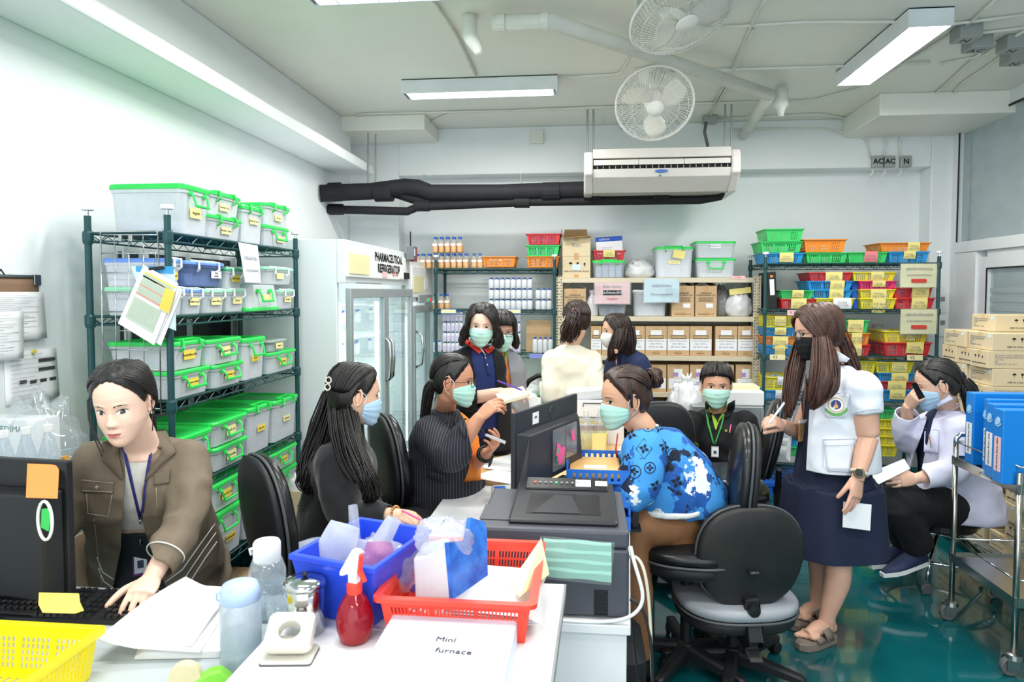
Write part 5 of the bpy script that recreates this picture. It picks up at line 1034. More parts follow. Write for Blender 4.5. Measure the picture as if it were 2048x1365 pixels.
# ---- printer
pg=mat('printer_grey','4c4f58',.45,bump=.05,bs=200);pd=mat('printer_dark','26282d',.35)
t=thing('printer','dark grey laser printer with a green mask taped on its side','printer',(-.085,1.95,D2));hx=.222;ph=.262
MB().box(-hx,hx,0,.4,.01,ph-.055).build('body',pg,t,bevel=.008);MB().box(-hx+.0,hx,-.0,.4,ph-.053,ph).build('upper_body',pg,t,bevel=.01)
m=MB().hexa([(-hx+.09,.03,ph),(hx-.03,.03,ph),(hx-.03,.39,ph),(-hx+.09,.39,ph),(-hx+.09,.03,ph+.016),(hx-.03,.03,ph+.016),(hx-.03,.39,ph+.03),(-hx+.09,.39,ph+.03)]);m.build('top_cover',pd,t,bevel=.008)
MB().hexa([(-hx+.14,.08,ph+.018),(hx-.08,.08,ph+.018),(hx-.08,.26,ph+.0255),(-hx+.14,.26,ph+.0255),(-hx+.14,.08,ph+.0188),(hx-.08,.08,ph+.0188),(hx-.08,.26,ph+.0263),(-hx+.14,.26,ph+.0263)]).build('output_tray',mat('printer_black','0f1013',.3),t)
MB().hexa([(-hx+.16,.085,ph+.0195),(hx-.14,.085,ph+.0195),(hx-.17,.24,ph+.026),(-hx+.22,.24,ph+.026),(-hx+.16,.085,ph+.0205),(hx-.14,.085,ph+.0205),(hx-.17,.24,ph+.0275),(-hx+.22,.24,ph+.0275)]).build('tray_ramp',pd,t)
MB().hexa([(-hx+.12,.3,ph+.025),(hx-.05,.3,ph+.025),(hx-.05,.37,ph+.03),(-hx+.12,.37,ph+.03),(-hx+.12,.3,ph+.032),(hx-.05,.3,ph+.032),(hx-.05,.37,ph+.05),(-hx+.12,.37,ph+.05)]).build('control_panel',mat('printer_black','',.3),t,bevel=.003)
for k in range(9):MB().cbox((-hx+.15+.018*k,.335,ph+.0425),(.008,.008,.003),Matrix.Rotation(.25,3,'X')).build('button',[greyink,mat('green_lamp','',.4),mat('red_lamp','',1)][0 if k%4 else(1 if k else 2)],t)
MB().cbox((.09,.335,ph+.0425),(.05,.04,.002),Matrix.Rotation(.25,3,'X')).build('display',mat('logger_screen','',.3),t);MB().cbox((.15,.335,ph+.0425),(.04,.03,.002),Matrix.Rotation(.25,3,'X')).build('sticker',paper,t)
for k in range(18):MB().box(hx-.1,hx-.06,-.002,0,.015+k*.0042,.017+k*.0042).build('vent_slot',mat('printer_black','',.3),t)
MB().box(-hx-.0,hx-.18,.06,.2,ph,ph+.004).build('side_lid',pg,t,bevel=.002)
mg=mat('mask_green','a9e3cf',.8,var=.03,bump=.1,bs=120)
tk=thing('face_mask','pale green face mask taped flat on the printer','mask',tuple(at(1155,1120,1.94)));a_=lambda px,py,d=0:Vector(at(px,py,1.942-d))-tk.location
V=[];n=13
for j in range(n):
 v=j/(n-1);d=.004+.004*(j%3==1)+.002*(j%3==2)
 for i in range(9):u=i/8;V.append(a_(1087+u*136,1077+v*76+u*(9+v*3)+1.2*math.sin(u*9+j),d))
mesh_obj('pleated_panel',V,[(j*9+i,j*9+i+1,(j+1)*9+i+1,(j+1)*9+i)for j in range(n-1)for i in range(8)],mg,tk,solid=.001)
MB().add([a_(1080,1072,.009),a_(1230,1085,.009),a_(1222,1172,.009),a_(1078,1158,.009)],[(0,1,2,3)]).build('clear_tape',film,tk)
# ---- HP monitor: back towards the camera
A_,B_=Vector((-.245,2.47,0)),Vector((-.02,2.985,0));ax=(B_-A_).normalized();nr=Vector((ax.y,-ax.x,0));ang=math.atan2(ax.y,ax.x)
t=thing('monitor','dark grey monitor with clear bags of pink slips taped to its back','monitor',(A_.x,A_.y,D2),ang);Lm=(B_-A_).length;zt=at(1033,828,2.47).z-D2;zb_=at(1037,988,2.47).z-D2
hp=mat('monitor_grey','2e3036',.45,bump=.1,bs=300)
MB().box(0,Lm,0,.018,zb_,zt).build('screen_housing',hp,t,bevel=.003)
MB().hexa([(.02,-.036,zb_+.005),(Lm-.02,-.036,zb_+.005),(Lm-.005,0,zb_),(.005,0,zb_),(.06,-.036,zt-.09),(Lm-.06,-.036,zt-.09),(Lm-.01,0,zt-.075),(.01,0,zt-.075)]).build('rear_cover',hp,t,bevel=.006)
MB().box(Lm*.42,Lm*.58,-.09,-.038,0.0,zb_+.0).build('stand_neck',hp,t,bevel=.006);MB().box(Lm*.3,Lm*.7,-.2,.1,0,.014).build('stand_base',hp,t,bevel=.004)
MB().hexa([(Lm*.4,-.15,zb_-.08),(Lm*.6,-.15,zb_-.08),(Lm*.6,-.07,zb_-.08),(Lm*.4,-.07,zb_-.08),(Lm*.4,-.15,zb_-.04),(Lm*.6,-.15,zb_-.04),(Lm*.6,-.07,zb_+.01),(Lm*.4,-.07,zb_+.01)]).build('stand_hinge',hp,t,bevel=.004)
MB().tube([(Lm*.55+.022*math.cos(k*PI/10),-.0006,zt-.04+.022*math.sin(k*PI/10))for k in range(20)],.0015,5,closed=True).build('emblem_ring',mat('emblem_dark','5a5d66',.3,.6),t);text('hp',.03,(Lm*.55,-.001,zt-.04),(PI/2,0,0),mat('emblem_dark','',0),t)
MB().box(.14,.19,-.001,0,zt-.065,zt-.02).build('asset_sticker',paper,t);text('▤▤',.012,(.165,-.0015,zt-.04),FRONT,ink,t)
for k,(x0,w_)in enumerate(((Lm*.42,.1),(Lm*.62,.105))):
 p_=thing('zip_bag',['clear zip bag stuffed with pink and green slips on the monitor back','clear zip bag holding one pink slip on the monitor back'][k],'bag',t.matrix_basis@Vector((x0,-.04,zt-.1)),ang,'zip bags on the monitor')
 MB().box(0,w_,-.006,0,-.165+k*.03,0).build('sleeve',clearmat('zip_film','d5d9dd',.22,.1,.3),p_)
 for q in range(7 if k==0 else 1):MB().cbox((w_*(.25+.5*rnd.random()),-.0075-.001*q,-.1+.05*rnd.random()-.02*(k==0)),(.028,.001,.05),Matrix.Rotation(rnd.uniform(-.6,.6),3,'Y')).build('paper_slip',mat('hot_pink','f25fa0',.6)if q!=3 else mat('mint','5fc48c',.6),p_)
# ---- trays, phone, tissue on the long desk
tr_=mat('tray_blue','2b74d6',.35);t=thing('letter_tray','three-tier blue slotted letter tray behind the printer','tray',(.065,2.66,D2))
for k in range(3):
 z=.015+k*.086;y_=.02*k;m=MB().box(-.125,.125,y_,y_+.32,z,z+.003)
 us=[0,.08]+[x for i in range(8)for x in(.1+.1*i,.145+.1*i)]+[.94,1];us=sorted(set(us))
 for Q_ in([(-.125,y_,z),(.125,y_,z),(.125,y_,z+.055),(-.125,y_,z+.055)],[(.125,y_,z),(.125,y_+.32,z),(.125,y_+.32,z+.06),(.125,y_,z+.055)],[(-.125,y_,z),(-.125,y_+.32,z),(-.125,y_+.32,z+.06),(-.125,y_,z+.055)],[(-.125,y_+.32,z),(.125,y_+.32,z),(.125,y_+.32,z+.06),(-.125,y_+.32,z+.06)]):
  m.add(*perf(Q_,us,[0,.2,.75,1],lambda i,j:j==1 and i%2==0 and 2<=i<len(us)-2))
 m.build('tray',tr_,t,solid=.0025)
 for x in(-.122,.122):MB().box(x-.004,x+.004,y_+.01,y_+.02,z+.055,z+.09).build('riser',tr_,t)
q=thing('envelope','brown envelope filling the top blue tray','envelope',(.05,2.84,D2+.2));MB().box(-.1,.11,-.12,.13,0,.03).build('body',mat('envelope_buff','e9b777',.6),q,bevel=.006);MB().box(-.04,.05,-.07,-.02,.03,.031).build('address_label',paper,q)
t=thing('phone_stand','black phone leaning on a small stand beside the blue trays','phone',(.245-.03,2.72,D2+.0));MB().cbox((0,0,.17),(.075,.009,.15),Matrix.Rotation(-.15,3,'X')).build('phone',black,t,bevel=.004);MB().box(-.02,.02,-.03,.05,0,.01).box(-.012,.012,.0,.015,.01,.12).build('stand',black,t);MB().cbox((-.02+.04,-.009,.225),(.02,.003,.012)).build('camera_bump',mat('lens','2c2f36',.2),t)
t=thing('tissue_pack','white tissue pack with blue print left of the dark monitor','tissue pack',tuple(atz(1010,1010,D2+.0)));t.rotation_euler=(0,0,.25);MB().rbox(-.055,.05,-.08,.08,0,.07,.012,3,ins=.01).build('body',clearmat('tissue_white','',0),t);MB().cbox((-.02,-.02,.0715),(.05,.12,.003)).build('blue_label',tb,t,bevel=.001)
t=thing('office_papers','loose papers on the light wood desk before the pinstripe woman','papers',(0,0,0))
for k,c4 in enumerate((((975,920),(1045,905),(1045,945),(960,935)),((960,920),(1038,925),(1036,945),(968,938)),((935,955),(990,940),(1045,948),(1040,972)))):
 MB().prism([atz(x,y,D3+.001+.003*k)for x,y in c4[::-1]],(0,0,.0015)).build('sheet',paper,t)
t=thing('yellow_cube_note','yellow note pad beside the monitor stand','note pad',tuple(atz(1125,1000,D2)));MB().box(-.04,.04,-.04,.04,0,.03).build('body',mat('yellow_pad','f0d257',.7),t,bevel=.001)
# ---- clutter at the far end of the wood desk
def onw(px,py,z=D3):return tuple(atz(px,py,z))
def crate(lab,px0,px1,py0,py1,Y,col,d=.2,nm='plastic_crate',cat='crate'):
 a,b=at(px0,py1,Y),at(px1,py0,Y);w_=b.x-a.x;t=thing(nm,lab,cat,((a.x+b.x)/2,Y+d/2,D3 if a.z<D3+.12 else a.z));h_=b.z-t.location.z;m=MB();e=.004
 m.taper((0,0,0),w_*.9,d*.9,w_*.9,d*.9,e);o=[rr(-w_*.45,w_*.45,-d*.45,d*.45,.01,0),rr(-w_/2,w_/2,-d/2,d/2,.01,h_),rr(-w_/2+e,w_/2-e,-d/2+e,d/2-e,.01,h_),rr(-w_*.45+e,w_*.45-e,-d*.45+e,d*.45-e,.01,e)]
 MB().rings(o).build('body',mat(*col),t);return t
crate('blue box of bagged packets by the polo woman hands',1008,1078,822,862,4.1,('crate_blue','2a55c8',.4));bag('crinkled clear bag heaped in the blue box',(at(1045,830,4.2).x,4.2,at(1045,838,4.2).z),(.12,.09,.09),seed=41,m=bagw,knot=False)
t=thing('round_tub','clear tub lined with a teal bag on the wood desk','tub',onw(1024,872));MB().lathe([(.04,0),(.048,.1),(.045,.1),(.038,.003),(0,.003)],n=20).build('body',clearmat('clear_tub','',0),t,smooth=True);bag('',(0,0,.02),(.046,.046,.055),parent=t,m=mat('teal_bag','2d9fae',.4),name='liner',seed=2)
t=carton('brown carton standing behind the clear bags on the wood desk',.16,.14,.15,(at(1060,800,4.55).x,4.55,D3),.2)
for k,(x,y,Y_,r_,lab)in enumerate(((1100,815,4.3,(.12,.1,.09),'large crinkled clear bag behind the monitor top'),(1122,800,4.5,(.1,.1,.1),'upright white plastic bag behind the clear one'),(1030,775,4.6,(.1,.08,.06),'clear bag of foil packs near the green-lid tub'))):bag(lab,(at(x,y,Y_).x,Y_,D3),r_,seed=50+k,m=bagw)
t=thing('file_stack','stack of files and clipboards under a white bundle','files',(at(1182,800,4.35).x,4.35,D3));cols=[paper,mat('file_yellow','e6cf5a',.6),paper,mat('file_teal','4f97a8',.6),paper,mat('file_white','dfe6ea',.6),paper,mat('file_red','cf5b4a',.6),paper]
zz=0
MB().box(-.13,.14,-.12,.14,0,.1).build('red_brown_box',mat('red_brown','a54a35',.6),t,bevel=.004);zz=.1
for k in range(9):h_=.011+.006*(k%3);MB().cbox((rnd.uniform(-.01,.01),0,zz+h_/2),(.28,.26,h_-.001),Matrix.Rotation(rnd.uniform(-.06,.06),3,'Z')).build('file',cols[k],t);zz+=h_
MB().cbox((0,-.145,zz-.05),(.2,.004,.09)).build('clipboard',paper,t);MB().tube([(-.05,-.15,zz-.03),(-.05,-.15,zz-.01),(.06,-.15,zz-.01),(.06,-.15,zz-.03)],.003,5).build('clip_wire',black,t)
bt=thing('paper_bundle','white wrapped paper bundle lying on the file stack','bundle',(t.location.x,4.35,D3+zz+.002));MB().rbox(-.16,.17,-.1,.12,0,.075,.03,4,ins=.02).build('body',clearmat('wrapped_white','eef1f4',.93,.3,.3),bt);bt.rotation_euler=(0,-.12,0)
for k,(x,y,lab)in enumerate(((1172,898,'large clear bottle nearest the dark monitor on the wood desk'),(1200,893,'large clear bottle beside the blue print woman'))):
 t=thing('water_bottle',lab,'bottle',tuple(atz(x,y+2,D3)),0,'large clear bottles on the wood desk');MB().lathe([(.036,0),(.04,.006),(.04,.14),(.036,.16),(.018,.2),(.014,.21)],n=22).build('body',waterm,t,smooth=True);MB().lathe([(.015,.205),(.016,.21),(.016,.235),(0,.236)],n=16).build('cap',white,t);MB().lathe([(0,.003),(.038,.006),(.038,.07),(0,.071)],n=18).build('contents',clearmat('pale_yellow_liquid','efe9b8',.3,.1,.4),t,smooth=True)
crate('blue crate behind the two large bottles',1150,1222,836,868,4.25,('crate_blue','',.4),.12);crate('yellow tray behind the two large bottles',1160,1215,868,888,3.98,('crate_yellow','efe5a0',.4),.08)
t=thing('cardboard_box','white box with red handwriting beside the print sleeve','box',onw(1228,890));MB().box(-.04,.06,0,.08,0,.17).build('body',paper,t,bevel=.003);text('M.A',.03,(.0,-.001,.12),FRONT,redink,t)
# ---- behind the man: steel cabinet, white bags and box
t=thing('steel_cabinet','galvanised steel cabinet behind the seated man','cabinet',(at(1478,820,4.6).x,4.6,0));a=at(1528,815,4.6);MB().box(-.3,a.x-t.location.x,0,.5,.02,a.z).build('body',mat('galvanised','a7adaf',.4,.7,bump=.05),t,bevel=.004);MB().box(a.x-t.location.x-.02,a.x-t.location.x,-.004,0,.3,a.z-.02).build('edge_strip',galv,t);zc2=a.z
t=thing('paper_tray','white open box of papers on the steel cabinet','box',(at(1490,800,4.65).x,4.75,zc2));MB().box(-.16,.12,-.12,.15,0,.1).build('body',paper,t,bevel=.01);MB().box(-.1,.1,-.08,.1,.1,.125).build('papers',cream,t)
for k,(x,y,lab,r_)in enumerate(((1372,812,'white plastic bag rising beside the man head',(.11,.1,.15)),(1352,800,'smaller white bag leaning towards the blazer shelf',(.07,.08,.12)))):
 q=at(x,y,4.8);bag(lab,(q.x,4.8,.72),r_,seed=60+k)
t=thing('back_counter','low white counter under the bags behind the man','counter',(at(1360,850,4.9).x,4.85,0));MB().box(-.25,.35,-.2,.25,0,.72).build('body',lam,t,bevel=.004)
# ---- cables beside the printer
for lab,P_,r_,mm in(('cream cable hanging over the desk end in a tall loop',[(.135,1.97,.88),(.16,1.95,.9),(.19,1.93,.86),(.2,1.92,.6),(.21,1.9,.35),(.22,1.88,.02)],.0045,mat('cream_cable','d9d3be',.5)),('white cable looping under the printer plug',[(-.06,1.925,.705),(.1,1.925,.7),(.17,1.92,.74),(.18,1.93,.8),(.15,1.94,.87),(.14,1.95,.92)],.0055,white),('black power cable from the printer plug to the floor',[(.14,1.95,.765),(.17,1.94,.76),(.2,1.92,.7),(.205,1.9,.5),(.19,1.9,.3),(.2,1.95,.02)],.005,black),('thin black cable drooping to the teal floor',[(.15,1.98,.68),(.16,1.98,.5),(.24,2.0,.2),(.4,2.1,.01),(.6,2.2,.008)],.003,black),('white extension lead on the floor beside the desk',[(.2,1.92,.02),(.3,1.95,.012),(.45,1.9,.01),(.5,1.7,.01)],.005,greyink)):
 cu=bpy.data.curves.new('c','CURVE');cu.dimensions='3D';sp=cu.splines.new('NURBS');sp.points.add(len(P_)-1)
 for pt,p_ in zip(sp.points,P_):pt.co=(*p_,1)
 sp.use_endpoint_u=True;sp.order_u=4;cu.bevel_depth=r_;cu.bevel_resolution=2;cu.materials.append(mm);cu.resolution_u=8;tag(link('cable',cu),lab,'cable')
t=thing('backpack','black backpack on the floor beside the desk end','bag',(.17,2.5,0));
MB().rbox(-.06,.06,-.15,.18,0,.4,.05,4,ins=.05).build('body',mat('nylon_black','14161a',.7,bump=.2,bs=60),t,smooth=False);MB().rbox(-.06,.07,-.19,-.16,.04,.22,.01,3).build('pocket',mat('nylon_black','',0),t)
# ================================================================ OFFICE CHAIRS
leath=mat('black_leather','17181a',.33,var=.1,bump=.15,bs=25,coat=.15);shell=mat('chair_shell','1c1e21',.5,var=.25,vs=5,bump=.08);piping=mat('chair_piping','4e5154',.4);greyseat=mat('grey_vinyl','9a9fa6',.35)
def pad(m,c,hx,hy,t,R,bulge=.02,n=12,e=2.6,shrink=None):
 """cushion: superellipse outline, domed faces; local plane xy, thickness z"""
 rings=[]
 N2=36
 for k,(s,z)in enumerate(((.0,-t/2-bulge*.2),(.6,-t/2-bulge*.15),(.93,-t/2),(1,-t*.25),(1,t*.25),(.94,t/2),(.6,t/2+bulge*.8),(.0,t/2+bulge))):
  r=[]
  for i in range(N2):
   a=2*PI*i/N2;c_,s_=math.cos(a),math.sin(a);x=hx*math.copysign(abs(c_)**(2/e),c_);y=hy*math.copysign(abs(s_)**(2/e),s_)
   if shrink:x*=shrink(y/hy)
   q=Vector((x*max(s,.02),y*max(s,.02),z));r.append(R@q+Vector(c))
  rings.append(r)
 m.rings(rings);return m
def chair(label,x,y,rz,seat_z=.5,bw=.22,bh=.23,bz=.3,back_tilt=.12,seat_m=None,back_m=None,shell_m=None,group='black office chairs',base=True,sw=.24,name='office_chair',legrot=0,boff=0):
 t=thing(name,label,'chair',(x,y,0),rz,group);I3=Matrix.Identity(3)
 pad(MB(),(0,0,seat_z-.03),sw,.225,.05,I3,.018).build('seat',seat_m or leath,t,smooth=True);pad(MB(),(0,0,seat_z-.085),sw*.97,.21,.06,Matrix.Rotation(PI,3,'X'),.03).build('seat_shell',shell_m or shell,t,smooth=True)
 m=MB().tube([(sw*.985*math.cos(a*PI/18)if 0 else sw*math.copysign(abs(math.cos(a*PI/18))**(2/2.6),math.cos(a*PI/18)),.225*math.copysign(abs(math.sin(a*PI/18))**(2/2.6),math.sin(a*PI/18)),seat_z-.055)for a in range(36)],.006,6,closed=True);m.build('piping',piping,t,smooth=True)
 Rb=Matrix.Rotation(PI/2-back_tilt,3,'X');c=Vector((0,-.235+boff,seat_z+bz));sh=lambda v:1-.14*max(0,-v)-.04*max(0,v)**2
 Rb=Matrix(((1,0,0),(0,math.sin(back_tilt)*-1,math.cos(back_tilt)),(0,math.cos(back_tilt),math.sin(back_tilt))))
 pad(MB(),c+Vector((0,.02,0)),bw,bh,.045,Rb,.022,shrink=sh).build('backrest',back_m or leath,t,smooth=True)
 Rn=Rb@Matrix.Diagonal((1,1,-1));pad(MB(),c-Vector((0,.018,0)),bw*.985,bh*.985,.03,Rn,.012,shrink=sh).build('back_shell',shell_m or shell,t,smooth=True)
 m=MB().tube([c+Rb@Vector((bw*sh(math.sin(a*PI/18))*math.copysign(abs(math.cos(a*PI/18))**(2/2.6),math.cos(a*PI/18)),bh*math.copysign(abs(math.sin(a*PI/18))**(2/2.6),math.sin(a*PI/18)),0))for a in range(36)],.006,6,closed=True);m.build('piping',piping,t,smooth=True)
 zl=seat_z+bz-bh;MB().prism([(-.03,-.285+boff,zl+.06),(-.03,-.285+boff,seat_z-.16),(-.03,-.26,seat_z-.19),(-.03,-.0,seat_z-.14),(-.03,-.0,seat_z-.11),(-.03,-.245,seat_z-.12),(-.03,-.255+boff,zl+.06)][::-1],(.06,0,0)).build('back_bracket',shell,t,bevel=.006)
 MB().lathe([(.022,0),(.026,.006),(.024,.022),(0,.024)],(0,-.285+boff,seat_z-.0),16,Matrix.Rotation(PI/2,3,'X')).build('knob',black,t)
 MB().lathe([(.035,seat_z-.12),(.032,seat_z-.2),(.026,seat_z-.2),(.026,.12),(.04,.115),(.045,.08),(.04,.05)],n=18).build('gas_column',shell,t,smooth=False)
 for k in range(5):
  a=2*PI*k/5+legrot;c_,s_=math.cos(a),math.sin(a);R=Matrix.Rotation(a,3,'Z')
  l=MB().rings([[R@Vector((xx,yy*w_,z0+zz*h_))for yy,zz in((-1,0),(1,0),(1,.8),(.6,1),(-.6,1),(-1,.8))]for xx,w_,z0,h_ in((.03,.03,.05,.06),(.2,.024,.055,.04),(.29,.022,.055,.03),(.305,.012,.058,.02))]).build('leg',shell,t,bevel=.003)
  for s in(-1,1):MB().lathe([(.02,-.008),(.027,-.005),(.027,.005),(.02,.008)],R@Vector((.285,s*.014,.027)),14,R@Matrix.Rotation(PI/2,3,'X')).build('caster',black,l)
 return t
back_worn=mat('worn_shell','1b1d20',.5,var=.3,vs=7,col2='2b2a27',bump=.06)
t=chair('nearest office chair, back to the camera with a pale seat',.655,2.98,.16,.37,.222,.218,.2,.1,boff=.08,seat_m=greyseat,shell_m=back_worn,group='office chair nearest',legrot=.5,sw=.252)
MB().box(-.025,.025,-.22,-.2,.52,.533).build('brand_plate',black,t);text('LEECO',.011,(0,-.2205,.5265),FRONT,greyink,t)
chair('office chair under the woman in the blue print top',.46,3.0,PI/2-.1,.585,.2,.24,.26,.08,group='office chairs side-on',legrot=.2)
chair('office chair with cracked leather beside the standing woman',.80,3.85,PI/2-.25,.58,.2,.22,.27,.2,group='office chairs side-on')
chair('office chair between the green rack and the long-haired woman',-1.0,2.56,-PI/2+.8,.52,.2,.25,.28,.12,group='office chairs at the long desk')
chair('office chair behind the pinstripe woman',-.72,3.25,-PI/2+.6,.58,.2,.23,.27,.12,group='office chairs at the long desk')
chair('office chair behind the blue print sleeve, broad back visible',.40,3.95,.1,.56,.18,.22,.28,.1,group='office chair facing the desk')
t=thing('office_chair','office chair with a curved black arm behind the wood desk','chair',(at(1085,770,5.2).x,5.2,0));MB().tube([at(1050,775,5.2)-t.location,at(1058,762,5.2)-t.location,at(1075,752,5.2)-t.location,at(1100,750,5.2)-t.location,at(1125,760,5.2)-t.location],.018,8).build('arm_loop',black,t,smooth=True);pad(MB(),(.05,0,.5),.22,.22,.06,Matrix.Identity(3)).build('seat',leath,t,smooth=True);MB().tube([(.0,0,.0),(.05,0,.5)],.03,10).build('gas_column',shell,t)
# ================================================================ LEFT WALL: noticeboard, papers, bottles
def wall_sheet(lab,p,q,z0,z1,m,nm='notice',lines=None,parent=None,d=.004,cat='notice',skew=0):
 y0,y1=atx(p,600,WL).y,atx(q,600,WL).y
 t=parent or thing(nm,lab,cat,(WL,(y0+y1)/2,(z0+z1)/2));w_=(y1-y0)/2;h_=(z1-z0)/2;oy=(y0+y1)/2-t.location.y;oz=(z0+z1)/2-t.location.z
 V=[];n=6
 for j in range(n+1):
  for i in range(n+1):u,v=i/n*2-1,j/n*2-1;V.append((d+.006*(1-v)*.5*(1+math.sin(u*2.2)),oy+u*w_+skew*v*h_,oz+v*h_))
 mesh_obj('sheet',V,[(j*7+i,j*7+i+1,(j+1)*7+i+1,(j+1)*7+i)for j in range(n)for i in range(n)],m,t,solid=.001,smooth=True)
 if lines:
  b=MB()
  for k in range(lines):z=oz+h_*.85-k*2*h_*.85/lines;b.box(d+.009,d+.0095,oy-w_*.85,oy+w_*(.4+.4*math.sin(k*2.3)),z-.0012,z)
  b.build('printed_lines',greyink,t)
 return t
zt_,zb2=atx(40,556,WL).z,atx(40,690,WL).z
t=wall_sheet('clipboard of curled printed sheets on the left wall',-60,75,zb2+.1,zt_,mat('board_brown','8d6f58',.6),nm='clipboard',cat='clipboard')
wall_sheet('',-60,78,zb2+.02,zt_-.055,paper,parent=t,lines=22,d=.02);wall_sheet('',-60,28,zb2-.05,zt_-.13,paper,parent=t,lines=14,d=.03,skew=.1)
y_=atx(75,560,WL).y-t.location.y;MB().box(0,.012,y_-.5,y_,zt_-t.location.z,zt_-t.location.z+.012).box(0,.014,y_-.03,y_+.004,zt_-.03-t.location.z,zt_-t.location.z+.014).build('metal_frame',steel,t,bevel=.002);MB().tube([(.01,y_-.2,zt_-t.location.z+.01),(.015,y_-.19,zt_-t.location.z+.03),(.01,y_-.17,zt_-t.location.z+.01)],.003,6).build('hook',black,t)
t=wall_sheet('white table form pinned under the clipboard',2,107,atx(50,806,WL).z,atx(50,702,WL).z,paper,nm='paper_form',lines=10);o_=t.location
for px0,px1,py in((72,105,722),(72,105,740),(34,48,766),(55,68,765),(75,88,762),(94,107,759)):
 y0,y1=atx(px0,py,WL).y,atx(px1,py,WL).y;z=atx(px0,py,WL).z-o_.z;MB().box(.012,.0125,y0-o_.y,y1-o_.y,z-.006,z+.008).build('printed_block',mat('dark_print','3f4245',.8),t)
MB().lathe([(.003,0),(.008,.006),(.008,.012)],(.01,.0,atx(50,702,WL).z-o_.z-.005),8,Matrix.Rotation(PI/2,3,'Y')).build('push_pin',mat('pin_yellow','e9cf3a',.4),t)
CZ=.86
for k,(px,Y_,lab)in enumerate(((52,2.06,'large water bottle with a blue and white label behind the monitor'),(97,2.1,'large water bottle nearest the brown envelope'),(8,2.03,'large water bottle cut by the frame edge'))):
 H=at(px,[873,868,880][k]-18,Y_).z-CZ;t=thing('water_bottle',lab,'bottle',(at(px,880,Y_).x,Y_,CZ),0,'large water bottles by the wall');r_=.034
 MB().lathe([(r_*.9,0),(r_,.008),(r_,H*.62),(r_*.85,H*.74),(r_*.42,H*.9),(r_*.38,H*.95)],n=26).build('body',waterm,t,smooth=True);MB().lathe([(r_*.42,H*.93),(r_*.44,H*.94),(r_*.44,H),(0,H+.001)],n=18).build('cap',white,t);MB().lathe([(r_*1.01,H*.25),(r_*1.02,H*.26),(r_*1.02,H*.58),(r_*1.01,H*.59)],n=26,cap=False).build('label_band',mat('bottle_label','e3ecf8',.5),t,smooth=True)
 text('น้ำดื่มศิริ',.016,(0,-r_*1.05,H*.47),FRONT,blueink,t);MB().cbox((0,-r_*1.04,H*.3),(.05,.001,.012),Matrix.Rotation(-.2,3,'Y')).build('label_wave',blueink,t)
t=thing('mask_box','white mask box with teal lettering behind the water bottles','box',tuple(Vector((at(25,850,2.22).x,2.22,CZ))));zz=at(25,840,2.22).z-CZ;MB().box(-.12,.1,0,.1,0,zz).build('body',paper,t,bevel=.002);text('MEDIMASK',.03,(0,-.001,zz-.035),FRONT,mat('teal_ink','2f6f76',.8),t)
bag('clear bag draped over the mask box',(t.location.x+.03,2.28,CZ),(.18,.12,(zz+.05)/2),seed=71,m=film,knot=False)
t=thing('padded_envelope','brown padded envelope beside the water bottles','envelope',(at(125,860,2.2).x,2.2,CZ));MB().hexa([(-.045,0,0),(.05,-.02,0),(.055,0,0),(-.04,.03,0),(-.03,0,.2),(.01,-.01,.215),(.015,.01,.215),(-.025,.03,.2)]).build('body',mat('envelope_gold','c98f3c',.6),t,bevel=.003)
m=MB();c_=Vector((at(165,870,2.35).x,2.35,CZ+.02))
for k in range(12):a=2*PI*k/12;m.tube([c_+Vector((.07*math.cos(a),.06*math.sin(a),0)),c_+Vector((.1*math.cos(a),.08*math.sin(a),.17))],.0025,5)
for h_,s in((0,.7),(.085,.85),(.17,1)):m.tube([c_+Vector((.1*s*math.cos(k*PI/8),.08*s*math.sin(k*PI/8),h_))for k in range(16)],.003,5,closed=True)
tag(m.build('wire_basket',mat('pale_blue_wire','bcd9e8',.4)),'pale blue wire basket on the cabinet behind the brown jacket','basket')
# ================================================================ PEOPLE: tools
def limb(mb,P,r,n=14,k=4):mb.tube(sm(P,k),smr(r,k),n);return mb
def ball(mb,c,r,R=None,n=14):
 r=(r,r,r)if not isinstance(r,(tuple,list))else r;R=R or Matrix.Identity(3);c=Vector(c)
 mb.rings([[c+R@Vector((r[0]*math.cos(2*PI*j/n)*math.cos(ph),r[1]*math.sin(2*PI*j/n)*math.cos(ph),r[2]*math.sin(ph)))for j in range(n)]for ph in[(-.49+.98*i/9)*PI for i in range(10)]]);return mb
def frame(f,up=(0,0,1)):
 f=Vector(f).normalized();r=f.cross(Vector(up)).normalized();u=r.cross(f);return Matrix(((r.x,f.x,u.x),(r.y,f.y,u.y),(r.z,f.z,u.z)))# columns: right, forward, up
def tors(mb,rings,n=28,e=2.5):
 """rings: (centre, right vector, front vector, half width, half depth)"""
 R=[]
 for c,rt,fr,w_,d in rings:
  o=[]
  for j in range(n):
   a=2*PI*j/n;x=math.copysign(abs(math.cos(a))**(2/e),math.cos(a));y=math.copysign(abs(math.sin(a))**(2/e),math.sin(a));o.append(Vector(c)+Vector(rt)*x*w_+Vector(fr)*y*d)
  R.append(o)
 mb.rings(R);return mb
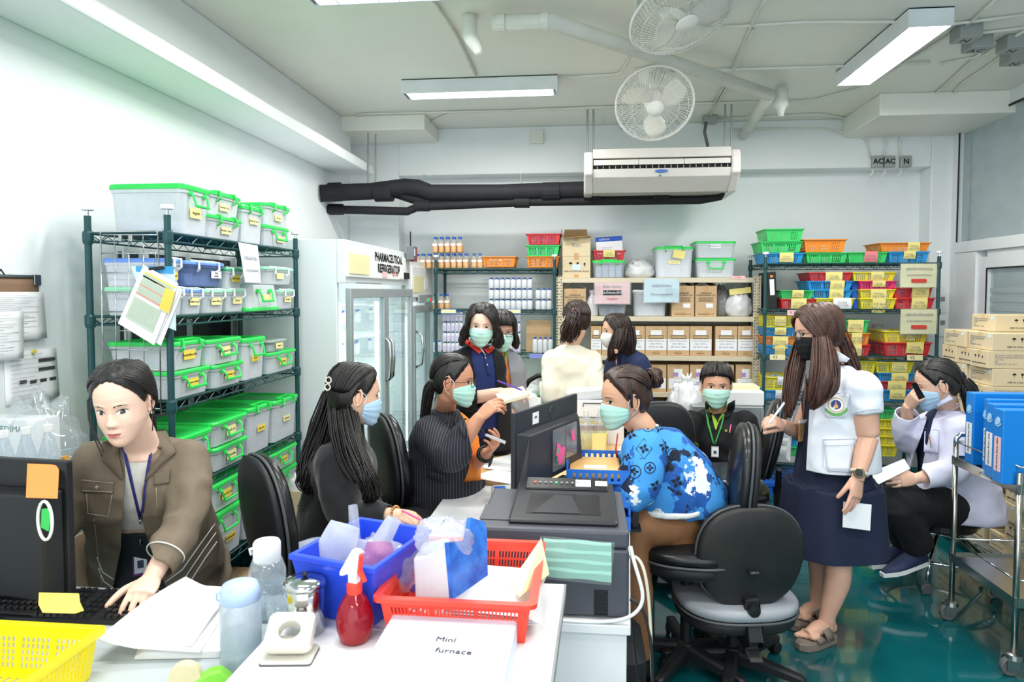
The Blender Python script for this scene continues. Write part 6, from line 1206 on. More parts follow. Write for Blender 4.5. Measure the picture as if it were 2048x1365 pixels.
def vox(mb,voxel,it=5,fold=None,seed=0):
 me=bpy.data.meshes.new('tmp');me.from_pydata([tuple(p)for p in mb.v],[],mb.f);o=bpy.data.objects.new('tmp',me);C.objects.link(o)
 m=o.modifiers.new('r','REMESH');m.mode='VOXEL';m.voxel_size=voxel
 if it:s=o.modifiers.new('s','SMOOTH');s.iterations=it;s.factor=.5
 dg=bpy.context.evaluated_depsgraph_get();ev=o.evaluated_get(dg).to_mesh();n=len(ev.vertices)
 co=np.empty(n*3);ev.vertices.foreach_get('co',co);co=co.reshape(-1,3);no=np.empty(n*3);ev.vertices.foreach_get('normal',no);no=no.reshape(-1,3)
 F_=[tuple(p.vertices)for p in ev.polygons];o.evaluated_get(dg).to_mesh_clear();bpy.data.objects.remove(o);bpy.data.meshes.remove(me)
 if fold:
  amp,sc=fold[:2];st=Vector(fold[2])if len(fold)>2 else Vector((1,1,1));sv=Vector((seed*3.1,seed*1.7,0))
  for i in range(n):
   p=Vector(co[i]);q=Vector((p.x*st.x,p.y*st.y,p.z*st.z))*sc+sv
   h=1-2*abs(noise.noise(q+.6*noise.noise_vector(q*.7)))-.55;co[i]+=no[i]*(amp*h+amp*.35*noise.noise(q*2.7))
 return[Vector(c)for c in co],F_
def bis(V,F_,cuts,keep):
 bm=bmesh.new();vs=[bm.verts.new(v)for v in V]
 for f in F_:
  try:bm.faces.new([vs[i]for i in f])
  except ValueError:pass
 for co,no in cuts:bmesh.ops.bisect_plane(bm,geom=bm.verts[:]+bm.edges[:]+bm.faces[:],plane_co=co,plane_no=no,dist=1e-5)
 if keep:bmesh.ops.delete(bm,geom=[f for f in bm.faces if not keep(f.calc_center_median())],context='FACES')
 bm.verts.index_update();V=[v.co.copy()for v in bm.verts];F_=[tuple(v.index for v in f.verts)for f in bm.faces];bm.free();return V,F_
def put(name,VF,m,root,smooth=True,solid=0,off=-1):
 V,F_=VF;L=root.location;o=mesh_obj(name,[v-L for v in V],F_,m,root,smooth=smooth,solid=solid,off=off);o['_b']=0;del o['_b']
 return o
class Cloth:
 def __init__(s,root,name,mb,m,voxel=.012,it=5,fold=(.006,9),cuts=(),keep=None,solid=.004,seed=0):
  V,F_=vox(mb,voxel,it,fold,seed)
  if cuts or keep:V,F_=bis(V,F_,cuts,keep)
  s.bvh=BVHTree.FromPolygons(V,F_);s.root=root;s.o=put(name,(V,F_),m,root,solid=solid);s.V=V;s.F=F_
 def pix(s,px,py,off=.003,Y=None):
  d=ray(px,py).normalized();h,n_,i,dist=s.bvh.ray_cast(CAM,d)
  if h is None:return s.last+(CAM+d*(CAM-s.last).length-s.last)if hasattr(s,'last')else at(px,py,Y or 3)
  s.last=h;return h-d*off
def ptube(cl,name,pts,r,m,off=.003,k=5,closed=False):
 P=[]
 for i in range(len(pts)-1):
  for j in range(k):t=j/k;P.append((pts[i][0]*(1-t)+pts[i+1][0]*t,pts[i][1]*(1-t)+pts[i+1][1]*t))
 P.append(pts[-1]);Q=[cl.pix(x,y,off)for x,y in P]
 return MB().tube(Q,r,6).build(name,m,cl.root,smooth=True,world=True)
def pstrip(cl,name,A,B,m,off=.004,k=5,nv=3,solid=.003):
 V=[];n=0
 for i in range(len(A)-1):
  for j in range(k+(i==len(A)-2)):
   t=j/k;a=Vector(A[i]).lerp(Vector(A[i+1]),t);b=Vector(B[i]).lerp(Vector(B[i+1]),t);n+=1
   for q in range(nv):c=a.lerp(b,q/(nv-1));V.append(cl.pix(c.x,c.y,off))
 return put(name,(V,[(i*nv+q,i*nv+q+1,(i+1)*nv+q+1,(i+1)*nv+q)for i in range(n-1)for q in range(nv-1)]),m,cl.root,solid=solid,off=0)
# ---- the head, built once in its own frame (metres; x = right, y = forward, z = up)
_T=[(.1125,-.005,-.005,0),(.109,.03,-.042,.031),(.1,.05,-.064,.049),(.082,.069,-.082,.0625),(.06,.0805,-.092,.0695),(.04,.086,-.096,.073),(.02,.087,-.0965,.074),(0,.0845,-.094,.0735),(-.02,.085,-.088,.0715),(-.04,.085,-.078,.0685),(-.06,.0845,-.062,.0595),(-.075,.083,-.045,.051),(-.09,.0805,-.02,.0405),(-.102,.0755,.005,.029),(-.11,.066,.027,.016),(-.1125,.05,.05,0)]
def _prof(z):
 for i in range(len(_T)-1):
  if _T[i][0]>=z>=_T[i+1][0]:
   t=(_T[i][0]-z)/(_T[i][0]-_T[i+1][0]);return[_T[i][k]*(1-t)+_T[i+1][k]*t for k in(1,2,3)]
 return[_T[-1][1],_T[-1][2],0]
def _g(a,b):return math.exp(-(a/b)**2)
def _bump(x,z):
 a=abs(x);pr=0
 if-.046<z<.016:t=(.016-z)/.046;pr=(.001+.018*t**1.6)if z>-.03 else .0178*max(0,(z+.046)/.016)**.8
 s_=.0065+.005*min(1,max(0,(.016-z)/.046));d=pr*_g(x,s_)
 d+=.008*_g(a-.012,.0055)*_g(z+.033,.0065)-.0085*_g(a-.031,.015)*_g(z-.003,.011)+.0035*_g(a-.031,.011)*_g(z,.006)
 d+=.003*_g(a-.03,.018)*_g(z-.021,.006)+.005*_g(a-.042,.018)*_g(z+.03,.02)+.004*_g(x,.026)*_g(z+.063,.018)
 d+=.0045*_g(x,.016)*_g(z+.0575,.0036)+.005*_g(x,.0145)*_g(z+.068,.0042)-.0035*_g(x,.02)*_g(z+.0622,.0018)-.002*_g(x,.02)*_g(z+.078,.005)+.004*_g(x,.017)*_g(z+.094,.011)
 return d
def _head():
 V=[];rows=[];NZ=74;NC=76
 for i in range(NZ+1):
  t=i/NZ;z=.1125*math.cos(PI*t)if(t<.15 or t>.9)else None
  rows.append(z)
 z0,z1=.1125*math.cos(PI*.15),.1125*math.cos(PI*.9);idx=[i for i,z in enumerate(rows)if z is None]
 for k,i in enumerate(idx):rows[i]=z0+(z1-z0)*(k+1)/(len(idx)+1)
 th=[]
 for j in range(NC):t=j/NC*2-1;th.append(PI/2+PI*(t*abs(t)**.35))
 for z in rows:
  yf,yb,w_=_prof(z);c=(yf+yb)/2;h=(yf-yb)/2
  for a in th:
   ca,sa=math.cos(a),math.sin(a);e=2.25;x=w_*math.copysign(abs(ca)**(2/e),ca);y=c+h*math.copysign(abs(sa)**(2/e),sa)
   if sa>0:y+=_bump(x,z)*min(1,sa*1.6)
   V.append(Vector((x,y,z)))
 F_=[(i*NC+j,(i+1)*NC+j,(i+1)*NC+(j+1)%NC,i*NC+(j+1)%NC)for i in range(NZ)for j in range(NC)]
 return V,F_
HV,HF=_head();HB=BVHTree.FromPolygons(HV,HF)
def hy(x,z):h=HB.ray_cast(Vector((x,.3,z)),Vector((0,-1,0)))[0];return h.y if h else .05
def hr(d):d=d.normalized();h=HB.ray_cast(d*.4,-d)[0];return h.length if h else .09
skins={}
brow_m=mat('eyebrow','2b211d',.8);lip_m=mat('lip','c4706e',.45);eyew=mat('eye_white','efeeea',.25);iris=mat('iris_dark','24150f',.15);lash=mat('lash','120d0c',.6);nost=mat('nostril','6b3a30',.8)
class Head:
 def __init__(s,root,c,turn,pitch=0,roll=0,scale=1,kx=.95):
  s.kx=kx
  c=Vector(c);b=(CAM-c);b.z=0;b.normalize();f=Matrix.Rotation(math.radians(turn),3,'Z')@b;s.c=c;s.s=scale;s.root=root
  r=Vector((f.y,-f.x,0));f=f*math.cos(math.radians(pitch))+Vector((0,0,-math.sin(math.radians(pitch))));M=frame(f)
  s.M=Matrix.Rotation(math.radians(roll),3,f)@M
 def P(s,p):return s.c+s.M@(Vector((p[0]*s.kx,p[1],p[2]))*s.s)
 def decal(s,pts,off,m,name,rings=3):
  cx=sum(p[0]for p in pts)/len(pts);cz=sum(p[1]for p in pts)/len(pts);V=[];n=len(pts)
  for k in range(rings,0,-1):
   for x,z in pts:u=k/rings;X,Z=cx+(x-cx)*u,cz+(z-cz)*u;V.append(s.P((X,hy(X,Z)+off,Z)))
  V.append(s.P((cx,hy(cx,cz)+off,cz)));F_=[(k*n+i,k*n+(i+1)%n,(k+1)*n+(i+1)%n,(k+1)*n+i)for k in range(rings-1)for i in range(n)]+[((rings-1)*n+i,(rings-1)*n+(i+1)%n,rings*n)for i in range(n)]
  return put(name,(V,F_),m,s.root)
 def face(s,mouth=True,opened=.85,gaze=0,brows=True,gz=0):
  for sd in(-1,1):
   ex,ez=sd*.0315,.001;W_,Hh=.0165,.0074*opened
   alm=lambda x:Hh*(1-min(1,abs(x)/W_)**2)**.75
   pts=[(W_*math.cos(a*PI/12),alm(W_*math.cos(a*PI/12))*(1 if a<=12 else-.75)+.06*W_*math.cos(a*PI/12)*sd)for a in range(24)]
   s.decal([(ex+x,ez+z)for x,z in pts],.0008,eyew,'eye')
   r_=.007;o=[]
   for a in range(20):x=gaze+r_*math.cos(a*PI/10);z=gz+r_*math.sin(a*PI/10)+.0006;lim=alm(x);o.append((ex+x,ez+max(-lim*.75,min(lim,z))))
   s.decal(o,.0013,iris,'iris');s.decal([(ex+gaze+.0018+.0009*math.cos(a),ez+.0016+.0009*math.sin(a))for a in range(6)],.0018,paper,'eye_glint',1)
   up=[(W_*(1-a/6),alm(W_*(1-a/6))+.0004+.06*W_*(1-a/6)*sd)for a in range(13)]
   MB().tube([s.P((ex+x,hy(ex+x,ez+z)+.0012,ez+z))for x,z in up],[.0004+.0008*math.sin(PI*i/12)**.5*s.s for i in range(13)],5).build('lash_line',lash,s.root,world=True)
   if brows:
    B=[(sd*(.015+.033*t),.0175+.0055*math.sin(PI*(t*.8+.1)))for t in[i/8 for i in range(9)]]
    s.decal([(x,z+.0024*(1-.6*i/8))for i,(x,z)in enumerate(B)]+[(x,z-.0017*(1-.6*i/8))for i,(x,z)in reversed(list(enumerate(B)))],.0007,brow_m,'eyebrow',1)
  if mouth:
   U=[(.0195*math.cos(a*PI/10),(.0055*math.sin(a*PI/10)*(1-.25*_g(math.cos(a*PI/10),.2)))-.0622)for a in range(11)];D=[(-.0195*math.cos(a*PI/10),-.008*math.sin(a*PI/10)-.0622)for a in range(1,10)]
   s.decal(U+D,.0006,lip_m,'lips',5);MB().tube([s.P((x,hy(x,-.0622-.001*math.cos(x*90))+.0006,-.0622))for x in[-.02+.04*i/12 for i in range(13)]],.0006,5).build('mouth_line',mat('mouth_line','7a3534',.7),s.root,world=True)
   for sd in(-1,1):s.decal([(sd*.0068+.0032*math.cos(a),-.0408+.0015*math.sin(a))for a in range(6)],.001,nost,'nostril',1)
 def mesh(s,mb,ears=(-1,1)):
  mb.add([s.P(v)for v in HV],HF)
  for sd in ears:
   E=[(sd*(.073+.012*abs(math.cos(a))*(.5)+.004*(math.cos(a)<0)),-.012-.015*math.cos(a),.003+.031*math.sin(a)-.004*math.cos(a))for a in[PI*2*i/18 for i in range(18)]]
   mb.tube([s.P(p)for p in E],.0042*s.s,7,closed=True);ball(mb,s.P((sd*.0735,-.01,.0)),(.005*s.s,.014*s.s,.027*s.s),s.M,10);ball(mb,s.P((sd*.0765,.002,.0)),(.004,.004,.008),s.M,8);ball(mb,s.P((sd*.075,-.004,-.025)),(.005,.008,.009),s.M,8)
 def mask(s,m,white_=False,beak=0,ears=(-1,1),m2=None,low=0):
  NU,NV=27,17;G=[];H_=[]
  for j in range(NV):
   v=j/(NV-1);row=[];rh=[]
   for i in range(NU):
    u=i/(NU-1)*2-1;z=(-.006-.02*u*u)*(1-v)+(-.117+low+.045*u*u)*v;zz=max(z,-.098);ph=u*math.radians(80);d=Vector((math.sin(ph),math.cos(ph),0))
    o=Vector((0,0,zz));h=HB.ray_cast(o+d*.3,-d)[0];r_=(h-o).length if h else .05
    rh.append(r_);row.append((r_+.004+.010*math.sin(PI*min(1,v*1.0))*math.cos(ph)**2+beak*(1-abs(u))*math.sin(PI*v),d,z))
   G.append(row);H_.append(rh)
  R=np.array([[q[0]for q in r]for r in G]);H_=np.array(H_)
  for _ in range(14):
   Q=R.copy();Q[1:-1,1:-1]=(R[:-2,1:-1]+R[2:,1:-1]+R[1:-1,:-2]+R[1:-1,2:])/4;Q[0,1:-1]=(R[0,:-2]+R[0,2:])/2;R=np.maximum(Q,H_+.0025)
  R[-1]-=.012;R[-2]-=.005;V=[]
  for j in range(NV):
   pl=0 if beak else(.0026 if j%4==2 else(.0012 if j%4==3 else 0))*(2<j<NV-2)
   for i in range(NU):r_,d,z=G[j][i];V.append(s.P(d*(R[j,i]+pl)+Vector((0,0,z))))
  put('mask',(V,[(j*NU+i,j*NU+i+1,(j+1)*NU+i+1,(j+1)*NU+i)for j in range(NV-1)for i in range(NU-1)]),m,s.root,solid=.001)
  mb=MB()
  for sd in ears:
   i=0 if sd<0 else NU-1;a,b=V[i],V[(NV-1)*NU+i]
   mb.tube(sm([a,s.P((sd*.083,.02,.005)),s.P((sd*.083,-.012,.03)),s.P((sd*.08,-.03,.008)),s.P((sd*.078,-.02,-.03)),b],4),.0013,5)
  mb.build('ear_loop',m2 or paper,s.root,smooth=True,world=True)
 def glasses(s,m,rnd_=False,w_=.0225,h=.016):
  mb=MB();lens=[]
  for sd in(-1,1):
   L_=[]
   for k in range(24):a=k*PI/12;e=2 if rnd_ else 3.2;x=sd*.032+w_*math.copysign(abs(math.cos(a))**(2/e),math.cos(a));z=-.001+h*math.copysign(abs(math.sin(a))**(2/e),math.sin(a));L_.append(s.P((x,.098-.22*max(0,abs(x)-.02)**1.1,z)))
   mb.tube(L_,.0015*s.s,6,closed=True);lens.append(MB().add(L_,[tuple(range(24))]))
   mb.tube([s.P((sd*(.032+w_),.083,.004)),s.P((sd*.076,.06,.006)),s.P((sd*.079,-.005,.006)),s.P((sd*.077,-.03,-.012))],.0014*s.s,6)
  mb.tube([s.P((-.01,.1,.003)),s.P((0,.102,.005)),s.P((.01,.1,.003))],.0015*s.s,6);g_=mb.build('glasses',m,s.root,smooth=True,world=True);[l.build('lens',clearmat('spectacle_lens','eef4f6',.07,.03,.3),s.root,world=True)for l in lens]
_hz=[(0,.088),(18,.083),(36,.068),(54,.045),(68,.018),(80,.0),(90,.028),(104,.01),(120,-.04),(145,-.062),(180,-.07)]
def hline(az,tab=_hz):
 az=abs(az)
 for i in range(len(tab)-1):
  if az<=tab[i+1][0]:t=(az-tab[i][0])/(tab[i+1][0]-tab[i][0]);return tab[i][1]*(1-t)+tab[i+1][1]*t
 return tab[-1][1]
def hairmat(name,c,c2):return mat(name,c,.32,var=.2,vs=5,col2=c2,stretch=(9,9,1.5),bump=.5,bs=30,spec=.6)
def cap(H,mb,th=.012,tab=_hz,n=60,rows=26):
 V=[]
 for j in range(n):
  az=2*PI*j/n;a=math.degrees(az);a=a-360 if a>180 else a;lim=hline(a,tab)+.0015*math.sin(j*2.3);lo=-1.2;hi=1.5
  for _ in range(14):
   el=(lo+hi)/2;d=Vector((math.sin(az)*math.cos(el),math.cos(az)*math.cos(el),math.sin(el)))
   if(d*hr(d)).z>lim:hi=el
   else:lo=el
  col=[]
  for i in range(rows+1):
   t=i/rows;e_=PI/2-(PI/2-hi)*t;d=Vector((math.sin(az)*math.cos(e_),math.cos(az)*math.cos(e_),math.sin(e_)));k=min(1,(1-t)*rows/5)
   col.append(H.P(d*(hr(d)+th*(.1+.9*k**.6)*(1+.1*math.sin(az*11+e_*3)))))
  V.append(col)
 flat=[V[j][i]for i in range(rows+1)for j in range(n)]
 mb.add(flat,[(i*n+j,(i+1)*n+j,(i+1)*n+(j+1)%n,i*n+(j+1)%n)for i in range(rows)for j in range(n)])
def comb(H,mb,starts,ends,n,th=.015,r=.004,seed=1,k=9,tail=None):
 """locks lying on the skull from start directions to end directions (azimuth deg, elevation deg)"""
 rn=random.Random(seed)
 def D(az,el):az,el=math.radians(az),math.radians(el);return Vector((math.sin(az)*math.cos(el),math.cos(az)*math.cos(el),math.sin(el)))
 for i in range(n):
  t=(i+rn.uniform(0,1))/n;q=t*(len(starts)-1);a=int(min(q,len(starts)-2));u=q-a
  s0=D(*starts[a]).lerp(D(*starts[a+1]),u).normalized();q=t*(len(ends)-1);b=int(min(q,len(ends)-2));u=q-b;e0=D(*ends[b]).lerp(D(*ends[b+1]),u).normalized();P=[]
  h=th+rn.uniform(-.003,.003)
  for j in range(k):
   w_=j/(k-1);d=s0.slerp(e0,w_)if s0.angle(e0)>.01 else s0;P.append(H.P(d*(hr(d)+h*min(1,.12+w_*3))))
  if tail:P+=[Vector(p)+Vector((rn.uniform(-1,1),rn.uniform(-1,1),rn.uniform(-1,1)))*tail[1]*(.5+.5*j/len(tail[0]))for j,p in enumerate(tail[0])]
  m_=len(P);mb.tube(P,[r*H.s*(.5+.5*math.sin(PI*min(1,(x+.8)/m_)))for x in range(m_)],5,cap=True)
def bundle(mb,G,spread,n,r=.005,seed=1,k=5,core=.8,wave=0,flat=(1,1,1)):
 rn=random.Random(seed);P0=sm(G,k);S_=smr(spread,k);m_=len(P0)
 if core:mb.tube(P0,[max(.003,s*core*.9)for s in S_],10)
 for i in range(n):
  a=rn.uniform(0,2*PI);rad=math.sqrt(rn.uniform(.15,1));ph=rn.uniform(0,6);o=Vector((math.cos(a)*flat[0],math.sin(a)*flat[1],rn.uniform(-.6,.6)*flat[2]))*rad;end=m_-rn.randint(0,max(1,m_//6))
  P=[]
  for j in range(end):w_=wave*math.sin(j/m_*9+ph)*(j/m_);P.append(P0[j]+o*S_[j]+Vector((w_,w_*.6,0)))
  mb.tube(P,[r*(.55+.45*math.sin(PI*min(1,(x+1.5)/(end+1))))for x in range(end)],5)
def hand(w_,to,back,side,curl=(25,35),spread=6,thumb=(35,20),s=1,forearm=None,fr=(.042,.027),voxel=.0032,fold=None):
 """w_ wrist, to: direction of the fingers, back: direction the back of the hand faces, side=+1 when the thumb lies towards to x back"""
 Y=Vector(to).normalized();Z=Vector(back);Z=(Z-Y*Z.dot(Y)).normalized();X=Y.cross(Z)*side;M=Matrix(((X.x,Y.x,Z.x),(X.y,Y.y,Z.y),(X.z,Y.z,Z.z)));w_=Vector(w_);mb=MB()
 L=lambda p:w_+M@(Vector(p)*s)
 mb.rings([[L((w*math.cos(a*PI/8)+cx,y,h*math.sin(a*PI/8)+.001))for a in range(16)]for y,w,h,cx in((-.02,.024,.018,0),(0,.026,.0175,0),(.025,.034,.0165,0.001),(.055,.039,.0145,.002),(.083,.038,.012,.001),(.09,.034,.009,.001))])
 ball(mb,L((.026,.03,-.008)),(.016*s,.026*s,.013*s),M)
 F_=[((.028,.086),.072,.0086),((.0095,.09),.08,.0088),((-.009,.087),.074,.0083),((-.026,.079),.058,.0074)]
 for k,((x,y),ln,r_)in enumerate(F_):
  c=curl[k]if isinstance(curl[0],(tuple,list))else curl;sp=math.radians((1.4-k)*spread);a=math.radians(c[0]);p=Vector((x,y-.008,-.001));P=[p]
  for q,fr_ in enumerate((.45,.3,.25)):
   d=Vector((math.sin(sp)*math.cos(a),math.cos(a)*math.cos(sp),-math.sin(a)));p=p+d*ln*(fr_+(.0 if q else .12));P.append(p);a+=math.radians(c[1]*(1 if q==0 else .7))
  mb.tube([L(p)for p in sm(P,3)],[s*r_*v for v in smr([1.12,1.0,.92,.76],3)],9);ball(mb,L(P[-1]),s*r_*.78,n=8)
 a,b=math.radians(thumb[0]),math.radians(thumb[1]);p=Vector((.02,.012,-.006));P=[p];d=Vector((math.sin(a),math.cos(a),-math.sin(b)*.6)).normalized();P.append(p+d*.045);d2=Vector((math.sin(a*.6),math.cos(a*.6),-math.sin(b))).normalized();P.append(P[-1]+d2*.033);P.append(P[-1]+(d2+Vector((0,.1,-math.sin(b)*.4))).normalized()*.026)
 mb.tube([L(p)for p in sm(P,3)],[s*v for v in smr([.014,.0115,.0105,.0085],3)],9);ball(mb,L(P[-1]),s*.0085,n=8)
 if forearm is not None:e=Vector(forearm);limb(mb,[e,e.lerp(w_,.5),w_-(w_-e).normalized()*.01,L((0,.015,0))],[fr[0],fr[0]*.88,fr[1],fr[1]*.9],14)
 return vox(mb,voxel,3)
def person(label,loc):return thing('person',label,'person',loc)
def skinm(nm,c):return mat('skin_'+nm,c,.48,var=.04,vs=8,bump=.06,bs=120)
def pocket(cl,q,m,stitch=None,off=.004):return pstrip(cl,'pocket',[q[0],q[3]],[q[1],q[2]],m,off,8,6,.002)
# ================================================================ PEOPLE: the cast
def topx(p):d=Vector(p)-CAM;z=d.dot(_Fw);return(1024+F*d.dot(_R)/z,682.5+SHIFT-F*d.dot(_U)/z)
def pc(a,b):return(CAM,ray(*a).cross(ray(*b)).normalized())
def inpoly(p,Q):
 x,y=p;c=False;n=len(Q)
 for i in range(n):
  x1,y1=Q[i];x2,y2=Q[(i+1)%n]
  if(y1>y)!=(y2>y)and x<(x2-x1)*(y-y1)/(y2-y1)+x1:c=not c
 return c
def polycuts(Q,closed=True):return[pc(Q[i],Q[(i+1)%len(Q)])for i in range(len(Q)-(0 if closed else 1))]
def hdg(c,turn):b=CAM-Vector(c);b.z=0;return Matrix.Rotation(math.radians(turn),3,'Z')@b.normalized()
def torso(P,Ch,N,f,hw=.17,ww=.145,cw=.165,sw=.135,hd=.12,wd=.105,cdp=.125,hem=.05,hemw=1.03,belly=0,nb=.06,rr_=None):
 P,Ch,N=Vector(P),Vector(Ch),Vector(N);r=Vector((f.y,-f.x,0))if rr_ is None else rr_;t0=(P-Ch).normalized()
 pts=[(P+t0*hem,hw*hemw,hd*hemw),(P,hw,hd),(P.lerp(Ch,.33),(hw+ww)/2,(hd+wd)/2),(P.lerp(Ch,.62),ww,wd+belly),(Ch,cw,cdp),(Ch.lerp(N,.5),sw*1.05,cdp*.85),(Ch.lerp(N,.85),sw*.72,.075),(N,nb,nb*.95)]
 R=[]
 for i,(c,w_,d)in enumerate(pts):
  a=pts[max(i-1,0)][0];b=pts[min(i+1,len(pts)-1)][0];t=(b-a).normalized();ff=(f-t*f.dot(t)).normalized();R.append((c,r,ff,w_,d))
 return R
def arm(mb,P,r):limb(mb,P,r,14);ball(mb,P[0],r[0]*1.05);return mb
def neck(mb,N,Hd,r=.052):limb(mb,[Vector(N)-Vector((0,0,.05)),Vector(N)+Vector((0,0,.01)),Hd.P((0,-.025,-.06)),Hd.P((0,-.02,0))],[r*1.15,r,r*.95,r*.9],16)
def core(mb,P,Ch,N,f,k=.85,**kw):return vox(tors(MB(),[(c,r,ff,w_*k,d*k)for c,r,ff,w_,d in torso(P,Ch,N,f,**kw)]),.02,3)
def body(root,m,Hd,N,extra,ears=(-1,1),nr=.052):
 mb=MB();Hd.mesh(mb,ears);nb_=MB();neck(nb_,N,Hd,nr);v=vox(nb_,.007,3);mb.add(*v)
 for v in extra:mb.add(*v)
 return put('body',(mb.v and[Vector(p)for p in mb.v],mb.f),m,root)
def legs(root,name,P,f,hw,hips,knees,ankles,m,rad=(.088,.064,.052),foot=True,voxel=.014,hd=.12,seed=3,top=None):
 mb=MB();tors(mb,top)if top else 0;P=Vector(P);r=Vector((f.y,-f.x,0));tors(mb,[(P+Vector((0,0,.1)),r,f,hw*.9,hd*.9),(P,r,f,hw,hd),(P-Vector((0,0,.09)),r,f,hw*.98,hd),(P-Vector((0,0,.13)),r,f,hw*.8,hd*.8)])
 for h,k,a in zip(hips,knees,ankles):limb(mb,[h,Vector(h).lerp(Vector(k),.5),k,Vector(k).lerp(Vector(a),.45),a],[rad[0]*1.05,rad[0]*.97,rad[1],rad[1]*.95,rad[2]],14)
 return Cloth(root,name,mb,m,voxel,5,(.006,8),solid=0,seed=seed)
def shoe(root,a,f,m,m2,L=.25,name='shoe',tilt=0):
 a=Vector(a);f=Vector((f[0],f[1],0)).normalized();q=Matrix(((f.y,f.x,0),(-f.x,f.y,0),(0,0,1)))@Matrix.Rotation(tilt,3,'X')
 def R(y,w,z0,z1):return[a+q@Vector((w*math.cos(t*PI/8),y,z0 if math.sin(t*PI/8)<0 else z0+(z1-z0)*math.sin(t*PI/8)**.7))for t in range(16)]
 s=MB().rings([R(-.065,.018,.02,.06),R(-.05,.035,.018,.09),R(0,.04,.018,.1),R(.05,.044,.018,.085),(R(.11,.047,.018,.06)),R(.15,.042,.018,.045),R(L-.06,.018,.018,.03)]).build(name,m,root,smooth=True,world=True)
 MB().rings([[a+q@Vector((w*x,y,z))for x,y,w in((-1,-.07,.02),(1,-.07,.02),(1,-.04,.04),(1,.04,.043),(1,.11,.05),(1,.16,.042),(1,L-.05,.015),(-1,L-.05,.015),(-1,.16,.042),(-1,.11,.05),(-1,.04,.043),(-1,-.04,.04))]for z in(0,.022)]).build('sole',m2,s)if 0 else MB().rings([[a+q@Vector((w*x,y,z))for x,y,w in((-1,-.07,.02),(1,-.07,.02),(1,-.04,.04),(1,.04,.043),(1,.11,.05),(1,.16,.042),(1,L-.05,.015),(-1,L-.05,.015),(-1,.16,.042),(-1,.11,.05),(-1,.04,.043),(-1,-.04,.04))]for z in(0,.022)]).build('sole',m2,root,world=True)
mgreen=mat('mask_mint','b9e8da',.75,var=.02,bump=.06,bs=150);mblue=mat('mask_blue','b5d6f0',.75,var=.02,bump=.06,bs=150);mblack=mat('mask_black','15161a',.8);mwhite=mat('mask_white','eef0f2',.75)
hk=hairmat('hair_black','1c1715','120e0d');hb=hairmat('hair_brown','5a3a2e','33201a');hd_=hairmat('hair_dark_brown','3a2720','1e1512')
def badge(cl,px,py,w_,h_,m,lab='id_badge',roll=0):
 p=cl.pix(px,py,.012);d=(CAM-p);d.z*=.2;R=frame(d);t=MB()
 t.cbox(p,(w_,.004,h_),R).build(lab,m,cl.root,world=True);MB().cbox(p+d.normalized()*.003,(w_*.8,.001,h_*.8),R).build('badge_card',paper,cl.root,world=True);MB().cbox(p+d.normalized()*.0045-Vector((0,0,h_*.05)),(w_*.4,.001,h_*.3),R).build('badge_photo',mat('badge_photo','394a66',.6),cl.root,world=True)
# ---------------------------------------------------------------- 1: woman in the brown jacket, leaning on the desk
c=at(247,806,1.92);R1=person('woman in olive-brown utility jacket leaning over the keyboard',(at(320,1100,2.3).x,2.3,0));sk=skinm('fair','f0c9b4')
H=Head(R1,c,-24,13,3,1.04,.91);f=hdg(c,-12);P,Ch,N=at(318,1130,2.36),at(288,965,2.12),at(283,895,2.05)
SR,SL=at(190,925,2.02),at(374,920,2.12);EL,WL_=at(372,1035,2.02),at(303,1158,1.84);ER,WRr=at(135,1030,2.0),at(60,1120,1.87)
kh=atz(262,1216,.80)
hl=hand(WL_,Vector(kh)-WL_,(.25,-.35,1),1,[(38,28),(40,34),(42,34),(40,30)],9,(58,28),1.0,forearm=EL,fr=(.036,.027),voxel=.003)
hr_=hand(WRr,Vector(atz(30,1200,.8))-WRr,(0,-.2,1),-1,(30,30),6,(45,20),1,forearm=ER,fr=(.036,.026),voxel=.005)
b1=body(R1,sk,H,N,[hl,hr_,core(MB(),P,Ch,N,f)]);H.face(True,.9,-.002,gz=-.0015)
mb=tors(MB(),torso(P,Ch,N,f,.155,.125,.15,.12,.11,.095,.11,nb=.058));shirt1=Cloth(R1,'shirt',mb,mat('cream_knit','dcdad2',.85,bump=.3,bs=8,stretch=(14,14,.3)),.009,4,(.002,20),[(at(270,1048,2.15),Vector((0,0,1)))],lambda p:p.z>at(270,1048,2.15).z,solid=0,seed=2)
jm=mat('olive_brown','766959',.75,var=.06,vs=30,bump=.25,bs=45);Q1=[(238,870),(243,905),(250,945),(246,1006),(240,1099),(222,1200),(355,1215),(328,1166),(298,1090),(286,1049),(283,988),(295,941),(306,886),(300,868)]
mb=tors(MB(),torso(P,Ch,N,f,.225,.195,.2,.16,.17,.145,.15,hem=.1,hemw=1.12,nb=.072))
arm(mb,[SL,SL.lerp(EL,.5)+Vector((.01,0,0)),EL,EL.lerp(WL_,.55),WL_+(EL-WL_).normalized()*.02],[.07,.068,.064,.056,.05]);arm(mb,[SR,ER,WRr],[.066,.06,.05])
jk=Cloth(R1,'jacket',mb,jm,.0095,5,(.011,7.5),polycuts(Q1,False)+[((WL_+(EL-WL_).normalized()*.035),(EL-WL_).normalized())],lambda p:not(inpoly(topx(p),Q1)and(p-P.lerp(Ch,(p.z-P.z)/(Ch.z-P.z))).dot(f)>0)and not((p-WL_).dot((EL-WL_).normalized())<.035 and(p-WL_).length<.12),.005,seed=1)
dkj=mat('olive_lapel','665a4c',.75,bump=.2);sti=mat('stitch','b9ad9c',.8);wst=mat('white_piping','dfdfdb',.6)
pstrip(jk,'collar',[(296,862),(300,905),(288,952)],[(330,858),(352,905),(290,962)],dkj,.01);pstrip(jk,'collar',[(236,872),(238,915),(247,955)],[(206,885),(205,925),(243,962)],dkj,.01)
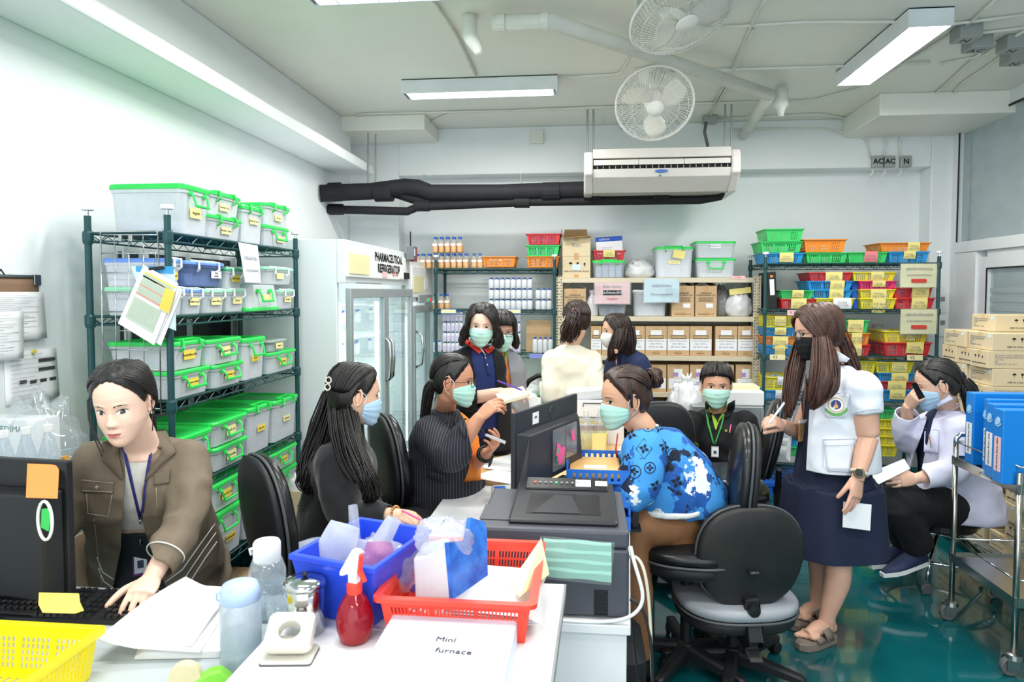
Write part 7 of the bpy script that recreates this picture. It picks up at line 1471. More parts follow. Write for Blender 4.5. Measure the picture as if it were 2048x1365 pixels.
pk=[(162,962),(228,965),(226,985),(162,980)];pstrip(jk,'pocket_flap',[(163,958),(163,985)],[(228,965),(226,988)],dkj,.007,6,6);ptube(jk,'stitching',[(173,988),(176,1028),(216,1034),(224,990)],.0012,sti,.004);ptube(jk,'stitching',[(163,961),(227,967)],.0011,sti,.011);ptube(jk,'stitching',[(164,982),(224,985)],.0011,sti,.011)
MB().cbox(jk.pix(193,975,.012),(.008,.003,.008),Matrix.Rotation(.8,3,'Y')).build('snap_button',sti,R1,world=True)
pstrip(jk,'pocket_flap',[(308,948),(307,972)],[(340,940),(338,966)],dkj,.007,6,6);ptube(jk,'stitching',[(188,1040),(196,1110),(205,1180)],.0011,sti,.004);ptube(jk,'stitching',[(312,976),(315,1020)],.0011,sti)
for k in range(3):ptube(jk,'piping',[(330+k*7,1166+k*16),(365+k*6,1140+k*15),(400+k*5,1090+k*14),(430+k*2,1048+k*18)],.0022,wst,.003)
for k in range(2):ptube(jk,'piping',[(194+k*3,1115+k*22),(205+k*2,1145+k*18),(228,1160+k*18)],.002,wst,.003)
d=(EL-WL_).normalized();o1=d.orthogonal().normalized();o2=d.cross(o1);cc=WL_+d*.085;MB().tube([cc+(o1*math.cos(a*PI/12)+o2*math.sin(a*PI/12))*.0565 for a in range(24)],.0022,6,closed=True).build('piping',wst,R1,smooth=True,world=True)
trm=mat('charcoal_trousers','2c3036',.8,bump=.1);r=Vector((f.y,-f.x,0));g0=Vector((P.x,P.y,0));T1=legs(R1,'trousers',P+Vector((0,-.05,.03)),f,.165,[P+r*.08,P-r*.08],[g0+r*.1+f*.0+Vector((0,0,.48)),g0-r*.09+Vector((0,0,.48))],[g0+r*.1+Vector((0,.05,.1)),g0-r*.1+Vector((0,.05,.1))],trm,top=[(P.lerp(Ch,q),r,f,w_,d_)for q,w_,d_ in((-.1,.16,.13),(.25,.145,.125),(.56,.135,.118))])
for s in(-1,1):shoe(R1,g0+r*.1*s+Vector((0,.05,0)),f,black,white)
lany=mat('lanyard_navy','2d2a78',.5)
class Both:# pixel placement on whichever garment is in front
 def __init__(s,*c):s.c=c;s.root=c[0].root
 def pix(s,px,py,off=.003,Y=None):
  d=ray(px,py).normalized();best=None
  for q in s.c:
   h=q.bvh.ray_cast(CAM,d)[0]
   if h and(best is None or(h-CAM).length<(best-CAM).length):best=h
  if best is None:best=getattr(s,'last',at(px,py,3))
  s.last=best;return best-d*off
b_=Both(shirt1,jk,T1);pstrip(b_,'lanyard',[(241,888),(252,930),(266,990),(278,1042)],[(247,887),(258,929),(271,989),(283,1041)],lany,.006);pstrip(b_,'lanyard',[(303,862),(300,900),(290,960),(281,1040)],[(308,862),(305,900),(294,960),(285,1040)],lany,.006)
MB().tube([b_.pix(281,1042,.012),b_.pix(281,1060,.012),b_.pix(282,1090,.012)],.004,6).build('lanyard_clip',chrome,R1,world=True);badge(b_,281,1126,.048,.088,mat('badge_purple','7b2d80',.5));
hr1=MB();cap(H,hr1,.012);comb(H,hr1,[(2,56),(3,72),(180,80)],[(95,5),(110,-8),(135,-25)],70,.014,.0042,1);comb(H,hr1,[(-2,56),(-3,72),(180,80)],[(-95,5),(-110,-8),(-135,-25)],70,.014,.0042,2)
bundle(hr1,[H.P((.0,-.1,-.03)),H.P((.0,-.12,-.08)),H.P((0,-.11,-.16)),H.P((0.02,-.1,-.24))],[.03,.028,.022,.01],40,.004,3)
for k,(px,pts)in enumerate(((0,[(196,752),(183,800),(182,840),(192,870),(208,905)]),(1,[(190,762),(178,810),(182,855),(200,890)]),(2,[(200,748),(180,790),(176,830),(186,870),(205,915)]),(3,[(302,800),(306,830),(305,862)]))):hr1.tube(sm([at(x,y,1.86+.01*k)for x,y in pts],4),.0018,5)
hr1.build('hair',hk,R1,smooth=True,world=True);ball(q:=MB(),H.P((-.082,-.0,-.036)),.004);q.build('earring',white,R1,smooth=True,world=True)
# ---------------------------------------------------------------- 2: long-haired woman in black
c=at(712,792,2.72);R2=person('long-haired woman in black jacket with pearl hair clip, seated',(-1.03,2.8,0));sk=skinm('light','e3b79c')
H=Head(R2,c,104,4,0,1.07);f=hdg(c,84);r=Vector((f.y,-f.x,0));P,Ch,N=at(672,1065,2.82),at(682,935,2.8),at(700,872,2.78)
S1,E1,W1=at(672,925,2.66),at(700,1035,2.58),at(792,1030,2.52);S2,E2,W2=at(706,925,2.95),at(745,1030,2.86),at(800,1058,2.68)
h1=hand(W1,at(835,1040,2.56)-W1,(.3,-.4,1),-1,[(28,30),(34,34),(38,34),(38,34)],4,(30,25),.98,forearm=E1,fr=(.04,.026));h2=hand(W2,at(838,1066,2.6)-W2,(.2,-.1,1),1,(40,40),4,(30,20),.95,forearm=E2,voxel=.004)
body(R2,sk,H,N,[h1,h2,core(MB(),P,Ch,N,f)]);H.face(False,.7,0);H.mask(mblue,ears=(1,))
bk=mat('black_wool','17171b',.85,var=.1,vs=40,bump=.15,bs=80,sheen=.3)
mb=tors(MB(),torso(P,Ch,N,f,.18,.16,.175,.15,.17,.15,.15,hem=.06,nb=.075));arm(mb,[S1,S1.lerp(E1,.5)+Vector((-.012,-.01,0)),E1,E1.lerp(W1,.5),W1+(E1-W1).normalized()*.015],[.082,.082,.07,.062,.052]);arm(mb,[S2,E2,W2+(E2-W2).normalized()*.03],[.08,.066,.05])
dd=(E1-W1).normalized();J2=Cloth(R2,'jacket',mb,bk,.011,4,(.012,8),[(W1+dd*.03,dd)],lambda p:not((p-W1).dot(dd)<.03 and(p-W1).length<.1),.004,seed=5)
mb=MB();limb(mb,[N-Vector((0,0,.05)),N+Vector((.0,0,.03)),H.P((0,-.02,-.085))],[.066,.06,.056],16);Cloth(R2,'turtleneck',mb,mat('dark_olive_knit','3f3a2c',.85,bump=.2),.008,3,None,solid=0)
kz=Vector((.42,0,-.02));k1,k2=P+f*.42+r*.1+Vector((0,0,-.03)),P+f*.42-r*.1+Vector((0,0,-.03));legs(R2,'trousers',P,f,.18,[P+r*.09,P-r*.09],[k1,k2],[Vector((k1.x+.02,k1.y,.1)),Vector((k2.x+.02,k2.y,.1))],mat('black_twill','16161a',.85))
for q in(k1,k2):shoe(R2,(q.x+.02,q.y,0),f,black,black)
h=MB();cap(H,h,.016);comb(H,h,[(20,54),(20,72),(180,85)],[(122,14),(135,10),(165,12)],60,.02,.0045,4);comb(H,h,[(-20,54),(-20,72),(180,85)],[(-122,14),(-135,10),(-165,12)],40,.02,.0045,5)
hg=lambda*p:[at(x,y,Y)for x,y,Y in p]
bundle(h,hg((668,790,2.74),(652,850,2.74),(632,905,2.72),(618,950,2.68),(622,985,2.66)),[.045,.06,.055,.05,.02],95,.0045,6,wave=.012,core=.75)
bundle(h,hg((690,800,2.68),(700,850,2.62),(712,900,2.56),(728,945,2.52),(742,985,2.52),(738,1005,2.53)),[.03,.042,.034,.032,.03,.01],75,.004,7,wave=.012,core=.65)
bundle(h,hg((672,800,2.7),(678,860,2.64),(690,920,2.6),(712,965,2.56)),[.04,.045,.03,.008],60,.004,8,core=.6)
h.build('hair',hk,R2,smooth=True,world=True)
cl=MB()
for k,(x,y)in enumerate(((657,762),(655,776))):
 for i in range(12):a=2*PI*i/12;s=1-.35*abs(math.cos(a/2-PI/4));ball(cl,at(x+7*math.cos(a)*s,y+7.5*math.sin(a)*s,2.595),.0032,n=8)
cl.build('pearl_hair_clip',mat('pearl','efe9dc',.2),R2,smooth=True,world=True)
cl=MB();dd=(E1-W1).normalized();o1=dd.orthogonal().normalized();o2=dd.cross(o1)
for i in range(18):ball(cl,W1+dd*.0+(o1*math.cos(i*PI/9)+o2*math.sin(i*PI/9))*.031,.0052,n=8)
cl.build('bead_bracelet',mat('wood_bead','b8834e',.4),R2,smooth=True,world=True)
t=thing('pen','pink pen in the hand of the long-haired woman','pen',at(838,1042,2.5));MB().tube([(-.07,.02,.03),(.035,-.01,-.006),(.042,-.012,-.01)],[.004,.004,.001],8).build('barrel',mat('hot_pink','',.5),t)
t=thing('notebook','open notebook under the hands of the long-haired woman','notebook',at(812,1075,2.62));t.rotation_euler=(0,-.1,.2);MB().box(-.1,.1,-.1,.1,-.02,-.005).build('pages',paper,t);MB().box(-.102,.102,-.102,.102,-.024,-.02).build('cover',mat('teal_bag','',.5),t)
# ---------------------------------------------------------------- 3: pinstripe woman with glasses
c=at(908,763,3.08);R3=person('woman in pinstripe blazer and glasses raising her hand',(at(890,1000,3.2).x,3.2,0));sk=skinm('tan','c98f72')
H=Head(R3,c,76,2,0,1.0);f=hdg(c,66);r=Vector((f.y,-f.x,0));P,Ch,N=at(893,1010,3.24),at(893,880,3.2),at(890,820,3.18)
S1,E1,W1=at(862,868,3.04),at(905,912,2.86),at(957,838,2.88);S2,E2,W2=at(930,865,3.36),at(945,930,3.22),at(972,908,3.08)
h1=hand(W1,at(992,806,2.9)-W1,(.1,-.5,.9),-1,[(30,25),(42,30),(45,30),(45,30)],3,(20,60),.98,forearm=E1,fr=(.045,.029));h2=hand(W2,at(1000,885,3.02)-W2,(.3,.2,-.9),1,[(38,30),(45,40),(50,45),(55,45)],5,(30,40),.95,forearm=E2,fr=(.04,.028))
body(R3,sk,H,N,[h1,h2,core(MB(),P,Ch,N,f)]);H.face(False,.8,.001);H.mask(mgreen,ears=(1,));H.glasses(mat('frame_dark','2a2024',.3))
osh=mat('orange_polo','f08a2c',.8,bump=.2,bs=60);mb=tors(MB(),torso(P,Ch,N,f,.17,.165,.165,.13,.15,.16,.145,nb=.062));O3=Cloth(R3,'polo_shirt',mb,osh,.011,4,(.004,9),solid=0)
ps=mat('pinstripe','20222a',.8);nt=ps.node_tree;wv=nt.nodes.new('ShaderNodeTexWave');wv.inputs['Scale'].default_value=24;wv.bands_direction='X';tc=nt.nodes.new('ShaderNodeTexCoord');nt.links.new(tc.outputs['Object'],wv.inputs[0]);cr=nt.nodes.new('ShaderNodeValToRGB');cr.color_ramp.elements[0].position=.93;cr.color_ramp.elements[0].color=lin('1b1d25');cr.color_ramp.elements[1].position=.985;cr.color_ramp.elements[1].color=lin('565a68');nt.links.new(wv.outputs[1],cr.inputs[0]);nt.links.new(cr.outputs[0],nt.nodes['Principled BSDF'].inputs['Base Color'])
Q3=[(915,815),(928,838),(934,860),(945,905),(936,945),(928,965),(975,960),(985,870),(960,820)]
mb=tors(MB(),torso(P,Ch,N,f,.2,.18,.19,.145,.18,.172,.165,hem=.16,hemw=1.05,nb=.07));arm(mb,[S1,S1.lerp(E1,.5)+Vector((0,0,-.01)),E1,E1.lerp(W1,.5),W1+(E1-W1).normalized()*.02],[.082,.078,.072,.066,.058]);arm(mb,[S2,E2,W2+(E2-W2).normalized()*.04],[.075,.062,.052])
dd=(E1-W1).normalized();J3=Cloth(R3,'blazer',mb,ps,.0115,4,(.009,8),polycuts(Q3,False)+[(W1+dd*.035,dd)],lambda p:not(inpoly(topx(p),Q3)and(p-W1).length>.07 and(p-E1).length>.085)and not((p-W1).dot(dd)<.035 and(p-W1).length<.1),.004,seed=9)
pstrip(J3,'lapel',[(905,838),(928,878)],[(920,838),(934,872)],ps,.006,6,3);pstrip(J3,'pocket_flap',[(856,940),(892,952)],[(853,953),(890,969)],ps,.008,6,3)
for x,y in((940,858),(949,851)):ball(q:=MB(),J3.pix(x,y,.002),.006,n=10);q.build('cuff_button',black,R3,smooth=True,world=True)
k1,k2=P+f*.4+r*.1,P+f*.4-r*.1;legs(R3,'trousers',P,f,.19,[P+r*.09,P-r*.09],[k1,k2],[Vector((k1.x,k1.y,.1)),Vector((k2.x,k2.y,.1))],mat('black_twill','',.85))
for q in(k1,k2):shoe(R3,(q.x,q.y,0),f,black,black)
h=MB();cap(H,h,.013);comb(H,h,[(15,48),(20,72),(180,85)],[(150,5),(165,8),(178,12)],60,.016,.004,12);comb(H,h,[(-15,48),(-20,72),(180,85)],[(-150,5),(-165,8),(-178,12)],40,.016,.004,13)
bundle(h,hg((868,763,3.08),(858,780,3.09),(852,812,3.1),(846,850,3.1),(840,880,3.1)),[.02,.032,.03,.022,.006],60,.004,14,flat=(.7,1,1));h.build('hair',hk,R3,smooth=True,world=True)
cl=MB();[ball(cl,at(866+3*math.cos(i),763+6*math.sin(i),3.07),.009,n=8)for i in range(7)];cl.build('scrunchie',mat('floral_band','7c5a5e',.7,var=.5,vs=60),R3,smooth=True,world=True)
dd=(E2-W2).normalized();o1=dd.orthogonal().normalized();o2=dd.cross(o1);MB().tube([W2+dd*.01+(o1*math.cos(i*PI/8)+o2*math.sin(i*PI/8))*.034 for i in range(16)],.009,8,closed=True).build('wristwatch',black,R3,smooth=True,world=True)
t=thing('card','small white card held by the pinstripe woman','card',at(992,877,3.0));MB().add([at(x,y,3.0)-t.location for x,y in((970,872),(974,868),(1012,883),(1010,889))],[(0,3,2,1)]).build('card',paper,t,solid=.002)
# ---------------------------------------------------------------- 4: woman in navy polo and black cardigan
c=at(964,651,3.72);R4=person('woman with wavy bob, navy polo and black cardigan, holding a pad',(at(950,860,3.8).x,3.8,0));sk=skinm('fair','')
H=Head(R4,c,-4,6,-4,.97);f=hdg(c,18);r=Vector((f.y,-f.x,0));P,Ch,N=at(968,850,3.86),at(958,733,3.82),at(957,690,3.8)
S1,E1,W1=at(914,722,3.76),at(930,800,3.6),at(1000,785,3.5);S2,E2,W2=at(984,722,3.86),at(990,800,3.8),at(1015,795,3.62)
h1=hand(W1,at(1048,783,3.45)-W1,(.2,-.4,1),-1,[(15,20),(22,24),(26,26),(28,26)],6,(30,40),.98,forearm=E1,fr=(.038,.026))
body(R4,sk,H,N,[h1,core(MB(),P,Ch,N,f)]);H.face(False,.62,-.0005,gz=-.001);H.mask(mgreen)
navy=mat('navy_polo','27366e',.85,bump=.2,bs=60);mb=tors(MB(),torso(P,Ch,N,f,.16,.14,.155,.125,.12,.115,.125,nb=.06));N4=Cloth(R4,'polo_shirt',mb,navy,.012,4,(.004,9),solid=0)
Q4=[(940,680),(944,720),(952,760),(955,820),(952,900),(996,900),(995,780),(992,740),(985,700),(978,680)]
mb=tors(MB(),torso(P,Ch,N,f,.175,.145,.155,.13,.15,.13,.14,hem=.12,nb=.064));arm(mb,[S1,E1,E1.lerp(W1,.5),W1+(E1-W1).normalized()*.04],[.062,.055,.05,.045]);arm(mb,[S2,E2,W2],[.052,.046,.04]);J4=Cloth(R4,'cardigan',mb,mat('black_knit','17181c',.9,bump=.3,bs=90),.013,4,(.008,8),polycuts(Q4,False),lambda p:not(inpoly(topx(p),Q4)and(p-Ch).dot(f)>0 and(p-E1).length>.1),.004,seed=11)
cr_=mat('collar_red','',.5);cw=mat('collar_white','ececee',.8)
pstrip(N4,'collar',[(930,686),(948,700),(958,708)],[(934,680),(954,693),(964,703)],cr_,.02,4);pstrip(N4,'collar',[(936,681),(955,692),(966,705)],[(942,680),(960,690),(972,712)],cw,.018,4);pstrip(N4,'collar',[(966,697),(976,696),(984,692)],[(976,708),(984,704),(990,697)],cr_,.018,4);pstrip(N4,'placket',[(966,705),(976,752)],[(972,704),(981,751)],navy,.006,6)
for y in(716,730):ball(q:=MB(),N4.pix(971+(y-716)*.25,y,.008),.004,n=8);q.build('button',white,R4,smooth=True,world=True)
legs(R4,'trousers',P,f,.165,[P+r*.08,P-r*.08],[(P.x-.08,P.y,.46),(P.x+.08,P.y,.46)],[(P.x-.08,P.y,.08),(P.x+.08,P.y,.08)],mat('black_twill','',1),voxel=.02)
h=MB();cap(H,h,.018,[(0,.076),(30,.073),(50,.05),(66,.01),(80,-.06),(180,-.08)]);comb(H,h,[(25,50),(10,70),(180,80)],[(68,-30),(95,-42),(150,-40)],60,.024,.0055,21);comb(H,h,[(10,52),(0,70),(180,80)],[(-66,-25),(-95,-42),(-150,-40)],60,.024,.0055,22)
for sd,sx in((-1,0),(1,0)):
 for k in range(4):bundle(h,[H.P((sd*.085,.035-.03*k,.0)),H.P((sd*.1,.03-.03*k,-.05)),H.P((sd*(.1+.005*k),.03-.03*k,-.095)),H.P((sd*(.115),.035-.03*k,-.12))],[.016,.022,.022,.008],22,.004,30+k,wave=.006)
h.build('hair',hk,R4,smooth=True,world=True)
t=thing('note_pad','cream note pad held by the woman in the navy polo','note pad',at(1030,790,3.44));t.rotation_euler=(.25,-.25,.3);MB().box(-.09,.06,-.05,.06,-.012,.008).build('pages',mat('pad_cream','efe9c9',.7),t,bevel=.003)
t=thing('pen','purple pen held over the cream note pad','pen',at(1022,772,3.42));MB().tube([(-.07,.0,.025),(.05,0,-.02),(.058,0,-.024)],[.0045,.0045,.001],8).build('barrel',mat('pen_purple','5b3ca8',.4),t)
# ---------------------------------------------------------------- 5: woman in orange with grey cardigan, partly hidden
c=at(1002,662,4.0);R5=person('woman in orange top and grey cardigan behind the navy polo',(c.x,4.05,0));sk=skinm('medium','d9a88c')
H=Head(R5,c,12,8,0,1.0);f=hdg(c,10);r=Vector((f.y,-f.x,0));P,Ch,N=at(1005,830,4.1),at(1000,735,4.08),at(998,696,4.06)
S1,E1,W1=at(972,726,4.05),at(968,800,4.0),at(990,830,3.95);S2,E2,W2=at(1023,728,4.06),at(1028,805,4.02),at(1020,830,3.95)
body(R5,sk,H,N,[core(MB(),P,Ch,N,f),hand(W2,(-.1,-.1,-.3),(.5,-.8,0),1,(20,20),forearm=E2,voxel=.006)]);H.face(False,.8);H.mask(mgreen);H.glasses(mat('frame_brown','3b2c28',.3))
mb=tors(MB(),torso(P,Ch,N,f,.16,.15,.155,.12,.125,.12,.125,nb=.058));O5=Cloth(R5,'shirt',mb,mat('soft_orange','ee9450',.85,bump=.15),.014,4,(.004,8),solid=0)
Q5=[(985,690),(985,760),(985,860),(1022,860),(1022,760),(1014,700)]
mb=tors(MB(),torso(P,Ch,N,f,.165,.15,.155,.125,.15,.14,.14,hem=.1,nb=.06));arm(mb,[S1,E1,W1],[.05,.05,.045]);arm(mb,[S2,E2,W2+Vector((0,0,.03))],[.048,.042,.04]);Cloth(R5,'cardigan',mb,mat('grey_knit','8b8e94',.9,bump=.3,bs=90),.014,4,(.006,8),polycuts(Q5,False),lambda p:not(inpoly(topx(p),Q5)and(p-Ch).dot(f)>0),.004,seed=12)
gl=mat('lanyard_green','3da54e',.5);pstrip(O5,'lanyard',[(984,694),(1003,748)],[(988,693),(1006,747)],gl,.008);pstrip(O5,'lanyard',[(1011,692),(1005,748)],[(1015,693),(1008,749)],gl,.008);ball(q:=MB(),O5.pix(1003,756,.012),.01,n=10);q.build('badge_reel',white,R5,smooth=True,world=True)
legs(R5,'trousers',P,f,.16,[P+r*.08,P-r*.08],[(P.x-.08,P.y,.46),(P.x+.08,P.y,.46)],[(P.x-.08,P.y,.08),(P.x+.08,P.y,.08)],mat('black_twill','',1),voxel=.022)
h=MB();cap(H,h,.016,[(0,.05),(35,.045),(55,.03),(68,-.02),(80,-.075),(180,-.09)]);comb(H,h,[(0,62),(0,80),(180,80)],[(60,-20),(85,-45),(150,-45)],50,.022,.005,41);comb(H,h,[(0,62),(0,80),(180,80)],[(-60,-20),(-85,-45),(-150,-45)],50,.022,.005,42);comb(H,h,[(-30,60),(30,60)],[(-30,24),(30,24)],22,.014,.005,43)
for k in range(3):bundle(h,[H.P((-.088,.02-.035*k,-.02)),H.P((-.1,.015-.035*k,-.07)),H.P((-.098,.01-.035*k,-.11))],[.018,.02,.008],18,.004,44+k)
for k in range(3):bundle(h,[H.P((.088,.02-.035*k,-.02)),H.P((.1,.015-.035*k,-.07)),H.P((.098,.01-.035*k,-.11))],[.018,.02,.008],14,.004,48+k)
h.build('hair',hk,R5,smooth=True,world=True)
# ---------------------------------------------------------------- 6: woman in cream blouse seen from behind
c=at(1152,643,4.5);R6=person('woman in cream blouse with tied dark hair, seen from behind',(c.x,4.55,0));sk=skinm('light','')
H=Head(R6,c,-152,8,0,1.04);f=hdg(c,172);r=Vector((f.y,-f.x,0));P,Ch,N=at(1146,812,4.52),at(1143,728,4.5),at(1143,690,4.5)
S1,E1,W1=at(1182,722,4.5),at(1192,775,4.4),at(1192,800,4.55);S2,E2,W2=at(1105,722,4.5),at(1100,790,4.42),at(1092,760,4.7)
body(R6,sk,H,N,[core(MB(),P,Ch,N,f),hand(W2,(0,.05,.3),(-1,0,0),1,(40,40),forearm=E2,voxel=.006)]);H.mask(mgreen)
mb=tors(MB(),torso(P,Ch,N,f,.165,.15,.165,.14,.14,.125,.13,hem=.1,nb=.062));arm(mb,[S1,E1,W1],[.07,.062,.05]);arm(mb,[S2,E2,W2-Vector((0,.02,.03))],[.07,.064,.045]);Cloth(R6,'blouse',mb,mat('cream_blouse','e9e5d2',.75,bump=.1),.013,4,(.011,7),solid=0,seed=15)
legs(R6,'trousers',P,f,.16,[P+r*.08,P-r*.08],[(P.x-.08,P.y,.46),(P.x+.08,P.y,.46)],[(P.x-.08,P.y,.08),(P.x+.08,P.y,.08)],mat('black_twill','',1),voxel=.022)
h=MB();cap(H,h,.014);comb(H,h,[(20,48),(10,75),(180,85)],[(150,10),(165,12),(180,14)],60,.017,.0045,51);comb(H,h,[(-20,48),(-10,75),(180,85)],[(-150,10),(-165,12),(-180,14)],60,.017,.0045,52)
bundle(h,hg((1150,625,4.38),(1146,640,4.35),(1140,660,4.36),(1136,682,4.38)),[.025,.05,.06,.045],110,.0048,53,core=.7,wave=.008);h.build('hair',hd_,R6,smooth=True,world=True)
cl=MB();[ball(cl,at(1150+5*math.cos(i),622+4*math.sin(i),4.36),.009,n=8)for i in range(7)];cl.build('hair_tie',mat('floral_band','',1),R6,smooth=True,world=True)
# ---------------------------------------------------------------- 7: woman in navy blazer with crest
c=at(1231,662,4.75);R7=person('woman in navy blazer with a gold crest and long straight hair',(c.x+.05,4.85,0));sk=skinm('light','')
H=Head(R7,c,-72,4,0,.97);f=hdg(c,-62);r=Vector((f.y,-f.x,0));P,Ch,N=at(1258,812,4.85),at(1254,735,4.84),at(1248,700,4.83)
S1,E1,W1=at(1272,728,4.68),at(1278,790,4.65),at(1240,810,4.6);S2,E2,W2=at(1232,730,5.0),at(1225,790,5.0),at(1205,800,4.9)
body(R7,sk,H,N,[core(MB(),P,Ch,N,f)],ears=(-1,));H.face(False,.8);H.mask(mwhite,beak=.02,ears=(-1,))
mb=tors(MB(),torso(P,Ch,N,f,.18,.17,.18,.15,.16,.15,.155,hem=.12,nb=.068));arm(mb,[S1,E1,W1],[.07,.06,.05]);arm(mb,[S2,E2,W2],[.07,.06,.05]);J7=Cloth(R7,'blazer',mb,mat('navy_blazer','222e54',.8,bump=.1),.013,4,(.007,7),solid=0,seed=16)
pstrip(J7,'shirt_front',[(1229,700),(1232,730)],[(1236,700),(1233,731)],mat('peach_shirt','eeb9a0',.8),.004,4);pstrip(J7,'lapel',[(1237,695),(1241,740)],[(1250,700),(1244,745)],mat('navy_lapel','1b2546',.8),.008,5)
def pemblem(cl,px,py,rp,k=1):
 p=cl.pix(px,py,.006);R_=(cl.pix(px+rp,py,.006)-cl.pix(px-rp,py,.006)).normalized();d=(CAM-p).normalized();n_=(d-R_*d.dot(R_)).normalized();U_=n_.cross(R_)*-1;U_=U_ if U_.z>0 else-U_;M=Matrix(((R_.x,-n_.x,U_.x),(R_.y,-n_.y,U_.y),(R_.z,-n_.z,U_.z)));r_=rp*(p-CAM).length/F
 e=bpy.data.objects.new('crest',None);C.objects.link(e);e.parent=cl.root;e.location=p-cl.root.location;_kids.setdefault(cl.root.name,[]).append(e);crest(e,(0,0,0),r_,M=M)
pemblem(J7,1242,738,6)
legs(R7,'skirt',P,f,.17,[P+r*.08,P-r*.08],[(P.x-.08,P.y,.46),(P.x+.08,P.y,.46)],[(P.x-.08,P.y,.08),(P.x+.08,P.y,.08)],mat('navy_skirt','1f2948',.8),voxel=.022)
h=MB();cap(H,h,.014,[(0,.076),(40,.07),(60,.05),(80,-.02),(95,-.08),(180,-.09)]);comb(H,h,[(-20,48),(-10,75),(180,85)],[(-85,-20),(-110,-35),(-165,-35)],70,.018,.0045,61);comb(H,h,[(20,48),(10,75),(180,85)],[(85,-20),(110,-35),(165,-35)],40,.018,.0045,62)
bundle(h,hg((1242,660,4.68),(1238,680,4.66),(1228,705,4.66),(1222,722,4.68)),[.045,.05,.045,.02],80,.0045,63,core=.75);bundle(h,hg((1256,658,4.74),(1258,685,4.74),(1258,715,4.74)),[.045,.05,.03],60,.0045,64,core=.75);h.build('hair',hd_,R7,smooth=True,world=True)
# ---------------------------------------------------------------- 8: woman in the blue print sweatshirt
c=at(1247,799,2.98);R8=person('woman in blue and white print sweatshirt seated at the desk end',(.46,3.0,0));sk=skinm('tan2','dba98a')
H=Head(R8,c,-62,4,-2,1.09);f=hdg(c,-80);r=Vector((f.y,-f.x,0));P,Ch,N=at(1368,1012,3.06),at(1308,915,3.02),at(1286,862,3.0)
S1,E1,W1=at(1288,905,2.84),at(1268,985,2.74),at(1234,955,2.8);S2,E2,W2=at(1285,895,3.18),at(1240,955,3.14),at(1205,930,3.1)
body(R8,sk,H,N,[core(MB(),P,Ch,N,f),hand(W2,(-.3,0,-.05),(0,0,1),1,(30,30),forearm=E2,voxel=.005)],nr=.06);H.face(False,.8,-.001);H.mask(mgreen,ears=(-1,))
bp_=mat('blue_print','3a8fd8',.8);nt=bp_.node_tree;b=nt.nodes['Principled BSDF'];N_n=nt.nodes.new;Lk=nt.links.new;tc=N_n('ShaderNodeTexCoord')
def thr(scale,lo,col,prev,seed_):
 mp=N_n('ShaderNodeMapping');Lk(tc.outputs['Object'],mp.inputs[0]);mp.inputs['Location'].default_value=(seed_,seed_*.7,seed_*.3);nz=N_n('ShaderNodeTexNoise');nz.inputs['Scale'].default_value=scale;nz.inputs['Detail'].default_value=5;nz.inputs['Roughness'].default_value=.62;Lk(mp.outputs[0],nz.inputs[0])
 cr=N_n('ShaderNodeValToRGB');cr.color_ramp.elements[0].position=lo;cr.color_ramp.elements[1].position=lo+.012;Lk(nz.outputs[0],cr.inputs[0]);mx=N_n('ShaderNodeMixRGB');Lk(cr.outputs[0],mx.inputs[0]);mx.inputs[2].default_value=lin(col)
 if isinstance(prev,str):mx.inputs[1].default_value=lin(prev)
 else:Lk(prev.outputs[0],mx.inputs[1])
 return mx
x=thr(7,.53,'1d57a8','3f93dc',3);x=thr(8,.57,'15233f',x,11);x=thr(4.5,.535,'f2f4f6',x,23);Lk(x.outputs[0],b.inputs['Base Color'])
mb=tors(MB(),torso(P,Ch,N,f,.2,.19,.195,.155,.2,.19,.175,hem=.0,hemw=1.0,nb=.075,belly=.01));fh=Vector((f.x,f.y,0)).normalized();tors(mb,[(at(x,y,3.0),r,fh,w_,d_)for x,y,w_,d_ in((1330,1004,.19,.142),(1328,975,.195,.15),(1318,935,.19,.135),(1305,895,.17,.11))]);arm(mb,[S1,S1.lerp(E1,.5)+Vector((.01,-.01,0)),E1,W1],[.09,.088,.08,.055]);arm(mb,[S2,E2,W2],[.085,.07,.05]);J8=Cloth(R8,'sweatshirt',mb,bp_,.0105,5,(.008,6.5),solid=0,seed=18)
ink8=mat('print_black','14181f',.8)
def flower(px,py,s,ring=False,fill=False,m=ink8):
 a=lambda x,y:J8.pix(px+x*s,py+y*s,.0022)
 for k in range(4):
  an=k*PI/2+(.3 if not ring else 0);u=Vector((math.cos(an),math.sin(an)));v=Vector((-u.y,u.x));P_=[a(*(u*t+v*w))for t,w in((.1,0),(.45,.3),(1,0),(.45,-.3))];V_=P_
  MB().add([p-R8.location for p in V_],[(0,3,2,1)]).build('printed_petal',m,R8,solid=.0012)
 if ring:MB().tube([a(1.35*math.cos(t*PI/10),1.35*math.sin(t*PI/10))for t in range(20)],.0016,5,closed=True).build('printed_ring',m,R8,world=True)
 if fill:MB().tube([a(*q)for q in((0,-1.9),(1.5,0),(0,1.9),(-1.5,0))],.0014,5,closed=True).build('printed_diamond',m,R8,world=True)
for q in((1262,869,9),(1296,853,6,1),(1288,898,8,0,1),(1269,944,7,1),(1328,893,8),(1336,935,8),(1346,908,6,1),(1354,965,10),(1318,857,7),(1283,848,5),(1312,972,9),(1255,915,6),(1300,936,6,1)):flower(q[0],q[1],q[2]*1.35,*q[3:])
mb=tors(MB(),[(at(1331,y,3.0),r,fh,.196,.15)for y in(999,1012)]);Cloth(R8,'hem_band',mb,mat('rib_white','eeeeec',.85,bump=.3,bs=30,stretch=(10,10,1)),.009,3,None,solid=0)
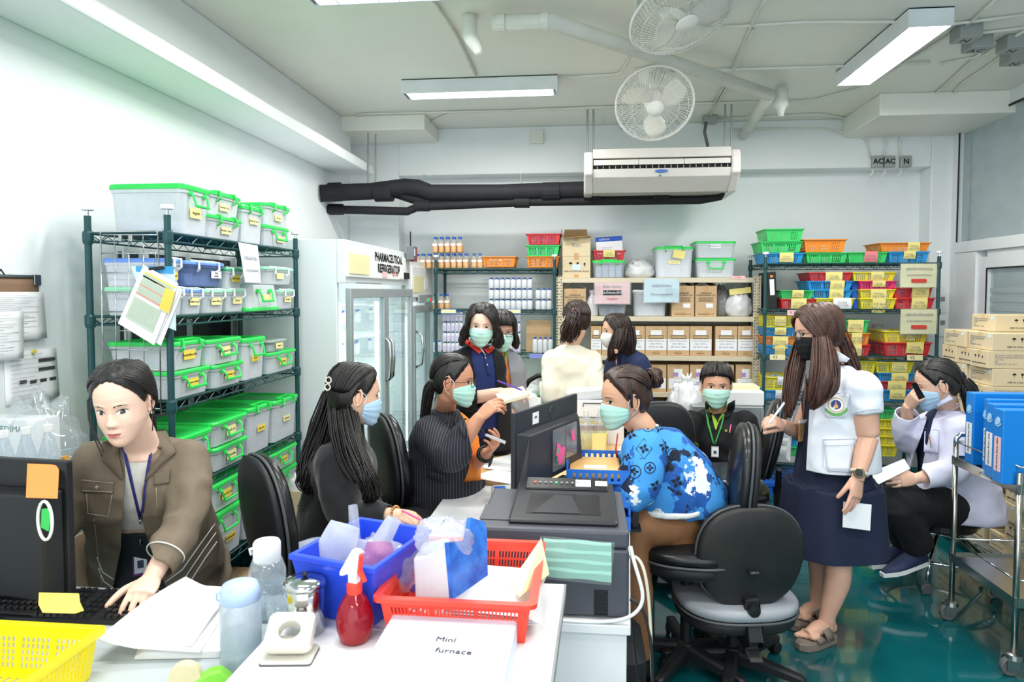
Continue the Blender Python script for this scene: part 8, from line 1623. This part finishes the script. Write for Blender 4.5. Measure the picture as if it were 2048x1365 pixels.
k1,k2=at(1268,1062,2.86),at(1268,1050,3.12);P=at(1350,1030,3.04);legs(R8,'trousers',P,f,.175,[P+r*-.09,P+r*.09],[k1,k2],[(k1.x+.02,k1.y,.1),(k2.x+.02,k2.y,.1)],mat('brown_trousers','8a5f3f',.7,bump=.08),(.095,.076,.058),hd=.12,seed=20)
for q in(k1,k2):shoe(R8,(q.x+.02,q.y,0),f,black,black)
h=MB();cap(H,h,.016);comb(H,h,[(20,48),(10,70),(180,85)],[(140,20),(160,22),(178,24)],60,.02,.0048,71);comb(H,h,[(-20,48),(-10,70),(180,85)],[(-140,20),(-160,22),(-178,24)],70,.02,.0048,72)
for k in range(5):bundle(h,[H.P((.0,-.13,.07))+H.M@Vector((.032*math.cos(a+k),-.01+.01*math.sin(a*2),.034*math.sin(a+k)))for a in(0,1.2,2.4,3.6)],[.016,.02,.018,.01],24,.004,73+k)
h.build('hair',hairmat('hair_auburn','4b2f26','1f1715'),R8,smooth=True,world=True)
MB().tube([H.P((math.sin(a)*.088,.01-.012*abs(math.cos(a)),math.cos(a)*.125+.005))for a in[(-100+200*i/24)*PI/180 for i in range(25)]],.0055,8).build('headband',black,R8,smooth=True,world=True)
pstrip(J8,'lanyard',[(1234,868),(1230,900),(1236,940)],[(1237,867),(1233,900),(1239,940)],mat('lanyard_red','b0283a',.5),.008,5)
# ---------------------------------------------------------------- 9: seated man in black polo
c=at(1433,770,3.95);R9=person('man in black polo with green lanyard seated with a tablet',(c.x,4.05,0));sk=skinm('tan3','d6a284')
H=Head(R9,c,2,4,0,1.07);f=hdg(c,-6);r=Vector((f.y,-f.x,0));P,Ch,N=at(1436,955,4.08),at(1434,868,4.04),at(1434,822,4.02)
S1,E1,W1=at(1383,848,3.98),at(1366,905,3.9),at(1388,938,3.72);S2,E2,W2=at(1488,848,3.98),at(1506,905,3.92),at(1492,945,3.78)
h1=hand(W1,at(1372,952,3.6)-W1,(-.5,-.5,.7),-1,[(30,40),(35,45),(38,45),(40,45)],4,(30,25),1.02,forearm=E1,fr=(.042,.03),voxel=.004);h2=hand(W2,at(1470,955,3.68)-W2,(.5,-.5,.7),1,(30,40),4,(30,25),1.02,forearm=E2,fr=(.042,.03),voxel=.005)
up=MB();limb(up,[S1,E1],[.05,.044]);limb(up,[S2,E2],[.05,.044]);body(R9,sk,H,N,[h1,h2,core(MB(),P,Ch,N,f),vox(up,.01,3)],nr=.058);H.face(False,.75);H.mask(mgreen)
bp2=mat('black_polo','17181b',.85,bump=.25,bs=70);mb=tors(MB(),torso(P,Ch,N,f,.185,.175,.19,.155,.135,.13,.14,hem=.06,nb=.07));d1_,d2_=(S1-E1).normalized(),(S2-E2).normalized();c1,c2=S1.lerp(E1,.72),S2.lerp(E2,.72);arm(mb,[S1,c1],[.074,.071]);arm(mb,[S2,c2],[.074,.071])
J9=Cloth(R9,'polo_shirt',mb,bp2,.0115,4,(.008,8),solid=0,seed=22)
lime=mat('lime_trim','9cc43c',.8)
for c_,d_ in((c1,d1_),(c2,d2_)):
 o1=d_.orthogonal().normalized();o2=d_.cross(o1)
 for q in(.004,.012):MB().tube([c_+d_*q+(o1*math.cos(i*PI/12)+o2*math.sin(i*PI/12))*.0715 for i in range(24)],.0018,5,closed=True).build('sleeve_trim',lime,R9,smooth=True,world=True)
pstrip(J9,'collar_lining',[(1418,815),(1424,835),(1430,858)],[(1434,842),(1434,848),(1433,862)],lime,.006,5);pstrip(J9,'collar_lining',[(1452,812),(1444,835),(1433,848)],[(1438,838),(1436,845),(1433,860)],lime,.006,5)
pstrip(J9,'collar',[(1410,803),(1411,820),(1417,838)],[(1420,806),(1424,826),(1421,840)],bp2,.014,4);pstrip(J9,'collar',[(1456,808),(1452,825),(1450,838)],[(1470,800),(1470,815),(1464,830)],bp2,.014,4)
pstrip(J9,'lanyard',[(1409,806),(1415,850),(1426,890)],[(1413,804),(1419,850),(1429,889)],gl,.008,5);pstrip(J9,'lanyard',[(1452,800),(1442,850),(1428,890)],[(1455,802),(1445,850),(1431,890)],gl,.005,5);badge(J9,1430,904,.04,.06,mat('badge_clear','cfd6dc',.4))
MB().tube([J9.pix(1462,850,.012),J9.pix(1459,866,.012)],.004,8).build('pink_pen',mat('hot_pink','',1),R9,world=True);MB().cbox(J9.pix(1452,862,.006),(.012,.002,.012)).build('chest_logo',lime,R9,world=True)
grey_t=mat('grey_trousers','5b5e66',.8);k1,k2=at(1395,975,3.58),at(1458,980,3.6);L9=legs(R9,'trousers',P,f,.18,[P+r*.09+Vector((0,0,-.02)),P-r*.09+Vector((0,0,-.02))],[k1,k2],[(k1.x,k1.y+.0,.1),(k2.x-.05,k2.y+.05,.1)],grey_t,(.09,.07,.05))
for q in(k1,k2):shoe(R9,(q.x-.01,q.y,0),f,black,mat('sole_dark','26272b',.6))
h=MB();cap(H,h,.012,[(0,.062),(25,.056),(45,.05),(60,.04),(72,.01),(80,.0),(90,.03),(104,.01),(120,-.03),(180,-.06)]);comb(H,h,[(150,70),(60,75),(0,80)],[(62,26),(35,34),(5,38)],60,.016,.004,81);comb(H,h,[(-150,70),(-60,75),(0,80)],[(-72,18),(-45,30),(-5,38)],60,.016,.004,82);comb(H,h,[(60,60),(150,70),(-150,70),(-60,60)],[(85,15),(140,-15),(-140,-15),(-85,15)],90,.014,.004,83);h.build('hair',hk,R9,smooth=True,world=True)
dd=(E1-W1).normalized();o1=dd.orthogonal().normalized();o2=dd.cross(o1);MB().tube([W1+dd*.015+(o1*math.cos(i*PI/8)+o2*math.sin(i*PI/8))*.031 for i in range(16)],.007,8,closed=True).build('wristwatch',black,R9,smooth=True,world=True)
t=thing('tablet','white-edged tablet resting on the lap of the man','tablet',at(1412,944,3.6));t.rotation_euler=(.3,-.12,-.25);MB().rbox(-.13,.13,-.09,.09,-.012,-.002,.012,4).build('case',mat('case_lilac','e3dcee',.5),t);MB().rbox(-.125,.125,-.085,.085,-.002,.003,.01,4).build('screen',mat('tablet_glass','2c3038',.12),t)
# ---------------------------------------------------------------- 10: standing woman in short white jacket
c=at(1634,664,3.3);R10=person('standing woman in white short-sleeved jacket with long brown hair and black mask',(at(1660,1200,3.38).x,3.36,0));sk=skinm('tan4','dcab93')
H=Head(R10,c,-66,10,2,1.06);f=hdg(c,-62);r=Vector((f.y,-f.x,0));P,Ch,N=at(1664,945,3.4),at(1668,800,3.38),at(1668,728,3.36)
S1,E1,W1=at(1722,778,3.22),at(1736,875,3.2),at(1716,955,3.14);S2,E2,W2=at(1630,790,3.52),at(1600,868,3.5),at(1566,850,3.36)
h1=hand(W1,at(1706,1040,3.1)-W1,(.5,-.9,.0),1,[(8,8),(14,12),(16,14),(16,14)],7,(24,30),1.02,forearm=E1,fr=(.046,.029));h2=hand(W2,at(1540,838,3.3)-W2,(-.3,-.7,.6),-1,[(50,60),(60,60),(65,60),(65,60)],2,(20,45),.98,forearm=E2,fr=(.04,.028))
up=MB();limb(up,[S1,S1.lerp(E1,.5),E1],[.062,.06,.05]);limb(up,[S2,E2],[.052,.045])
kf,ka=[at(1676,1120,3.26),at(1642,1115,3.46)],[at(1652,1252,3.27),at(1634,1222,3.46)]
for k,(kn,an)in enumerate(zip(kf,ka)):limb(up,[P+Vector((0,(-.09,.09)[k],-.1)),kn,kn.lerp(an,.35)+Vector((.012,0,0)),kn.lerp(an,.8),an],[.09,.062,.06,.038,.036])
ft=[]
def foot(an,dirn,s=1):
 fd=Vector((dirn[0],dirn[1],0)).normalized();sdv=Vector((fd.y,-fd.x,0));mb=MB();z0=.048
 B=Vector((an[0],an[1],0));limb(mb,[B+Vector((0,0,.12))-fd*.01,B+Vector((0,0,.085))+fd*.0,B+fd*.06+Vector((0,0,z0+.034)),B+fd*.12+Vector((0,0,z0+.018))],[.036,.036,.033,.022],14);ball(mb,B-fd*.03+Vector((0,0,z0+.026)),.03)
 for i in range(4):ball(mb,B+fd*.1+sdv*(-.03+.02*i)+Vector((0,0,z0+.014)),(.016,.03,.014),frame(fd))
 for i in range(5):q=B+fd*(.152-.012*i*(1 if 1 else 0))+sdv*(.033-.0165*i)*s+Vector((0,0,z0+.008));mb.tube([B+fd*.11+sdv*(.028-.014*i)*s+Vector((0,0,z0+.012)),q],[.012,.0105 if i else .0125],8);ball(mb,q,.0095 if i else .012,n=8)
 return vox(mb,.0045,3),B,fd,sdv
fdr=(-.85,-.5);foots=[foot(ka[0],fdr,1),foot(ka[1],fdr,1)]
body(R10,sk,H,N,[h1,h2,core(MB(),P,Ch,N,f),vox(up,.011,4),foots[0][0],foots[1][0]]);H.face(False,.8,0);H.mask(mblack,m2=mblack,ears=(-1,));H.glasses(mat('frame_black','16161a',.3),True,.021,.019)
sdm=mat('sandal_taupe','84766a',.7,bump=.1)
for k,(_,B,fd,sv)in enumerate(foots):
 out=[(-.045,0),(-.04,.03),(.02,.036),(.09,.046),(.14,.042),(.168,.02),(.172,-.008),(.15,-.034),(.09,-.044),(.02,-.034),(-.04,-.03)]
 s_=MB().rings([[B+fd*x*kx+sv*y*kx+Vector((0,0,z))for x,y in out]for z,kx in((0.0,.99),(.006,1.03),(.034,1.03),(.04,.99),(.046,.97))]).build('sandal_sole',sdm,R10,world=True,bevel=.002)
 for x0,x1,h_,w_ in((-.0,.045,.102,.043),(.062,.1,.075,.048)):
  G=[]
  for i in range(13):
   a=PI*i/12
   for x in(x0,x1):G.append(B+fd*(x+.02*math.sin(a))+sv*w_*1.04*math.cos(a)+Vector((0,0,.035+(h_-.035-(x-x0)*.25)*math.sin(a)**.6)))
  put('sandal_strap',(G,[(2*i,2*i+1,2*i+3,2*i+2)for i in range(12)]),sdm,R10,solid=.004,off=1)
dress=mat('navy_dress','161f3a',.8,bump=.1);mb=tors(MB(),torso(P,Ch,N,f,.14,.14,.155,.13,.12,.12,.135,nb=.06,hem=0));zk=at(1650,1100,3.36).z
gk=Vector((P.x+.0,P.y,0));mb2=tors(MB(),[(Vector((P.x,P.y,z)),r,f,w_,d_)for z,w_,d_ in((P.z+.25,.15,.14),(P.z+.05,.17,.16),(P.z-.08,.18,.175),(.75,.205,.205),(zk+.02,.235,.235),(zk-.06,.24,.24))],40);mb.v,mb.f=mb.v,mb.f
D10=Cloth(R10,'dress',mb,dress,.012,4,(.004,8),solid=0);sk10=Cloth(R10,'skirt',mb2,dress,.012,3,(.016,5,(1,1,.15)),[(Vector((0,0,zk)),Vector((0,0,1)))],lambda p:p.z>zk,.004,seed=25)
wj=mat('white_uniform','e6eaf4',.7,bump=.12,bs=50);Q10=[(1606,742),(1600,800),(1594,860),(1590,960),(1612,960),(1613,870),(1616,790),(1628,745)]
Q10=[(1590,745),(1582,860),(1577,960),(1611,960),(1616,870),(1620,790),(1640,740)]
hz=at(1680,950,3.2).z;mb=tors(MB(),torso(P,Ch,N,f,.215,.19,.19,.15,.2,.175,.165,hem=.06,hemw=1.03,nb=.068));d1_,d2_=(S1-E1).normalized(),(S2-E2).normalized();c1,c2=S1.lerp(E1,.52),S2.lerp(E2,.55);arm(mb,[S1,c1],[.084,.08]);arm(mb,[S2,c2],[.08,.077])
J10=Cloth(R10,'uniform_jacket',mb,wj,.0105,5,(.007,6),polycuts(Q10,False)+[(Vector((0,0,hz)),Vector((0,0,1)))],lambda p:p.z>hz and not(inpoly(topx(p),Q10)and(p-Ch).dot(f)>.04),.005,seed=26)
seam=mat('seam_grey','c4cad9',.8)  # one even tone for seam lines, slightly darker than the cloth
for q in([(1643,788),(1645,824),(1652,834),(1690,836),(1700,828),(1701,786)],[(1646,880),(1647,934),(1655,942),(1700,944),(1710,936),(1711,878)]):pstrip(J10,'pocket',[q[0],q[2]],[q[5],q[3]],wj,.006,8,8,.003);ptube(J10,'pocket_seam',q,.0013,seam,.009);ptube(J10,'pocket_seam',[q[0],q[5]],.0013,seam,.009)
ptube(J10,'pocket_seam',[(1646,892),(1711,890)],.001,seam,.009);pstrip(J10,'collar',[(1672,700),(1662,725),(1630,745)],[(1700,718),(1690,728),(1660,735)],wj,.01,5);pemblem(J10,1672,810,13);ptube(J10,'sleeve_seam',[(1712,826),(1735,820),(1760,818)],.0013,seam,.004)
d_=(E1-W1).normalized();o1=d_.orthogonal().normalized();o2=d_.cross(o1);MB().tube([W1+d_*.02+(o1*math.cos(i*PI/8)+o2*math.sin(i*PI/8))*.033 for i in range(16)],.009,8,closed=True).build('watch_strap',mat('strap_grey','c9c7c0',.5),R10,smooth=True,world=True)
wf=(CAM-W1).normalized();MB().lathe([(.02,-.006),(.024,0),(.024,.008),(.019,.011),(0,.011)],W1+d_*.02+wf*.036,20,Vector((0,0,1)).rotation_difference(wf).to_matrix()).build('watch_case',mat('watch_gold','a48c66',.3,.8),R10,smooth=False,world=True);MB().lathe([(.018,.0112),(0,.0118)],W1+d_*.02+wf*.036,20,Vector((0,0,1)).rotation_difference(wf).to_matrix()).build('watch_face',black,R10,world=True)
b_=Both(D10,J10,sk10);pstrip(b_,'lanyard',[(1612,745),(1607,800),(1606,832)],[(1616,745),(1611,800),(1609,832)],mat('lanyard_brown','7a4a34',.6),.006,5);p=b_.pix(1606,862,.012)
MB().cbox(p,(.052,.006,.1),Matrix.Rotation(.5,3,'Z')).build('card_pouch',mat('pouch_brown','b58e5e',.6,var=.35,vs=60),R10,world=True);MB().cbox(p+Vector((0,-.002,.045)),(.054,.006,.014),Matrix.Rotation(.5,3,'Z')).build('card_edge',paper,R10,world=True)
h=MB();cap(H,h,.016,[(0,.075),(40,.068),(58,.05),(72,-.02),(90,-.09),(180,-.095)]);comb(H,h,[(-10,48),(-5,75),(180,85)],[(-72,-20),(-100,-38),(-165,-38)],90,.02,.0048,91);comb(H,h,[(10,48),(5,75),(180,85)],[(72,-20),(100,-38),(165,-38)],50,.02,.0048,92)
bundle(h,hg((1643,676,3.22),(1646,715,3.18),(1646,755,3.15),(1638,790,3.15),(1622,818,3.16)),[.035,.048,.056,.045,.01],130,.0045,93,core=.8,flat=(1,.6,1));bundle(h,hg((1600,690,3.36),(1590,740,3.3),(1582,790,3.28),(1577,835,3.28)),[.03,.045,.038,.012],80,.0045,94,core=.75,flat=(1,.7,1))
bundle(h,hg((1668,670,3.34),(1684,710,3.36),(1700,735,3.38),(1714,758,3.4)),[.065,.07,.05,.012],110,.0045,95,core=.8);bundle(h,hg((1650,700,3.2),(1660,740,3.18),(1662,775,3.16),(1650,800,3.15)),[.05,.05,.035,.01],80,.0045,96,core=.7,flat=(1,.6,1));h.build('hair',hb,R10,smooth=True,world=True)
t=thing('pen','white pen raised by the standing woman','pen',at(1552,825,3.26));MB().tube([at(1572,802,3.28)-t.location,at(1540,845,3.24)-t.location,at(1537,850,3.24)-t.location],[.0055,.0055,.0015],8).build('barrel',mat('pen_white','dfeef2',.3),t)
t=thing('paper_note','white folded paper in the lowered hand of the standing woman','paper',at(1714,1032,3.13));MB().add([at(x,y,3.14)-t.location for x,y in((1687,1004),(1743,1010),(1740,1062),(1685,1055))],[(0,3,2,1)]).build('sheet',paper,t,solid=.003)
# ---------------------------------------------------------------- 11: seated woman in lab coat on the phone
c=at(1872,771,3.95);R11=person('seated woman in lilac-white lab coat talking on a phone',(at(1890,1100,4.05).x,4.05,0));sk=skinm('light2','dfb49b')
H=Head(R11,c,-74,12,0,1.12);f=hdg(c,-72);r=Vector((f.y,-f.x,0));P,Ch,N=at(1905,985,4.05),at(1893,868,4.02),at(1895,818,4.02)
S1,E1,W1=at(1918,862,3.86),at(1908,940,3.78),at(1832,958,3.7);S2,E2,W2=at(1872,872,4.18),at(1812,880,4.1),at(1815,815,3.98)
h1=hand(W1,at(1785,962,3.66)-W1,(-.1,-.9,.3),-1 if 0 else 1,[(20,25),(24,28),(26,30),(28,30)],4,(30,20),1.0,forearm=E1,fr=(.042,.028),voxel=.004);h2=hand(W2,at(1838,785,3.9)-W2,(-.6,-.6,.2),-1,[(35,40),(40,45),(42,45),(45,45)],6,(20,30),1.0,forearm=E2,fr=(.042,.029),voxel=.004)
body(R11,sk,H,N,[h1,h2,core(MB(),P,Ch,N,f)],nr=.06);H.face(False,.35);H.mask(mblue,ears=(-1,))
mb=tors(MB(),torso(P,Ch,N,f,.18,.17,.17,.13,.15,.15,.15,nb=.062));D11=Cloth(R11,'dress_shirt',mb,mat('navy_shirt','1e2b4a',.8),.012,4,(.004,8),solid=0)
lc=mat('lab_coat','dcdcf2',.7,bump=.12,bs=50);Q11=[(1858,800),(1852,840),(1838,880),(1822,925),(1815,960),(1840,958),(1848,915),(1858,875),(1866,840),(1880,812)]
mb=tors(MB(),torso(P,Ch,N,f,.23,.2,.2,.155,.22,.19,.18,hem=.02,nb=.072));tors(mb,[(P+Vector((.0,0,.1)),r,f,.22,.2),(P-Vector((0,0,.02)),r,f,.24,.24),(P-Vector((.01,0,.09)),r,f,.25,.26),(P-Vector((.0,0,.12)),r,f,.25,.26)])
arm(mb,[S1,S1.lerp(E1,.5)+Vector((.01,0,0)),E1,E1.lerp(W1,.5),W1+(E1-W1).normalized()*.0],[.088,.085,.078,.066,.055]);arm(mb,[S2,E2,W2+(E2-W2).normalized()*.02],[.08,.074,.056]);d_=(E1-W1).normalized();d2_=(E2-W2).normalized()
J11=Cloth(R11,'lab_coat',mb,lc,.0115,5,(.011,6.5),polycuts(Q11,False)+[(W1+d_*.03,d_),(W2+d2_*.045,d2_)],lambda p:not(inpoly(topx(p),Q11)and(p-Ch).dot(f)>.03)and not((p-W1).dot(d_)<.03 and(p-W1).length<.1)and not((p-W2).dot(d2_)<.045 and(p-W2).length<.1),.005,seed=30)
pemblem(J11,1860,880,9);pstrip(J11,'pocket',[(1850,858),(1848,905)],[(1878,860),(1876,908)],lc,.006,8,6,.003);ptube(J11,'pocket_seam',[(1850,858),(1878,861),(1876,906)],.0012,seam,.009);pstrip(J11,'collar',[(1868,800),(1876,818),(1884,832)],[(1898,790),(1908,800),(1922,812)],lc,.012,6)
k1,k2=at(1792,1003,3.72),at(1782,985,3.95);a1,a2=at(1838,1095,3.82),at(1812,1085,4.02);legs(R11,'trousers',P-Vector((0,0,.03)),f,.19,[P-r*.1+Vector((0,0,-.06)),P+r*.1+Vector((0,0,-.06))],[k1,k2],[a1,a2],mat('black_twill','',1),(.115,.092,.08),hd=.18)
sn=mat('navy_sneaker','2b3556',.7,bump=.3,bs=120);shoe(R11,a1-Vector((.01,0,.1)),(-.9,-.3),sn,white,.27,tilt=-.2);shoe(R11,a2-Vector((.01,0,.09)),(-.9,-.3),sn,white,.27,tilt=-.2)
h=MB();cap(H,h,.014);comb(H,h,[(20,48),(10,75),(180,85)],[(145,0),(165,0),(178,0)],60,.017,.0045,101);comb(H,h,[(-20,48),(-10,75),(180,85)],[(-145,0),(-165,0),(-178,0)],70,.017,.0045,102)
bundle(h,hg((1924,762,3.95),(1935,782,3.94),(1942,812,3.93),(1940,840,3.93)),[.03,.045,.042,.01],90,.0045,103);h.build('hair',hk,R11,smooth=True,world=True)
cl=MB();[ball(cl,at(1923+5*math.cos(i),756+8*math.sin(i),3.94),.013,n=8)for i in range(7)];cl.build('scrunchie',mat('dotted_band','1c2340',.7,var=.8,vs=80),R11,smooth=True,world=True)
t=thing('phone','dark phone held to the ear by the lab-coat woman','phone',at(1836,784,3.87));t.rotation_euler=(0,0,0);a=lambda x,y,Y:at(x,y,Y)-t.location;MB().hexa([a(1823,768,3.86),a(1832,765,3.84),a(1832,765,3.845),a(1823,768,3.865)]+[a(1838,800,3.86),a(1850,795,3.84),a(1850,795,3.845),a(1838,800,3.865)]).build('body',black,t,bevel=.001,solid=.003)
t=thing('documents','white sheets held on the lap of the lab-coat woman','papers',at(1785,945,3.64));MB().add([at(x,y,Y)-t.location for x,y,Y in((1742,945,3.62),(1808,918,3.72),(1820,938,3.7),(1752,972,3.58))],[(0,3,2,1)]).build('sheet',paper,t,solid=.003)
# stool under her
t=thing('stool','chrome stool on castors under the lab-coat woman','stool',(at(1880,1080,4.1).x,4.1,0));sz=P.z-.16;MB().lathe([(.17,sz-.05),(.18,sz-.04),(.18,sz-.01),(.16,sz)],n=28).build('seat',leath,t,smooth=False)
MB().tube([(.27*math.cos(a*PI/16),.27*math.sin(a*PI/16),.17)for a in range(32)],.008,8,closed=True).build('foot_ring',chrome,t,smooth=True);MB().lathe([(.03,sz-.05),(.03,.3)],n=14).build('column',galv,t,smooth=True)
for k in range(5):
 a=2*PI*k/5+.3;c_,s_=math.cos(a),math.sin(a);l=MB().tube([(.03*c_,.03*s_,sz-.08),(.12*c_,.12*s_,sz-.1),(.29*c_,.29*s_,.12),(.29*c_,.29*s_,.08)],.0115,10).build('leg',chrome,t,smooth=True)
 MB().lathe([(.024,-.01),(.03,-.007),(.03,.007),(.024,.01)],(.3*c_,.3*s_,.031),14,Matrix.Rotation(PI/2,3,'X')).build('caster',mat('wheel_grey','',1),l)
# ================================================================ lettering becomes mesh
bpy.context.view_layer.update();dg=bpy.context.evaluated_depsgraph_get();_tm={}
for o in[o for o in bpy.data.objects if o.type in('FONT','CURVE')]:
 k=o.data.name
 if k not in _tm:_tm[k]=bpy.data.meshes.new_from_object(o.evaluated_get(dg));_tm[k].name='outline'
 n=bpy.data.objects.new('lettering' if o.type=='FONT' else 'power_cable',_tm[k]);C.objects.link(n);n.parent=o.parent;n.location=o.location;n.rotation_euler=o.rotation_euler;n.scale=o.scale
 for q in('label','category','group'):
  if q in o:n[q]=o[q]
 bpy.data.objects.remove(o)
def kill(o):
 for c in list(o.children):kill(c)
 bpy.data.objects.remove(o)
for o in[o for o in bpy.data.objects if o.parent is None and o.location.z<-10]:kill(o)
